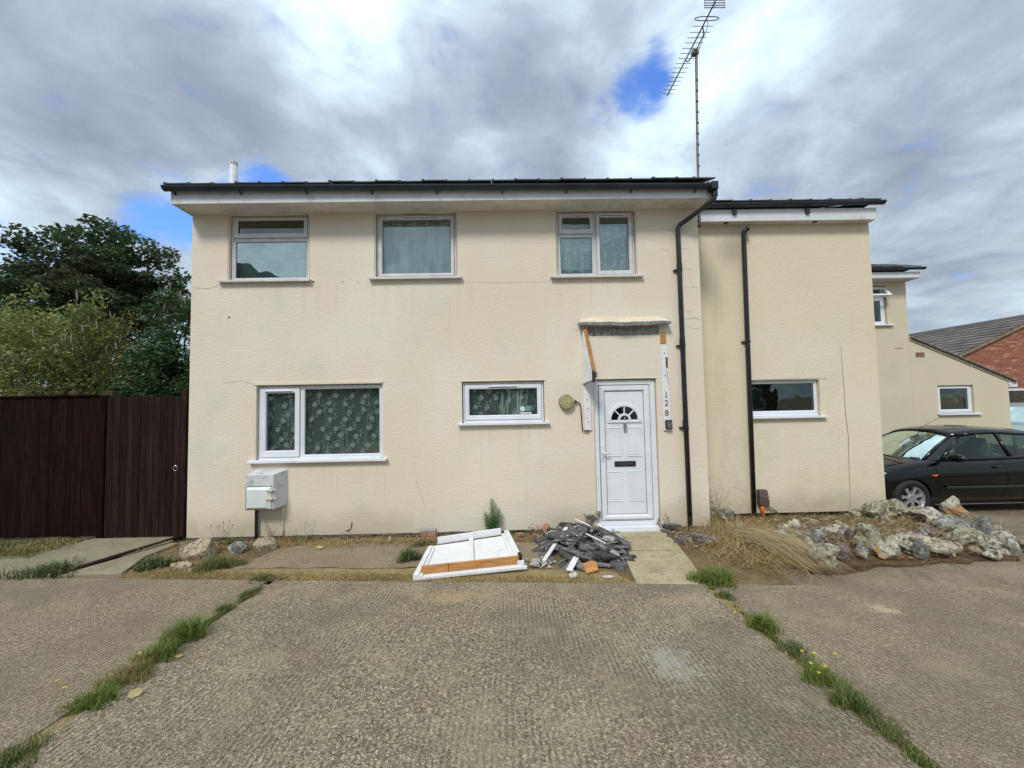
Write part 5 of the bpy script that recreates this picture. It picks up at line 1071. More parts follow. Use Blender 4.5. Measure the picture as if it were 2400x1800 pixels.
m = MB(); pbox(m, .94, 1.0, -.04, .96, .0, .045); pbox(m, .90, .94, -.02, .9, .0, .02); m.build('right_edge', M['white_wood'], pn, bevel=.003)
m = MB(); pbox(m, .06, .955, .895, .93, .001, .085); m.build('front_timber', M['orange_wood'], pn, bevel=.003)
m = MB(); pbox(m, .955, .985, .85, .94, .0, .10); pbox(m, .30, .306, .9301, .9315, .001, .086); o = m.build('dark_joint', M['post_wood'], pn, bevel=.002); o['kind'] = 'stuff'
m = MB(); pbox(m, .0, 1.02, .965, 1.0, -.03, .002); m.build('front_lip', M['white_wood'], pn, bevel=.003)
m = MB(); pbox(m, -.02, .02, .42, .47, .0, .03); m.build('rusty_fixing', M['st_brown'], pn)

# ------------------------------------------------------------------ plants
def blades(n, pos, h, spread, wdt, bend=.5, lean=None, flat=.0, seg=3, zf=None):
    """n grass blades; pos(i)->(x,y); returns MB"""
    m_ = MB(); V = []; Fs = []
    for i in range(n):
        x, y = pos(i); z0_ = zf(x, y) if zf else 0
        a = random.uniform(0, 6.283); hh = h*random.uniform(.45, 1.1); out = spread*random.uniform(.1, 1.0)
        dx, dy = math.cos(a), math.sin(a)
        if lean: dx += lean[0]; dy += lean[1]
        px_, py_ = -dy, dx; L_ = math.hypot(px_, py_) or 1; px_ /= L_; py_ /= L_; w0 = wdt*random.uniform(.6, 1.2)
        o = len(V)
        for s_ in range(seg+1):
            t_ = s_/seg; r_ = out*t_*t_ if bend > 0 else out*t_; zz = hh*(t_-bend*.45*t_*t_)*(1-flat) + .004
            wv = w0*(1-t_)**.7
            bx, by = x+dx*r_, y+dy*r_
            if s_ < seg: V += [(bx-px_*wv, by-py_*wv, z0_+zz), (bx+px_*wv, by+py_*wv, z0_+zz)]
            else: V.append((bx, by, z0_+zz))
        for s_ in range(seg-1): Fs.append((o+2*s_, o+2*s_+1, o+2*s_+3, o+2*s_+2))
        Fs.append((o+2*(seg-1), o+2*(seg-1)+1, o+2*seg))
    m_.add(V, Fs); return m_
def gz(x, y): return -0.05*y-0.04 if y < edge_y(x) else .02
def tuft(name, x, y, r_, h, n, mat, label, cat='grass tuft', spread=None, group=None, wdt=.0035, z=None, rx=1.0, **k):
    zz = gz(x, y) if z is None else z
    def pos(i):
        a = random.uniform(0, 6.283); q = r_*random.random()**.8*(1+.35*math.sin(a*3+x*9)); return (math.cos(a)*q*rx, math.sin(a)*q)
    o = blades(n, pos, h, spread if spread is not None else h*.9, wdt, **k).build(name, mat, fix=False); o.location = (x, y, zz-.01); return tag(o, label, cat, group)
G_J = 'grass clumps growing in the driveway joints'
tuft('grass_tuft', 2.02, -1.56, .16, .17, 900, M['grass'], 'largest bright green grass tuft at the top of the right joint', group=G_J, wdt=.0045, rx=1.25)
tuft('grass_tuft', 2.16, -1.42, .10, .10, 350, M['grass'], 'low green grass beside the largest tuft', group=G_J)
tuft('grass_tuft', 1.94, -1.90, .08, .06, 260, M['grass_dark'], 'small dark grass tuft just below the largest one in the right joint', group=G_J)
tuft('grass_tuft', 1.94, -2.42, .10, .13, 380, M['grass'], 'bright tuft halfway along the right joint', group=G_J, wdt=.0045)
tuft('grass_tuft', 1.95, -2.72, .09, .06, 260, M['greyweed'], 'grey green weed below the halfway tuft in the right joint', group=G_J)
tuft('grass_tuft', 1.90, -3.02, .10, .10, 520, M['grass'], 'mossy grass tuft with yellow flowers in the right joint', group=G_J, wdt=.003)
tuft('grass_tuft', 1.89, -3.22, .09, .11, 380, M['grass_dark'], 'dark long bladed tuft below the yellow flowers', group=G_J, wdt=.004)
tuft('grass_tuft', 1.90, -3.58, .05, .04, 180, M['grass_dark'], 'tiny dark weed near the bottom of the right joint', group=G_J)
tuft('grass_tuft', -2.52, -2.33, .12, .17, 700, M['grass'], 'tallest spiky grass tuft in the left joint', group=G_J, wdt=.0045)
tuft('grass_tuft', -2.50, -2.58, .12, .12, 600, M['grass'], 'broad grass tuft below the tallest one in the left joint', group=G_J, wdt=.004)
tuft('grass_tuft', -2.50, -2.80, .13, .10, 700, M['mixgrass'], 'yellowish fine grass tuft in the left joint', group=G_J, wdt=.003)
tuft('grass_tuft', -2.49, -3.02, .12, .09, 620, M['grass'], 'low green mat of grass near the bottom of the left joint', group=G_J, wdt=.003)
tuft('grass_tuft', -2.47, -3.42, .11, .07, 420, M['grass_dark'], 'dark grass at the bottom left corner of the picture', group=G_J, wdt=.003)
tuft('grass_tuft', -2.55, -1.90, .07, .06, 260, M['grass_dark'], 'small dark tuft in the upper left joint', group=G_J)
tuft('grass_tuft', -2.53, -1.62, .06, .06, 200, M['grass_dark'], 'small tuft near the top of the left joint', group=G_J)
tuft('grass_tuft', -2.62, -1.24, .10, .06, 320, M['greyweed'], 'grey green weed where the left joint meets the verge', group=G_J, rx=1.5)
def jpos(x0, w_, ya, yb): return lambda i: (x0+random.gauss(0, w_), random.uniform(ya, yb)*1.0)
def jposn(x0, w_, ya, yb):
    def f(i):
        for _ in range(30):
            y = random.uniform(ya, yb)
            if mnoise.noise(Vector((x0*3, y*3.4, 1))) > random.uniform(-.12, .45): break
        return (x0+random.gauss(0, w_*(.5+abs(mnoise.noise(Vector((9, y*4, 2))))*2.4)), y)
    return f
for (x0, ya, yb, n, lb, mt) in ((-2.51, -1.40, -4.4, 2300, 'low grass and moss running along the left driveway joint', 'grass_dark'), (1.91, -1.70, -4.2, 1700, 'low grass and moss running along the right driveway joint', 'grass_dark')):
    o = blades(n, jposn(x0, .028, ya, yb), .045, .04, .0028, zf=lambda x, y: -.05*y-.052).build('joint_grass', M[mt], fix=False); tag(o, lb, 'grass', kind='stuff')
# verge straw
def vpos(i):
    x = random.uniform(-4.3, 1.25); e = edge_y(x); return (x, e+.015+abs(random.gauss(0, .12)) if x < 1.2 else e+.03)
o = blades(7000, vpos, .045, .06, .0022, flat=.2, zf=lambda x, y: .008).build('verge_straw', M['straw'], fix=False); tag(o, 'dry golden grass lying along the driveway edge', 'dry grass', kind='stuff')
o = blades(1800, lambda i: (random.choice([random.gauss(-2.7, .5), random.gauss(-1.4, .25), random.gauss(.1, .5)]), 0), .05, .05, .0022, zf=lambda x, y: .008)
vv = [(x, y+edge_y(x)+.04+random.random()*.10, z) for (x, y, z) in o.v]; o.v = []
k = 0
def vpos2(i):
    x = random.choice([random.gauss(-2.7, .5), random.gauss(-1.4, .25), random.gauss(.2, .5), random.gauss(-3.6, .3)]); x = min(x, 1.22); return (x, edge_y(x)+.02+random.random()*.16)
o = blades(2600, vpos2, .055, .04, .0025, zf=lambda x, y: .008).build('verge_grass', M['mixgrass'], fix=False); tag(o, 'patchy half green grass along the driveway edge', 'grass', kind='stuff')
o = blades(2600, lambda i: (random.uniform(-4.4, -3.2)+0*i, random.uniform(-1.05, -.1)), .03, .07, .002, flat=.3, zf=lambda x, y: .006).build('dead_grass', M['straw'], fix=False); tag(o, 'matted dead grass round the stones under the meter box', 'dry grass', kind='stuff')
# tufts near the left stones
tuft('grass_tuft', -3.38, -.86, .16, .12, 900, M['grass_dark'], 'dark green grass tuft in front of the blue grey stone', rx=1.5, wdt=.0035)
tuft('weed', -4.15, -.80, .14, .15, 300, M['greyweed'], 'leafy grey green weed by the edging wedge', 'weed', wdt=.012, rx=1.4, bend=.9)
tuft('weed', -5.20, -.94, .20, .17, 420, M['greyweed'], 'bushy grey green weed at the end of the brown edging', 'weed', wdt=.007, rx=1.7, bend=.8)
tuft('weed', -3.72, -.10, .11, .11, 220, M['grass_dark'], 'dark plantain clump under the meter box', 'weed', wdt=.010, rx=1.4, z=.0)
tuft('weed', -2.80, -.07, .10, .11, 200, M['grass_dark'], 'dark weed clump right of the meter box pipes', 'weed', wdt=.010, rx=1.4, z=.0)
tuft('weed', -1.20, -.78, .12, .16, 200, M['greyweed'], 'broad leaved weed left of the white panel', 'weed', wdt=.010, bend=.7)
tuft('grass_tuft', -1.14, -.34, .09, .09, 250, M['grass_dark'], 'small grass tuft in front of the red bricks', wdt=.004, rx=1.5)
tuft('grass_tuft', 3.02, -.62, .17, .20, 800, M['grass'], 'green grass clump inside the dry straw by the mossy stone', wdt=.0035, rx=1.2)
tuft('weed', .62, .0, .16, .12, 260, M['grass_dark'], 'dark green weed behind the slate heap', 'weed', wdt=.010, rx=1.3, z=.02)
def stalks(name, base, items, mat, label, head=None, cat='weed stalks'):
    t_ = thing(name, label, cat, base)
    for (pts, r_) in items:
        mm = MB(); mm.tube(pts, [r_*(1-.5*i/(len(pts)-1)) for i in range(len(pts))], 5); st = mm.build('stalk', mat, t_)
        if head: e = Vector(pts[-1]); hh = MB(); hh.tube([e, e+Vector((0, 0, head[0]*.5)), e+Vector((0, 0, head[0]))], [head[1]*.6, head[1], head[1]*.3], 6); hh.build('seed_head', head[2], st)
    return t_
seed = simple('dark_seed_head', (.05, .04, .03), .9, .2)
stalks('plantain_stalks', (-3.86, -.10, .03), [([(-.10+.0*i, 0, 0), (x, -.02, h*.5), (x+dx, -.02, h)], .0022) for i, (x, dx, h) in enumerate([(-.14, -.02, .22), (-.08, .0, .20), (-.06, .01, .21), (.0, .0, .26), (.06, .02, .27), (.08, .04, .22), (.02, .0, .14), (.04, .01, .12)])], seed, 'plantain seed stalks in front of the wall left of the meter pipe', (.022, .0055, seed))
stalks('weed_stalks', (-2.78, -.05, .04), [([(0, 0, 0), (-.02, 0, .12), (-.01, 0, .20)], .002), ([(.05, 0, 0), (.09, 0, .12), (.11, 0, .22)], .002)], seed, 'two thin seed stalks right of the cream conduit', (.02, .004, seed))
def twig(base, n, h, mat, label, name='dry_weed', sp=.12, r_=.002, leaves=True):
    t_ = thing(name, label, 'weed', base); mm = MB(); ll = MB()
    for i in range(n):
        a = random.uniform(0, 6.28); p = Vector((random.uniform(-.02, .02), 0, 0)); P = [p.copy()]; dr_ = Vector((math.cos(a)*sp/h, math.sin(a)*sp/h*.5, 1)).normalized(); hh = h*random.uniform(.5, 1)
        for s_ in range(5):
            dr_ = (dr_+Vector((random.uniform(-.25, .25), random.uniform(-.15, .15), random.uniform(-.1, .05)))).normalized(); p = p+dr_*hh/5; P.append(p.copy())
            if leaves:
                for _ in range(2):
                    q = p+Vector((random.uniform(-.02, .02), random.uniform(-.02, .02), random.uniform(-.01, .01))); s2 = random.uniform(.004, .010)
                    ll.add([(q.x-s2, q.y, q.z), (q.x, q.y, q.z-s2*.6), (q.x+s2, q.y+.003, q.z), (q.x, q.y, q.z+s2)], [(0, 1, 2, 3)])
        mm.tube(P, [r_*(1-.12*k) for k in range(len(P))], 5)
    mm.build('stem', mat, t_, fix=False)
    if leaves: ll.build('leaf_cluster', mat, t_, fix=False)['kind'] = 'stuff'
    return t_
twig((-3.24, -.06, .0), 7, .30, M['dryweed'], 'brown dead weed between the two meter pipes')
twig((-3.05, -.10, .0), 16, .18, M['dryweed'], 'tangle of brown dead stems at the foot of the cream conduit', sp=.25)
twig((1.12, -.02, .09), 6, .22, simple('reddish_weed', (.20, .07, .05), .8, .3), 'reddish weed sprig left of the door frame', sp=.14)
twig((2.22, -.03, .05), 3, .24, M['dryweed'], 'dry curled stem beside the downpipe', sp=.08)
twig((.40, -.08, .02), 14, .20, M['dryweed'], 'tangle of dry stems left of the slate heap', sp=.22)
twig((3.05, .36, .02), 26, .62, M['dryweed'], 'tall dry weed in the corner of house and wing', sp=.38, r_=.0022)
twig((5.35, .38, .02), 26, .20, M['hedge_mid'], 'yellow green weed along the wing plinth', sp=.35)
# tall fresh plant
lily = thing('tall_weed', 'tall fresh green leafy weed against the wall behind the white panel', 'weed', (-.25, -.09, .0))
for (bx, h, lx) in ((0, .50, .02), (-.06, .33, -.03), (.07, .36, .05), (.03, .28, .02)):
    mm = MB(); mm.tube([(bx*.4, 0, 0), (bx, 0, h*.5), (bx+lx*.6, 0, h)], [.005, .004, .002], 6); st = mm.build('stem', M['lily'], lily); ll = MB()
    nl = int(h*150)
    for i in range(nl):
        t_ = (i+.5)/nl; z = h*(.10+.90*t_); a = i*2.4; L_ = .090*(1-.5*t_)+.012; cx = bx*min(1, t_*2)+lx*.6*t_; dz = .35
        ex = math.cos(a)*L_; ey = math.sin(a)*L_; w_ = .011; px_, py_ = -math.sin(a)*w_, math.cos(a)*w_
        ll.add([(cx, 0, z), (cx+ex*.4+px_, ey*.4+py_, z+L_*.35), (cx+ex, ey, z+L_*dz), (cx+ex*.4-px_, ey*.4-py_, z+L_*.33)], [(0, 1, 2, 3)])
    ll.build('leaves', M['lily'], st, fix=False)
# dry straw over the rockery
def strands(n, base, direc, L_, mat, name, label, wdt=.0018, jit=.25, arch=.06, kind='stuff', basej=(.12, .12)):
    m_ = MB(); V = []; Fs = []
    for i in range(n):
        b_ = Vector((base[0]+random.gauss(0, basej[0]), base[1]+random.gauss(0, basej[1]), base[2]+abs(random.gauss(0, .04))))
        dd = Vector((direc[0]+random.gauss(0, jit), direc[1]+random.gauss(0, jit), direc[2]+random.gauss(0, jit*.3))).normalized(); ll = L_*random.uniform(.4, 1.1); px_ = Vector((-dd.y, dd.x, 0)).normalized()*wdt
        o = len(V); sg = 4
        for s_ in range(sg+1):
            t_ = s_/sg; p = b_+dd*ll*t_; p.z = max(.024+random.uniform(0, .012), b_.z+dd.z*ll*t_+arch*math.sin(t_*3.14)-b_.z*t_*t_*.9)
            V += [tuple(p-px_*(1-.7*t_)), tuple(p+px_*(1-.7*t_))]
        Fs += [(o+2*s_, o+2*s_+1, o+2*s_+3, o+2*s_+2) for s_ in range(sg)]
    m_.add(V, Fs); o = m_.build(name, mat, fix=False); return tag(o, label, 'dry grass', kind=kind)
strands(900, (2.98, -.75, .14), (.55, -.75, -.1), .70, M['strawpale'], 'fallen_straw', 'long pale straw stems fallen forward over the rockery front', jit=.16)
strands(2300, (3.05, -.45, .06), (.15, -.4, .15), .34, M['straw'], 'straw_clump', 'golden tangled straw clump left of the rockery', jit=.9, arch=.04, basej=(.30, .30))
strands(900, (2.80, -.95, .03), (.3, -.3, 0), .28, M['straw'], 'loose_straw', 'loose straw scattered beside the door path', jit=1.0, basej=(.18, .22), arch=.02)
strands(2200, (4.5, -.35, .05), (.9, .1, .1), .26, M['dryweed'], 'dead_thatch', 'dead brown stems matted over the rockery bed', jit=.8, arch=.02, basej=(1.0, .42))
strands(900, (4.4, -.45, .06), (.95, .05, .02), .55, M['strawpale'], 'pale_stems', 'pale grass stems lying across the rockery bed', jit=.35, arch=.03, basej=(.8, .3), wdt=.0013)
strands(60, (2.95, .0, .05), (.15, -.25, 1.0), .50, M['strawpale'], 'upright_straw', 'a few upright grass stems by the wing corner', jit=.25, arch=.0, basej=(.25, .25), wdt=.0014)
strands(2600, (-1.5, -.25, .03), (.9, .1, 0), .17, M['straw'], 'bed_straw', 'dry stems littered along the foot of the wall', jit=.9, arch=.01, basej=(1.6, .10))
strands(700, (2.55, -.55, .02), (.9, .1, 0), .18, M['straw'], 'bed_straw', 'dry stems littered round the downpipe foot', jit=.9, arch=.01, basej=(.25, .35))
strands(60, (2.6, -.3, .03), (-.2, -.2, .8), .28, M['strawpale'], 'upright_straw', 'wispy dry stems at the downpipe foot', jit=.35, arch=.0, basej=(.12, .15), wdt=.0013)
o = blades(1400, lambda i: (random.gauss(4.4, .55), random.gauss(.25, .12)), .05, .05, .003, zf=lambda x, y: .03).build('moss_mat', M['mixgrass'], fix=False); tag(o, 'low yellowish moss and grass below the wing wall', 'grass', kind='stuff')
o = blades(900, lambda i: (random.gauss(5.25, .18), random.gauss(.05, .12)), .07, .06, .005, zf=lambda x, y: .03).build('yellow_weed', M['mixgrass'], fix=False); tag(o, 'low yellow leaved weed left of the stone pile', 'weed', kind='stuff')
# grass at foot of fence
o = blades(3600, lambda i: (random.uniform(-8.6, -5.9), random.uniform(-.55, .10)*(1)), .07, .07, .004, zf=lambda x, y: .03).build('fence_grass', M['grass_dark'], fix=False); tag(o, 'short rough grass along the foot of the dark fence', 'grass', kind='stuff')
o = blades(900, lambda i: (random.uniform(-6.6, -5.85), random.uniform(-.30, .10)), .06, .10, .003, zf=lambda x, y: .03).build('fence_straw', M['straw'], fix=False); tag(o, 'dry brown grass beside the gate path', 'dry grass', kind='stuff')
# small yellow flowers: each its own
def flower(x, y, z, lb, r_=.012):
    t_ = thing('yellow_flower', lb, 'flower', (x, y, gz(x, y)), group='small yellow flowers'); mm = MB(); mm.tube([(0, 0, 0), (.004, 0, z*.5), (0, 0, z)], .0014, 5); mm.build('stem', M['grass'], t_)
    mm = MB(); 
    for k in range(8):
        a = k*math.pi/4; mm.add([(0, 0, z), (math.cos(a-.3)*r_*.7, math.sin(a-.3)*r_*.7, z+.003), (math.cos(a)*r_, math.sin(a)*r_, z+.002), (math.cos(a+.3)*r_*.7, math.sin(a+.3)*r_*.7, z+.003)], [(0, 1, 2, 3)])
    mm.tube([(0, 0, z-.004), (0, 0, z+.004)], r_*.4, 6); mm.build('petals', M['yellowfl'], t_, fix=False)
for (x, y, z, lb) in ((1.80, -2.28, .05, 'single yellow flower at the left edge of the right joint'), (1.90, -2.86, .08, 'uppermost yellow flower of the cluster in the right joint'), (1.93, -2.92, .10, 'larger yellow flower top right of the cluster'), (1.87, -2.97, .07, 'yellow flower at the left of the cluster'), (1.92, -3.02, .08, 'yellow flower in the middle of the cluster'), (1.87, -3.03, .05, 'lowest left yellow flower of the cluster'), (2.06, -2.93, .10, 'lone yellow flower right of the cluster'), (-2.86, -2.90, .05, 'yellow flower on the left slab'), (-2.74, -2.97, .05, 'pale yellow flower beside the left joint'), (-2.52, -2.72, .10, 'yellow flower above the fine grass in the left joint'), (-6.9, -.20, .10, 'yellow flower in the grass below the fence')): flower(x, y, z, lb)
# litter
def leaflet(x, y, s_, mat, lb, cat='fallen leaf', tilt=.4, rz=0):
    mm = MB(); mm.prism([(-.5*s_, 0), (-.2*s_, .28*s_), (.25*s_, .26*s_), (.5*s_, 0), (.2*s_, -.26*s_), (-.25*s_, -.24*s_)], 0, .002, axis='z'); o = mm.build('fallen_leaf', mat); o.location = (x, y, gz(x, y)+.012+s_*.15); o.rotation_euler = (tilt, .15, rz); tag(o, lb, cat)
leaflet(-2.28, -3.0, .085, simple('cream_leaf', (.50, .40, .20), .6, .15), 'curled cream leaf at the edge of the left joint', rz=1.2, tilt=.8)
leaflet(-2.34, -2.62, .05, simple('brown_leaf', (.42, .27, .10), .6, .15), 'small brown leaf below the tall left tuft', rz=.6)
leaflet(-2.42, -.42, .09, simple('tan_leaf', (.50, .34, .15), .6, .15), 'tan dead leaf on the worn concrete under the window', rz=.3)
chips = [(-5.0, -1.12), (-1.35, -1.36), (-1.0, -1.38), (-2.2, -1.32), (-1.2, -2.55), (-1.0, -3.0), (-1.6, -2.8), (-.8, -3.4), (-1.9, -2.65), (.5, -3.3), (-1.45, -3.2), (2.1, -1.75), (-.3, -1.2)]
for i, (x, y) in enumerate(chips):
    me = stone_mesh(random.uniform(.014, .030), .006, random.uniform(.010, .02), 200+i, .3); me.materials.append(M['mortar']); o = link('white_chip', me, None, loc=(x, y, gz(x, y)+.004)); o.rotation_euler = (0, 0, random.uniform(0, 3)); tag(o, 'small white stone chip lying on the concrete', 'chip', 'white chips on the ground')

# ------------------------------------------------------------------ trees and shrubs
def leafmesh(cs, n_each, rad, size, flat=.6, droop=.0, aspect=.55):
    """cs: array of clump centres (k,3), rad clump radius; returns verts, faces"""
    cs = np.asarray(cs, float); k = len(cs); N = k*n_each
    c = np.repeat(cs, n_each, axis=0); dv = rng.normal(size=(N, 3)); dv /= np.linalg.norm(dv, axis=1)[:, None]
    rr = (rng.random(N)**.45)[:, None]*np.asarray(rad).reshape(-1, 1).repeat(n_each, 0) if np.ndim(rad) else rad*(rng.random(N)**.45)[:, None]
    p = c+dv*rr*np.array([1, 1, flat])
    u = rng.normal(size=(N, 3)); u[:, 2] = u[:, 2]*.45-droop; u /= np.linalg.norm(u, axis=1)[:, None]
    nrm = rng.normal(size=(N, 3))*.6+np.array([0, 0, 1.0]); v = np.cross(nrm, u); v /= np.linalg.norm(v, axis=1)[:, None]
    s_ = (size*rng.uniform(.6, 1.25, N))[:, None]
    q = np.stack([p-u*s_*.5, p+v*s_*aspect*.5, p+u*s_*.5, p-v*s_*aspect*.5], 1).reshape(-1, 3)
    f = np.arange(N*4).reshape(-1, 4); return q, f
def mesh_np(name, q, f, mat, parent=None):
    me = bpy.data.meshes.new(name); me.vertices.add(len(q)); me.vertices.foreach_set('co', q.astype(np.float32).ravel())
    me.loops.add(f.size); me.loops.foreach_set('vertex_index', f.astype(np.int32).ravel()); me.polygons.add(len(f)); me.polygons.foreach_set('loop_start', np.arange(0, f.size, 4, dtype=np.int32))
    me.update(calc_edges=True); me.materials.append(mat); return link(name, me, parent)
def limb(m_, a, b_, r0, r1, wob=.1, seg=6):
    a, b_ = Vector(a), Vector(b_); L_ = (b_-a).length; P = []; Rr = []
    for i in range(seg+1):
        t_ = i/seg; q = a.lerp(b_, t_)+Vector((random.uniform(-1, 1), random.uniform(-1, 1), random.uniform(-.4, 1)))*wob*L_*.2*math.sin(t_*3.14); P.append(q); Rr.append(r0+(r1-r0)*t_)
    m_.tube(P, Rr, 7, cap=False); return P
def tree(name, base, cz, rx, ry, rz_, nclump, nleaf, size, crad, mat, label, lower=-.35, trunk=.28, seedk=0, limbs=26, xoff=0):
    t_ = thing(name, label, 'tree', base); cs = []
    while len(cs) < nclump:
        d_ = rng.normal(size=3); d_ /= np.linalg.norm(d_); r_ = rng.random()**.38
        if d_[2]*r_ < lower: continue
        wob = 1+.18*mnoise.noise(Vector(d_*1.9)+Vector((seedk, 0, 0)))+.08*mnoise.noise(Vector(d_*5))
        cs.append((d_[0]*rx*r_*wob+xoff, d_[1]*ry*r_*wob, cz+d_[2]*rz_*r_*wob))
    q, f = leafmesh(cs, nleaf, crad, size, .5, .25); mesh_np('crown', q, f, mat, t_)
    m_ = MB(); m_.tube([(0, 0, -.3), (.05, 0, cz*.3), (.0, .1, cz*.62)], [trunk*1.25, trunk, trunk*.8], 10, cap=False)
    idx = rng.choice(len(cs), limbs, replace=False)
    for j in idx:
        mid = Vector((cs[j][0]*.35, cs[j][1]*.35, cz*.62+(cs[j][2]-cz*.62)*.4)); limb(m_, (0, .1, cz*.55), mid, trunk*.45, trunk*.22, .3); limb(m_, mid, cs[j], trunk*.22, .025, .5)
    m_.build('trunk', M['bark'], t_, smooth=True, fix=False); return t_
tree('broadleaf_tree', (-20.3, 14, 0), 7.5, 3.85, 3.2, 3.75, 290, 105, .24, .64, M['tree'], 'large dark domed tree behind the hedge', lower=-.55, seedk=2)
tree('broadleaf_tree', (-27.5, 16, 0), 5.4, 2.8, 3, 2.6, 90, 55, .30, .75, M['hedge_dark'], 'smaller dark tree at the far left edge', lower=-.6, seedk=5, limbs=12)
def shrub(base, rx, ry, h, nclump, nleaf, size, crad, mat, label, aspect=.45, droop=.1, seedk=0, name='shrub', spikes=0, low=0.0):
    t_ = thing(name, label, 'shrub', base); cs = []
    while len(cs) < nclump:
        d_ = rng.normal(size=3); d_ /= np.linalg.norm(d_); r_ = rng.random()**.35
        if d_[1] > .55: continue
        wob = 1+.28*mnoise.noise(Vector(d_*2.1)+Vector((seedk, 3, 0)))+.12*mnoise.noise(Vector(d_*6))
        z = h*.5+d_[2]*h*.52*r_*wob
        if z < low: continue
        cs.append((d_[0]*rx*r_*wob, d_[1]*ry*r_*wob, z))
    q, f = leafmesh(cs, nleaf, crad, size, .75, droop, aspect); mesh_np('foliage', q, f, mat, t_)
    m_ = MB()
    for j in rng.choice(len(cs), 24, replace=False): limb(m_, (random.uniform(-.3, .3), 0, 0), cs[j], .04, .010, .3)
    m_.build('stem', M['bark'], t_, fix=False)
    if spikes:
        s_ = MB(); tops = sorted(cs, key=lambda c: c[2]-c[1]*.8)[-spikes*2:]
        for c in random.sample(tops, spikes):
            L_ = random.uniform(.10, .22); dx = random.uniform(-.06, .06); b_ = Vector((c[0], c[1]-crad*.6, c[2]+crad*.5)); s_.tube([b_, b_+Vector((dx*.5, 0, L_*.5)), b_+Vector((dx, 0, L_))], [.010, .016, .003], 5)
        s_.build('flower_spikes', M['spike'], t_, fix=False)['kind'] = 'stuff'
    return t_
shrub((-10.2, 3.0, 0), 2.1, 1.0, 4.25, 300, 70, .085, .26, M['hedge_yellow'], 'big yellow green shrub at the far left above the fence', seedk=1, low=1.5, droop=.3)
shrub((-8.35, 2.6, 0), 1.3, .8, 3.75, 190, 70, .10, .24, M['hedge_mid'], 'straggly olive shrub with yellowing leaves and faded spikes', aspect=.28, droop=.5, seedk=3, spikes=26, low=1.5)
shrub((-6.45, 2.4, 0), 1.15, .8, 4.2, 280, 80, .095, .22, M['hedge_dark'], 'dark green shrub against the house corner', aspect=.4, seedk=6, spikes=12, low=1.5)
shrub((-12.5, 3.6, 0), 1.8, 1.0, 3.9, 160, 70, .09, .28, M['hedge_mid'], 'olive shrub half out of the left edge', seedk=8, low=1.5)
shrub((-9.2, 4.2, 0), 2.6, .8, 3.3, 200, 60, .10, .30, M['hedge_dark'], 'dark shrub mass behind the yellow green one', seedk=9, low=1.3)

# ------------------------------------------------------------------ neighbour house
NY = 3.9
nb = thing('neighbour_house', 'cream rendered neighbouring house with lean-to behind the car', 'house', (0, 0, 0))
m = wall_mesh(6.5, 9.975, -.25, 4.66, [(8.4, 9.47, 3.585, 4.56)], NY, .10)
m.add([(9.975, NY, -.25), (9.975, 11, -.25), (9.975, 11, 4.66), (9.975, NY, 4.66)], [(0, 1, 2, 3)]); m.add([(6.5, NY, -.25), (6.5, 11, -.25), (6.5, 11, 4.66), (6.5, NY, 4.66)], [(0, 1, 2, 3)])
m.build('wall', M['render_far'], nb, fix=False)
m = MB(); lw = (10.60, 11.50, 1.37, 2.05)
def lt(x): return 3.20+(2.13-3.20)*(x-9.975)/(12.40-9.975)
xs = [9.976, lw[0], lw[1], 12.38]
m.add([(9.976, NY, -.25), (lw[0], NY, -.25), (lw[0], NY, lt(lw[0])), (9.976, NY, lt(9.976))], [(0, 1, 2, 3)])
m.add([(lw[0], NY, -.25), (lw[1], NY, -.25), (lw[1], NY, lw[2]), (lw[0], NY, lw[2])], [(0, 1, 2, 3)]); m.add([(lw[0], NY, lw[3]), (lw[1], NY, lw[3]), (lw[1], NY, lt(lw[1])), (lw[0], NY, lt(lw[0]))], [(0, 1, 2, 3)])
m.add([(lw[1], NY, -.25), (12.38, NY, -.25), (12.38, NY, lt(12.38)), (lw[1], NY, lt(lw[1]))], [(0, 1, 2, 3)]); m.add([(12.38, NY, -.25), (12.38, 9, -.25), (12.38, 9, 2.13), (12.38, NY, 2.13)], [(0, 1, 2, 3)])
q4 = [(lw[0], lw[2]), (lw[1], lw[2]), (lw[1], lw[3]), (lw[0], lw[3])]
for k in range(4):
    (a1, c1_), (a2, c2_) = q4[k], q4[(k+1) % 4]; m.add([(a1, NY, c1_), (a2, NY, c2_), (a2, NY+.10, c2_), (a1, NY+.10, c1_)], [(0, 1, 2, 3)])
m.build('lean_to_wall', M['render_far'], nb, fix=False)
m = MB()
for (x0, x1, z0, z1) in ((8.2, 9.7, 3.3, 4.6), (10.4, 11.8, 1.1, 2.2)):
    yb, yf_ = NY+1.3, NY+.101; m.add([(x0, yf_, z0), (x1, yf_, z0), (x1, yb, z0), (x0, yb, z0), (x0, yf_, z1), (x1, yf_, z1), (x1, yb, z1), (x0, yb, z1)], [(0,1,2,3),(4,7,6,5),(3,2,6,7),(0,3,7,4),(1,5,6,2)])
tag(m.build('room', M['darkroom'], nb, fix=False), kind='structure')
B('fascia', M['fascia'], nb, (6.5, 10.0, 3.58, 3.60, 4.655, 4.80), bevel=.002); B('soffit', M['soffit'], nb, (6.5, 10.0, 3.601, NY-.001, 4.66, 4.672), bevel=0); B('bargeboard', M['fascia'], nb, (10.001, 10.02, 3.58, 3.95, 4.655, 4.80), bevel=0)
m = MB(); half_round(m, 6.5, 10.07, 3.525, 4.88, 4.885, .052); m.build('gutter', M['gutter'], nb)
roof(nb, 6.5, 9.98, 3.50, 4.895, 3.8)
m = MB(); m.tube([(9.12, 4.3, 4.95), (9.12, 4.3, 5.62)], .058, 16); m.build('flue', M['fascia'], nb, smooth=True)
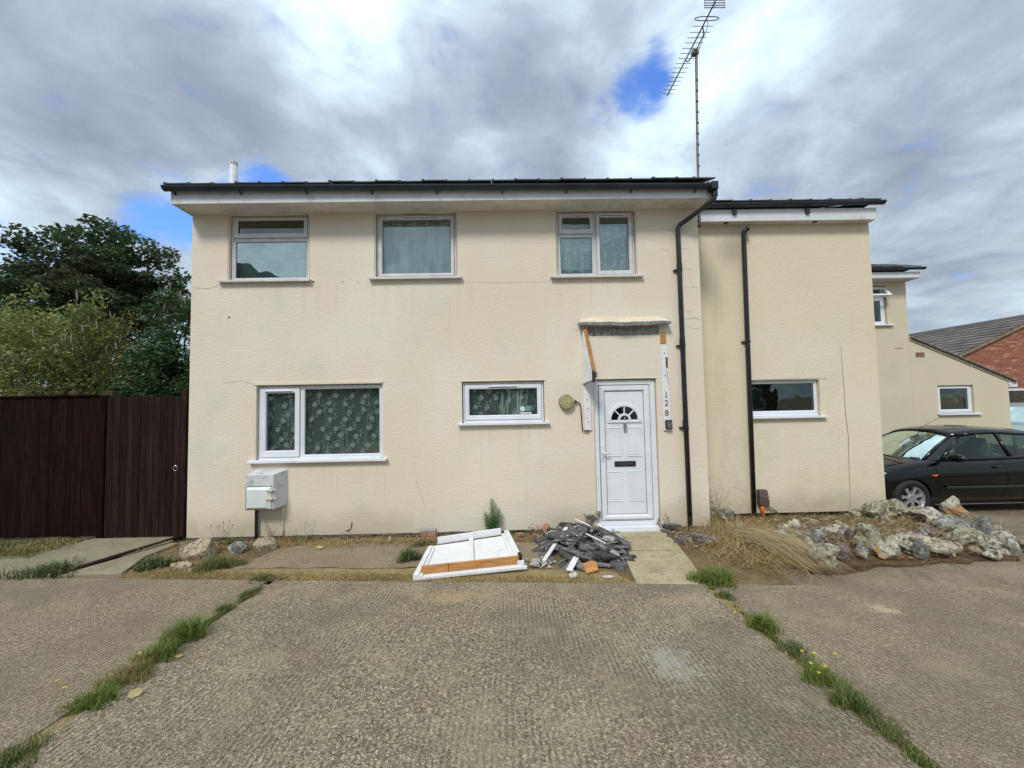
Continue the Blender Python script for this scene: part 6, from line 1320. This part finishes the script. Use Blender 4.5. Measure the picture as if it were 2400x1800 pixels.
wn = window(nb, (8.42, 9.455, 3.595, 4.55), [((8.44, 9.435, 4.30, 4.53), (8.5, 9.38, 4.36, 4.49), False, 'glass'), ((8.44, 9.435, 3.615, 4.24), (8.95, 9.36, 3.67, 4.19), False, 'glass')], NY, (8.3, 9.58, 3.575))
m = MB(); Mx = Matrix.Translation((0, NY-.0, 4.50)) @ Matrix.Rotation(R(-38), 4, 'X'); sh = MB(); sh.ring((8.5, 9.44, -.30, .02), (8.56, 9.37, -.245, -.03), -.02, .03, .006); sh.v = [tuple(Mx @ Vector(q)) for q in sh.v]; sh.build('open_toplight', M['upvc'], wn)
sh = MB(); sh.add([tuple(Mx @ Vector(q)) for q in [(8.56, .0, -.245), (9.37, .0, -.245), (9.37, .0, -.03), (8.56, .0, -.03)]], [(0, 1, 2, 3)]); sh.build('open_toplight_pane', M['glass'], wn, fix=False)
wl = window(nb, (10.61, 11.49, 1.375, 2.04), [((10.63, 11.47, 1.395, 2.02), (10.70, 11.40, 1.455, 1.965), True, 'glass')], NY, (10.56, 11.62, 1.345))
m = MB(); bl_n = 16
slat = MB(); slat.box(0, .78, 0, .025, 0, .003); s0 = None
bd = thing('window_blind', 'brownish slatted blind inside the lean-to window', 'blind', (10.66, NY+.16, 1.40))
for k in range(bl_n):
    if s0 is None: s0 = slat.build('slat', simple('bamboo_slat', (.30, .25, .14), .6, .2), bd, fix=True); o = s0
    else: o = s0.copy(); C.objects.link(o); o.parent = bd
    o.location = (0, 0, .02+k*.028); o.rotation_euler = (.6, 0, 0)
m = MB(); vt = MB()
k_ = thing('air_brick', 'small pinkish air brick in the lean-to wall', 'air brick', (10.22, NY, 2.82)); B('grille', M['redbrick_bit'], k_, (-.11, .11, -.008, 0, -.06, .06), bevel=.002)
m = MB()
for a in range(5):
    for b_ in range(3): m.box(-.09+a*.04, -.07+a*.04, -.011, -.0085, -.045+b_*.035, -.025+b_*.035)
m.build('opening', M['black'], k_)
m = MB(); m.box(0, .20, 0, .006, 0, .016); o = m.build('wall_stain', M['st_brown'], nb); o.location = (9.60, NY-.004, 2.98)
# lean-to roof: verge mortar, verge tiles
m = MB()
nseg = 9
vt0 = None
for i in range(nseg):
    xa = 9.985+i*(12.55-9.985)/nseg; Lg = (12.55-9.985)/nseg*1.06; ang = math.atan2(lt(12.5)-lt(10), 2.5)
    mm = MB(); mm.box(0, Lg*1.06, -.03, .33, .0, .035)
    if vt0 is None: vt0 = mm.build('verge_tile', simple('verge_tile', (.20, .17, .12), .9, .25, 8, 50, bmp=.6, dirt=(.12, .11, .08)), nb, bevel=.006); o = vt0
    else: o = vt0.copy(); C.objects.link(o); o.parent = nb
    o.location = (xa, NY-.04, lt(xa)+.045+.006*(i % 2)); o.rotation_euler = (0, -ang, 0)
m = MB(); m.add([(9.98, NY-.02, lt(9.98)-.02), (12.55, NY-.02, lt(12.55)-.02), (12.55, NY-.02, lt(12.55)+.05), (9.98, NY-.02, lt(9.98)+.05), (9.98, NY+.02, lt(9.98)-.02), (12.55, NY+.02, lt(12.55)-.02), (12.55, NY+.02, lt(12.55)+.05), (9.98, NY+.02, lt(9.98)+.05)], [(0,1,2,3),(4,7,6,5),(0,4,5,1),(1,5,6,2),(2,6,7,3),(3,7,4,0)]); m.build('verge_mortar', M['cement'], nb)
m = MB(); m.add([(9.98, NY+.3, lt(9.98)+.06), (12.55, NY+.3, lt(12.55)+.06), (12.55, NY+5, lt(12.55)+.06), (9.98, NY+5, lt(9.98)+.06)], [(0, 1, 2, 3)]); m.build('lean_to_roof', M['tile'], nb, fix=False)
B('fascia_end', M['fascia'], nb, (12.385, 12.60, NY-.015, NY+4, 1.98, 2.11), bevel=.003)

# ------------------------------------------------------------------ brick house behind
BY = 8.5
bh = thing('brick_house', 'red brick house with brown tiled roof behind the lean-to', 'house', (19.9, BY, 0))
ax, az, pit = 0.0, 4.62, .44     # apex (local x), height, slope
bc = MB(); z = .0; row = 0
while z < az:
    xl = ax-(az-z)/pit*1.0; xl = max(xl, -6.3); xr = min(ax+(az-z)/pit, 5.5); x = xl-(.11 if row % 2 else 0)
    while x < xr:
        a, b_ = max(x, xl), min(x+.215, xr)
        if b_-a > .04 and not (-1.6 < (a+b_)/2 < .3 and 1.15 < z+.03 < 2.0): bc.box(a, b_-.010, -.006+random.uniform(-.002, .002), .02, z, z+.064)
        x += .225
    z += .075; row += 1
o = bc.build('brickwork', M['brick'], bh, fix=False); o['kind'] = 'stuff'
m = MB(); m.prism([(-6.3, -.3), (5.5, -.3), (5.5, az-5.5*pit), (0, az), (-6.3, az-6.3*pit)], .005, .1); m.build('mortar_wall', M['joint'], bh)
m = MB(); m.add([(-6.3, 0.05, -.3), (-6.3, 11, -.3), (-6.3, 11, az-6.3*pit), (-6.3, .05, az-6.3*pit)], [(0, 1, 2, 3)]); m.build('side_wall', M['brick'], bh, fix=False)
# roof tiles: left slope in courses running back
rt = MB(); nc = 22; sl = math.hypot(6.7, 6.7*pit)
for c_ in range(nc):
    t0_, t1_ = c_/nc, (c_+1.12)/nc
    xa, za = -6.7*t0_, az+.12-6.7*pit*t0_; xb, zb = -6.7*t1_, az+.12-6.7*pit*t1_
    for j in range(34):
        y0_ = -.12+j*.33
        rt.add([(xa, y0_, za-.01), (xa, y0_+.322, za-.01), (xb, y0_+.322, zb+.035), (xb, y0_, zb+.035), (xb, y0_+.322, zb+.005), (xb, y0_, zb+.005), (xa, y0_, za-.04)], [(0, 1, 2, 3), (3, 2, 4, 5), (0, 3, 5, 6)])
o = rt.build('roof_tiles', M['rooftile_far'], bh, fix=False); o['kind'] = 'stuff'
m = MB(); m.add([(0, -.12, az+.12), (0, 11, az+.12), (6.5, 11, az+.12-6.5*pit), (6.5, -.12, az+.12-6.5*pit)], [(0, 1, 2, 3)]); m.build('right_roof', M['rooftile_far'], bh, fix=False)
m = MB(); m.tube([(0, -.12, az+.10), (0, 11.0, az+.10)], .11, 8); m.build('ridge', M['rooftile_far'], bh)
m = MB()
for sg in (-1, 1): m.add([(0, -.10, az+.09), (sg*6.6, -.10, az+.09-6.6*pit), (sg*6.6, -.10, az-.02-6.6*pit), (0, -.10, az-.02), (0, -.02, az+.09), (sg*6.6, -.02, az+.09-6.6*pit), (sg*6.6, -.02, az-.02-6.6*pit), (0, -.02, az-.02)], [(0,1,2,3),(4,7,6,5),(0,4,5,1),(1,5,6,2),(2,6,7,3),(3,7,4,0)])
m.build('verge', simple('verge_mortar', (.22, .18, .12), .9, .2), bh)
window(bh, (-1.55, .25, 1.20, 1.98), [((-1.52, .22, 1.23, 1.95), (-1.47, .17, 1.36, 1.90), False, 'glass')], -.06, (-1.6, .3, 1.17))

# ------------------------------------------------------------------ car
car = thing('parked_car', 'black three door hatchback parked beyond the rockery', 'car', (5.98, 1.87, -.225))   # nose at x=0, near side towards -y
def lerp_tab(tab, x):
    for (a, va), (b_, vb) in zip(tab, tab[1:]):
        if x <= b_: t_ = max(0, (x-a)/(b_-a)); t_ = t_*t_*(3-2*t_)*.5+t_*.5; return va+(vb-va)*t_
    return tab[-1][1]
HW = [(0, .60), (.10, .72), (.35, .80), (.85, .842), (2.0, .85), (3.2, .845), (3.8, .80), (4.05, .72), (4.15, .62)]
ZT = [(0, .60), (.10, .68), (.30, .76), (.70, .865), (1.05, .925), (1.30, .95), (2.4, .97), (3.6, 1.0), (3.95, .98), (4.1, .90), (4.15, .70)]   # shoulder / bonnet height
ZB = [(0, .30), (.15, .22), (.5, .20), (3.7, .20), (4.0, .26), (4.15, .34)]
def body_section(x):
    w_ = lerp_tab(HW, x); zt = lerp_tab(ZT, x); zb = lerp_tab(ZB, x)
    hood = 1 if x < 1.2 else 0
    pts = [(0, zb), (w_*.80, zb), (w_*.95, zb+.07), (w_*.985, zb+(zt-zb)*.35), (w_, zb+(zt-zb)*.58), (w_*.985, zb+(zt-zb)*.78), (w_*.945, zt-.045), (w_*.90, zt-.010), (w_*.80, zt+.012), (w_*.45, zt+.035), (0, zt+.045)]
    return pts
st = [0, .04, .10, .2, .35, .5, .7, .9, 1.1, 1.3, 1.6, 2.0, 2.4, 2.8, 3.2, 3.5, 3.8, 3.95, 4.05, 4.12, 4.15]
V = []; ns = 20
for x in st:
    h = body_section(x); ring_ = [(x, -y, z) for y, z in h] + [(x, y, z) for y, z in h[-2:0:-1]]; V += ring_
L_ = len(V)//len(st); Fs = [(i*L_+k, i*L_+(k+1) % L_, (i+1)*L_+(k+1) % L_, (i+1)*L_+k) for i in range(len(st)-1) for k in range(L_)] + [tuple(range(L_)), tuple((len(st)-1)*L_+k for k in range(L_))[::-1]]
m = MB(); m.add(V, Fs); body = m.build('body', M['paint'], car, smooth=True)
ss = body.modifiers.new('sub', 'SUBSURF'); ss.levels = 2; ss.render_levels = 2
cut = MB()
for xc in (.83, 3.44): cut.tube([(xc, -1.0, .30), (xc, -.52, .30)], .345, 32); cut.tube([(xc, .52, .30), (xc, 1.0, .30)], .345, 32)
co = cut.build('cutter', M['trim'], car); bo_ = body.modifiers.new('cut', 'BOOLEAN'); bo_.object = co; bo_.operation = 'DIFFERENCE'; bo_.solver = 'EXACT'
bpy.context.view_layer.update(); dg = bpy.context.evaluated_depsgraph_get(); me = bpy.data.meshes.new_from_object(body.evaluated_get(dg)); body.modifiers.clear(); body.data = me
bpy.data.objects.remove(co)
es = body.modifiers.new('split', 'EDGE_SPLIT'); es.split_angle = R(45)
# greenhouse
def gh(s_, t_):  # s along x at roof / belt ; t 0 belt .. 1 roof edge -> (x,y,z) near side
    pass
belt = [(1.18, .66, .945), (1.42, .775, .955), (1.90, .79, .962), (2.55, .79, .97), (3.42, .775, 1.0), (3.90, .70, 1.02)]
roofe = [(1.90, .50, 1.305), (2.02, .555, 1.330), (2.25, .575, 1.365), (2.58, .58, 1.375), (3.30, .56, 1.325), (3.60, .50, 1.27)]
def quad(m_, a, b_, c_, d_): m_.add([a, b_, c_, d_], [(0, 1, 2, 3)])
for sg, lab in ((-1, 'near'), (1, 'far')):
    bp_ = [(x, sg*y, z) for x, y, z in belt]; rp = [(x, sg*y, z) for x, y, z in roofe]
    g = MB(); quad(g, bp_[1], bp_[3], rp[3], rp[1]); 
    def mixp(a, b_, t_): return tuple(a[i]+(b_[i]-a[i])*t_ for i in range(3))
    # door glass and rear side glass
    def inset(q, f=.0): return q
    lo, hi = .03, .93
    dg_ = MB(); dg_.add([mixp(bp_[1], rp[1], lo), mixp(bp_[2], rp[2], lo), mixp(bp_[3], rp[3], lo), mixp(bp_[3], rp[3], hi), mixp(bp_[2], rp[2], hi), mixp(bp_[1], rp[1], hi)], [(0, 1, 4, 5), (1, 2, 3, 4)]); dg_.build('door_window', M['car_glass'], car, fix=False)
    rg = MB(); a_, b2 = mixp(bp_[3], bp_[4], .10), mixp(rp[3], rp[4], .10); rg.add([mixp(a_, b2, lo), mixp(bp_[4], rp[4], .05), mixp(bp_[4], rp[4], .80), mixp(rp[3], rp[4], .85), mixp(a_, b2, hi)], [(0, 1, 2, 3, 4)]); rg.build('quarter_window', M['car_glass'], car, fix=False)
    pil = MB()
    def strip(p, q, w0=.03, th=.015):
        pil.tube([p, mixp(p, q, .5), q], w0, 8)
    strip(bp_[1], rp[1], .026); strip(mixp(bp_[3], bp_[4], .05), mixp(rp[3], rp[4], .05), .030); 
    pil.tube([rp[1], rp[2], rp[3], rp[4], rp[5]], .030, 8); pil.tube([(x, y, z-.01) for x, y, z in bp_[1:]], .028, 8)
    pil.add([bp_[4], bp_[5], rp[5], rp[4]], [(0, 1, 2, 3)]); pil.tube([bp_[4], rp[4]], .03, 8)
    pil.tube([(1.18, sg*.70, .935), mixp((1.18, sg*.70, .935), (rp[0][0]-.04, rp[0][1], rp[0][2]+.02), .5), rp[0]], .024, 8); pil.add([(1.18, sg*.74, .93), (1.46, sg*.79, .955), rp[1], rp[0]], [(0, 1, 2, 3)])
    pil.build('pillar', M['paint'], car, smooth=True, fix=False)
# roof skin
rv = []; nx_ = 6
for k in range(len(roofe)):
    x, y, z = roofe[k]
    for j in range(9): u = -1+2*j/8; rv.append((x-(.0 if k else .06*(1-u*u)*1.5), y*u, z+(.065 if k > 1 else .060)*(1-u*u)))
rm_ = MB(); rm_.add(rv, [(k*9+j, k*9+j+1, (k+1)*9+j+1, (k+1)*9+j) for k in range(len(roofe)-1) for j in range(8)]); ro = rm_.build('roof', M['paint'], car, smooth=True, fix=False); so = ro.modifiers.new('sol', 'SOLIDIFY'); so.thickness = .03; so.offset = -1
sr = MB(); sr.add([(2.0, -.26, 1.447), (2.0, .26, 1.447), (2.55, .26, 1.458), (2.55, -.26, 1.458)], [(0, 1, 2, 3)]); 
B('roof_panel', M['silver'], car, (2.30, 2.80, -.20, .24, 1.436, 1.443), bevel=.004)
wsv = []
for i in range(6):
    t_ = i/5
    for j in range(9):
        u = -1+2*j/8; x0_ = .98+.20*u*u; x1_ = 1.90-.12*(1-u*u); yb_ = .70*u; yt_ = .50*u; wsv.append((x0_+(x1_-x0_)*t_, yb_+(yt_-yb_)*t_, .945+.03*(1-u*u)+(1.305+.06*(1-u*u)-.945-.03*(1-u*u))*(t_*1.0+.22*t_*(1-t_))))
wsm = MB(); wsm.add(wsv, [(i*9+j, i*9+j+1, (i+1)*9+j+1, (i+1)*9+j) for i in range(5) for j in range(8)]); wsm.build('windscreen', M['car_glass'], car, smooth=True, fix=False)
rwm = MB(); rwm.add([(3.90, -.68, 1.03), (3.90, .68, 1.03), (3.60, .50, 1.275), (3.60, -.50, 1.275)], [(0, 1, 2, 3)]); rwm.build('rear_window', M['car_glass'], car, fix=False)
B('dashboard', M['trim'], car, (1.1, 1.60, -.66, .66, .90, .97), bevel=.02)
m = MB(); m.tube([(1.72+.08*math.cos(a), .34+.18*math.sin(a), .99+.16*math.cos(a)) for a in [k*math.pi/12 for k in range(25)]], .014, 8, cap=False); m.build('steering_wheel', M['trim'], car, smooth=True)
for y in (-.36, .36):
    m = MB(); m.box(-.06, .06, -.23, .23, 0, .50, M=Matrix.Translation((2.45, y, .68)) @ Matrix.Rotation(R(14), 4, 'Y')); m.build('seat_back', M['trim'], car, bevel=.05, seg=3); m = MB(); m.box(2.54, 2.62, y-.12, y+.12, 1.13, 1.26); m.build('headrest', M['trim'], car, bevel=.04, seg=3)
m = MB(); m.box(3.0, 3.12, -.62, .62, .9, 1.12); m.build('rear_seat', M['trim'], car, bevel=.04)
m = MB(); m.tube([(1.72, 0, 1.31), (1.76, 0, 1.29)], .02, 6); m.box(1.74, 1.77, -.11, .11, 1.24, 1.30); m.build('rear_view_mirror', M['trim'], car, bevel=.01)
for sg in (-1, 1):
    m = MB(); m.tube([(1.42, sg*.80, .99), (1.42, sg*.90, 1.0)], .025, 8); mo = m.build('door_mirror', M['trim'], car)
    s_ = bmesh.new(); bmesh.ops.create_uvsphere(s_, u_segments=20, v_segments=12, radius=1, matrix=Matrix.Translation((1.45, sg*.985, 1.0)) @ Matrix.Diagonal((.065, .125, .068, 1))); me = bpy.data.meshes.new('mirror_shell'); s_.to_mesh(me); s_.free(); me.materials.append(M['paint']); me.polygons.foreach_set('use_smooth', [True]*len(me.polygons)); link('mirror_shell', me, mo)
def wheel(xc, yc, sg):
    t_ = MB(); prof = [(.205, -.10), (.285, -.105), (.312, -.07), (.316, 0), (.312, .07), (.285, .105), (.205, .10)]; n = 36; vs = []
    for k in range(n):
        a = 2*math.pi*k/n
        for r_, w_ in prof: vs.append((xc+r_*math.cos(a), yc+w_, .316+r_*math.sin(a)))
    q = len(prof); t_.add(vs, [(k*q+i, k*q+(i+1) % q, ((k+1) % n)*q+(i+1) % q, ((k+1) % n)*q+i) for k in range(n) for i in range(q)]); wh = t_.build('wheel', M['rubber'], car, smooth=True)
    r_ = MB(); yo = yc+sg*.085
    vs = []; prof = [(.205, yo+sg*.010), (.198, yo), (.180, yo-sg*.03), (.175, yo-sg*.10)]
    for k in range(n):
        a = 2*math.pi*k/n
        for rr, yy in prof: vs.append((xc+rr*math.cos(a), yy, .316+rr*math.sin(a)))
    q = 4; r_.add(vs, [(k*q+i, k*q+i+1, ((k+1) % n)*q+i+1, ((k+1) % n)*q+i) for k in range(n) for i in range(q-1)])
    for k in range(7):
        a = 2*math.pi*k/7+.3; c_, s_ = math.cos(a), math.sin(a); px_, pz_ = -s_, c_
        def P(rr, ww, yy): return (xc+c_*rr+px_*ww, yy, .316+s_*rr+pz_*ww)
        yy = yo-sg*.012; yb2 = yo-sg*.05
        r_.add([P(.045, -.030, yy), P(.045, .030, yy), P(.12, .017, yy+sg*.004), P(.192, .036, yy+sg*.004), P(.192, -.036, yy+sg*.004), P(.12, -.017, yy+sg*.004), P(.045, -.030, yb2), P(.045, .030, yb2), P(.12, .017, yb2), P(.192, .036, yb2), P(.192, -.036, yb2), P(.12, -.017, yb2)], [(0, 1, 2, 5), (5, 2, 3, 4), (0, 5, 11, 6), (5, 4, 10, 11), (1, 2, 8, 7), (2, 3, 9, 8)])
    r_.tube([(xc, yb2, .316), (xc, yo-sg*.004, .316)], .062, 20); r_.build('rim', M['alloy'], wh, fix=False)
    d_ = MB(); d_.tube([(xc, yo-sg*.06, .316), (xc, yo-sg*.062, .316)], .19, 24); d_.build('brake_disc', M['trim'], wh)
    b_ = MB()
    for k in range(5): a = 2*math.pi*k/5; b_.tube([(xc+.035*math.cos(a), yo-sg*.004, .316+.035*math.sin(a)), (xc+.035*math.cos(a), yo+sg*.001, .316+.035*math.sin(a))], .008, 6)
    b_.build('wheel_bolt', M['trim'], wh)
for xc in (.83, 3.44):
    for sg in (-1, 1): wheel(xc, sg*.735, sg)
m = MB(); m.box(.95, 3.35, -.60, .60, .12, .24); m.build('underbody', M['trim'], car)
for sg in (-1, 1):
    B('door_moulding', M['trim'], car, (1.38, 2.95, sg*.862-.010, sg*.862+.010, .475, .515), bevel=.006)
    m = MB(); m.prism([(1.15, .700), (1.27, .712), (1.22, .672)], sg*.840-.012, sg*.840+.012); m.build('side_repeater', simple('orange_lens', (.75, .13, .04), .2, .1, bmp=0), car, bevel=.003)
    B('door_handle', M['paint'], car, (2.25, 2.42, sg*.862-.012, sg*.862+.018, .80, .825), bevel=.008)
    m = MB(); m.add([(.10, sg*.71, .62), (.42, sg*.815, .74), (.34, sg*.77, .80), (.12, sg*.62, .72)], [(0, 1, 2, 3)]); ho = m.build('headlight', simple('clear_lamp', (.75, .78, .8), .1, .05, metal=.2, bmp=0), car, fix=False); ho.modifiers.new('s', 'SOLIDIFY').thickness = .03
    m = MB(); m.tube([(1.33, sg*.852, .30), (1.31, sg*.858, .55), (1.24, sg*.835, .93)], .003, 5); m.tube([(2.47, sg*.852, .28), (2.48, sg*.860, .55), (2.43, sg*.815, .97)], .003, 5); m.build('door_shut_line', M['black'], car)
m = MB(); m.tube([(.86, -.66, .948), (.92, -.2, .985), (1.02, .4, .985)], .010, 6); m.tube([(.85, -.1, .975), (.98, .45, .982)], .010, 6); m.build('wiper', M['trim'], car, smooth=True)
m = MB(); m.tube([(1.84, .02, 1.375), (2.42, .02, 1.655)], [.005, .0025], 6); m.build('roof_aerial', M['trim'], car)
B('sill_trim', M['silver'], car, (1.2, 3.08, -.835, -.83, .208, .214), bevel=0)

# ------------------------------------------------------------------ van at far right
van = thing('parked_van', 'silver van half hidden at the right edge by the brick house', 'van', (15.05, 6.6, -.2))
m = MB(); m.prism([(0, .35), (.0, .85), (.9, 1.05), (1.25, 1.60), (1.5, 1.70), (4.2, 1.70), (4.3, .35)], -.8, .9); vb = m.build('body', M['silver'], van, bevel=.06, seg=3)
m = MB(); m.add([(.93, -.72, 1.09), (.93, .8, 1.09), (1.22, .75, 1.55), (1.22, -.66, 1.55)], [(0, 1, 2, 3)]); o = m.build('windscreen', M['car_glass'], van, fix=False); o.location = (-.03, 0, .02)
m = MB(); m.prism([(1.05, 1.12), (1.33, 1.55), (2.2, 1.58), (2.2, 1.12)], -.806, -.802); m.prism([(2.3, 1.12), (2.3, 1.58), (3.6, 1.58), (3.6, 1.12)], -.806, -.802); m.build('side_window', M['trim'], van)
for xc in (.8, 3.4):
    m = MB(); m.tube([(xc, -.83, .31), (xc, -.62, .31)], .31, 24); wv_ = m.build('wheel', M['rubber'], van, bevel=.02); m = MB(); m.tube([(xc, -.84, .31), (xc, -.80, .31)], .19, 20); m.build('rim', M['alloy'], wv_)
B('bumper', M['trim'], van, (-.06, .15, -.78, .88, .30, .52), bevel=.04)

# ------------------------------------------------------------------ houses across the road (seen mirrored in the glass)
def far_house(x0, x1, y, zw, zr, label, gable=False):
    t_ = thing('terraced_house', label, 'house', ((x0+x1)/2, y, .28)); w_ = (x1-x0)/2; H = zw
    m_ = MB(); m_.box(-w_, w_, -6, 0, 0, H); m_.build('wall', M['brick_far'], t_)
    m_ = MB()
    if gable: m_.prism([(-w_-.2, H-.05), (w_+.2, H-.05), (0, zr)], -6.2, .25, axis='y')
    else: m_.add([(-w_-.1, .35, H-.1), (w_+.1, .35, H-.1), (w_+.1, -3, zr), (-w_-.1, -3, zr), (w_+.1, -6.35, H-.1), (-w_-.1, -6.35, H-.1)], [(0, 1, 2, 3), (3, 2, 4, 5), (0, 3, 5), (1, 4, 2)])
    m_.build('roof', M['tile'], t_)
    for (a, b_, c_, e) in ((-w_*.7, -w_*.25, .9, 2.0), (w_*.45, w_*.8, .9, 2.0)) + (((-w_*.6, -w_*.2, 3.0, 4.0), (w_*.2, w_*.6, 3.0, 4.0)) if H > 4.2 else ()):
        q = MB(); q.ring((a, b_, c_, e), (a+.08, b_-.08, c_+.08, e-.08), .05, .0, 0); wo = q.build('window', M['upvc'], t_); q = MB(); q.add([(a+.05, .02, c_+.05), (b_-.05, .02, c_+.05), (b_-.05, .02, e-.05), (a+.05, .02, e-.05)], [(0, 1, 2, 3)]); q.build('pane', simple('far_pane', (.10, .14, .14), .15, .1, bmp=0), wo, fix=False)
    q = MB(); q.box(w_*.0, w_*.0+.95, 0, .06, .05, 2.1); q.build('front_door', M['upvc'], t_, bevel=.01)
M['brick_far'] = simple('dark_red_brick', (.12, .065, .045), .9, .2, 4, 30)
for i, (x0, x1) in enumerate(((-9.5, -3.2), (-3.1, 3.2), (3.3, 9.6), (9.7, 16))):
    far_house(x0, x1, -16.0, 2.7, 4.3, ['low brick house across the road opposite the wide window', 'low brick house across the road opposite the front door', 'low brick house across the road opposite the wing', 'low brick house across the road at the far right'][i])
far_house(-19.3, -7.7, -10.5, 6.3, 8.5, 'tall gabled house across the road mirrored in the left upstairs window', True)
print('scene built', len(bpy.data.objects))
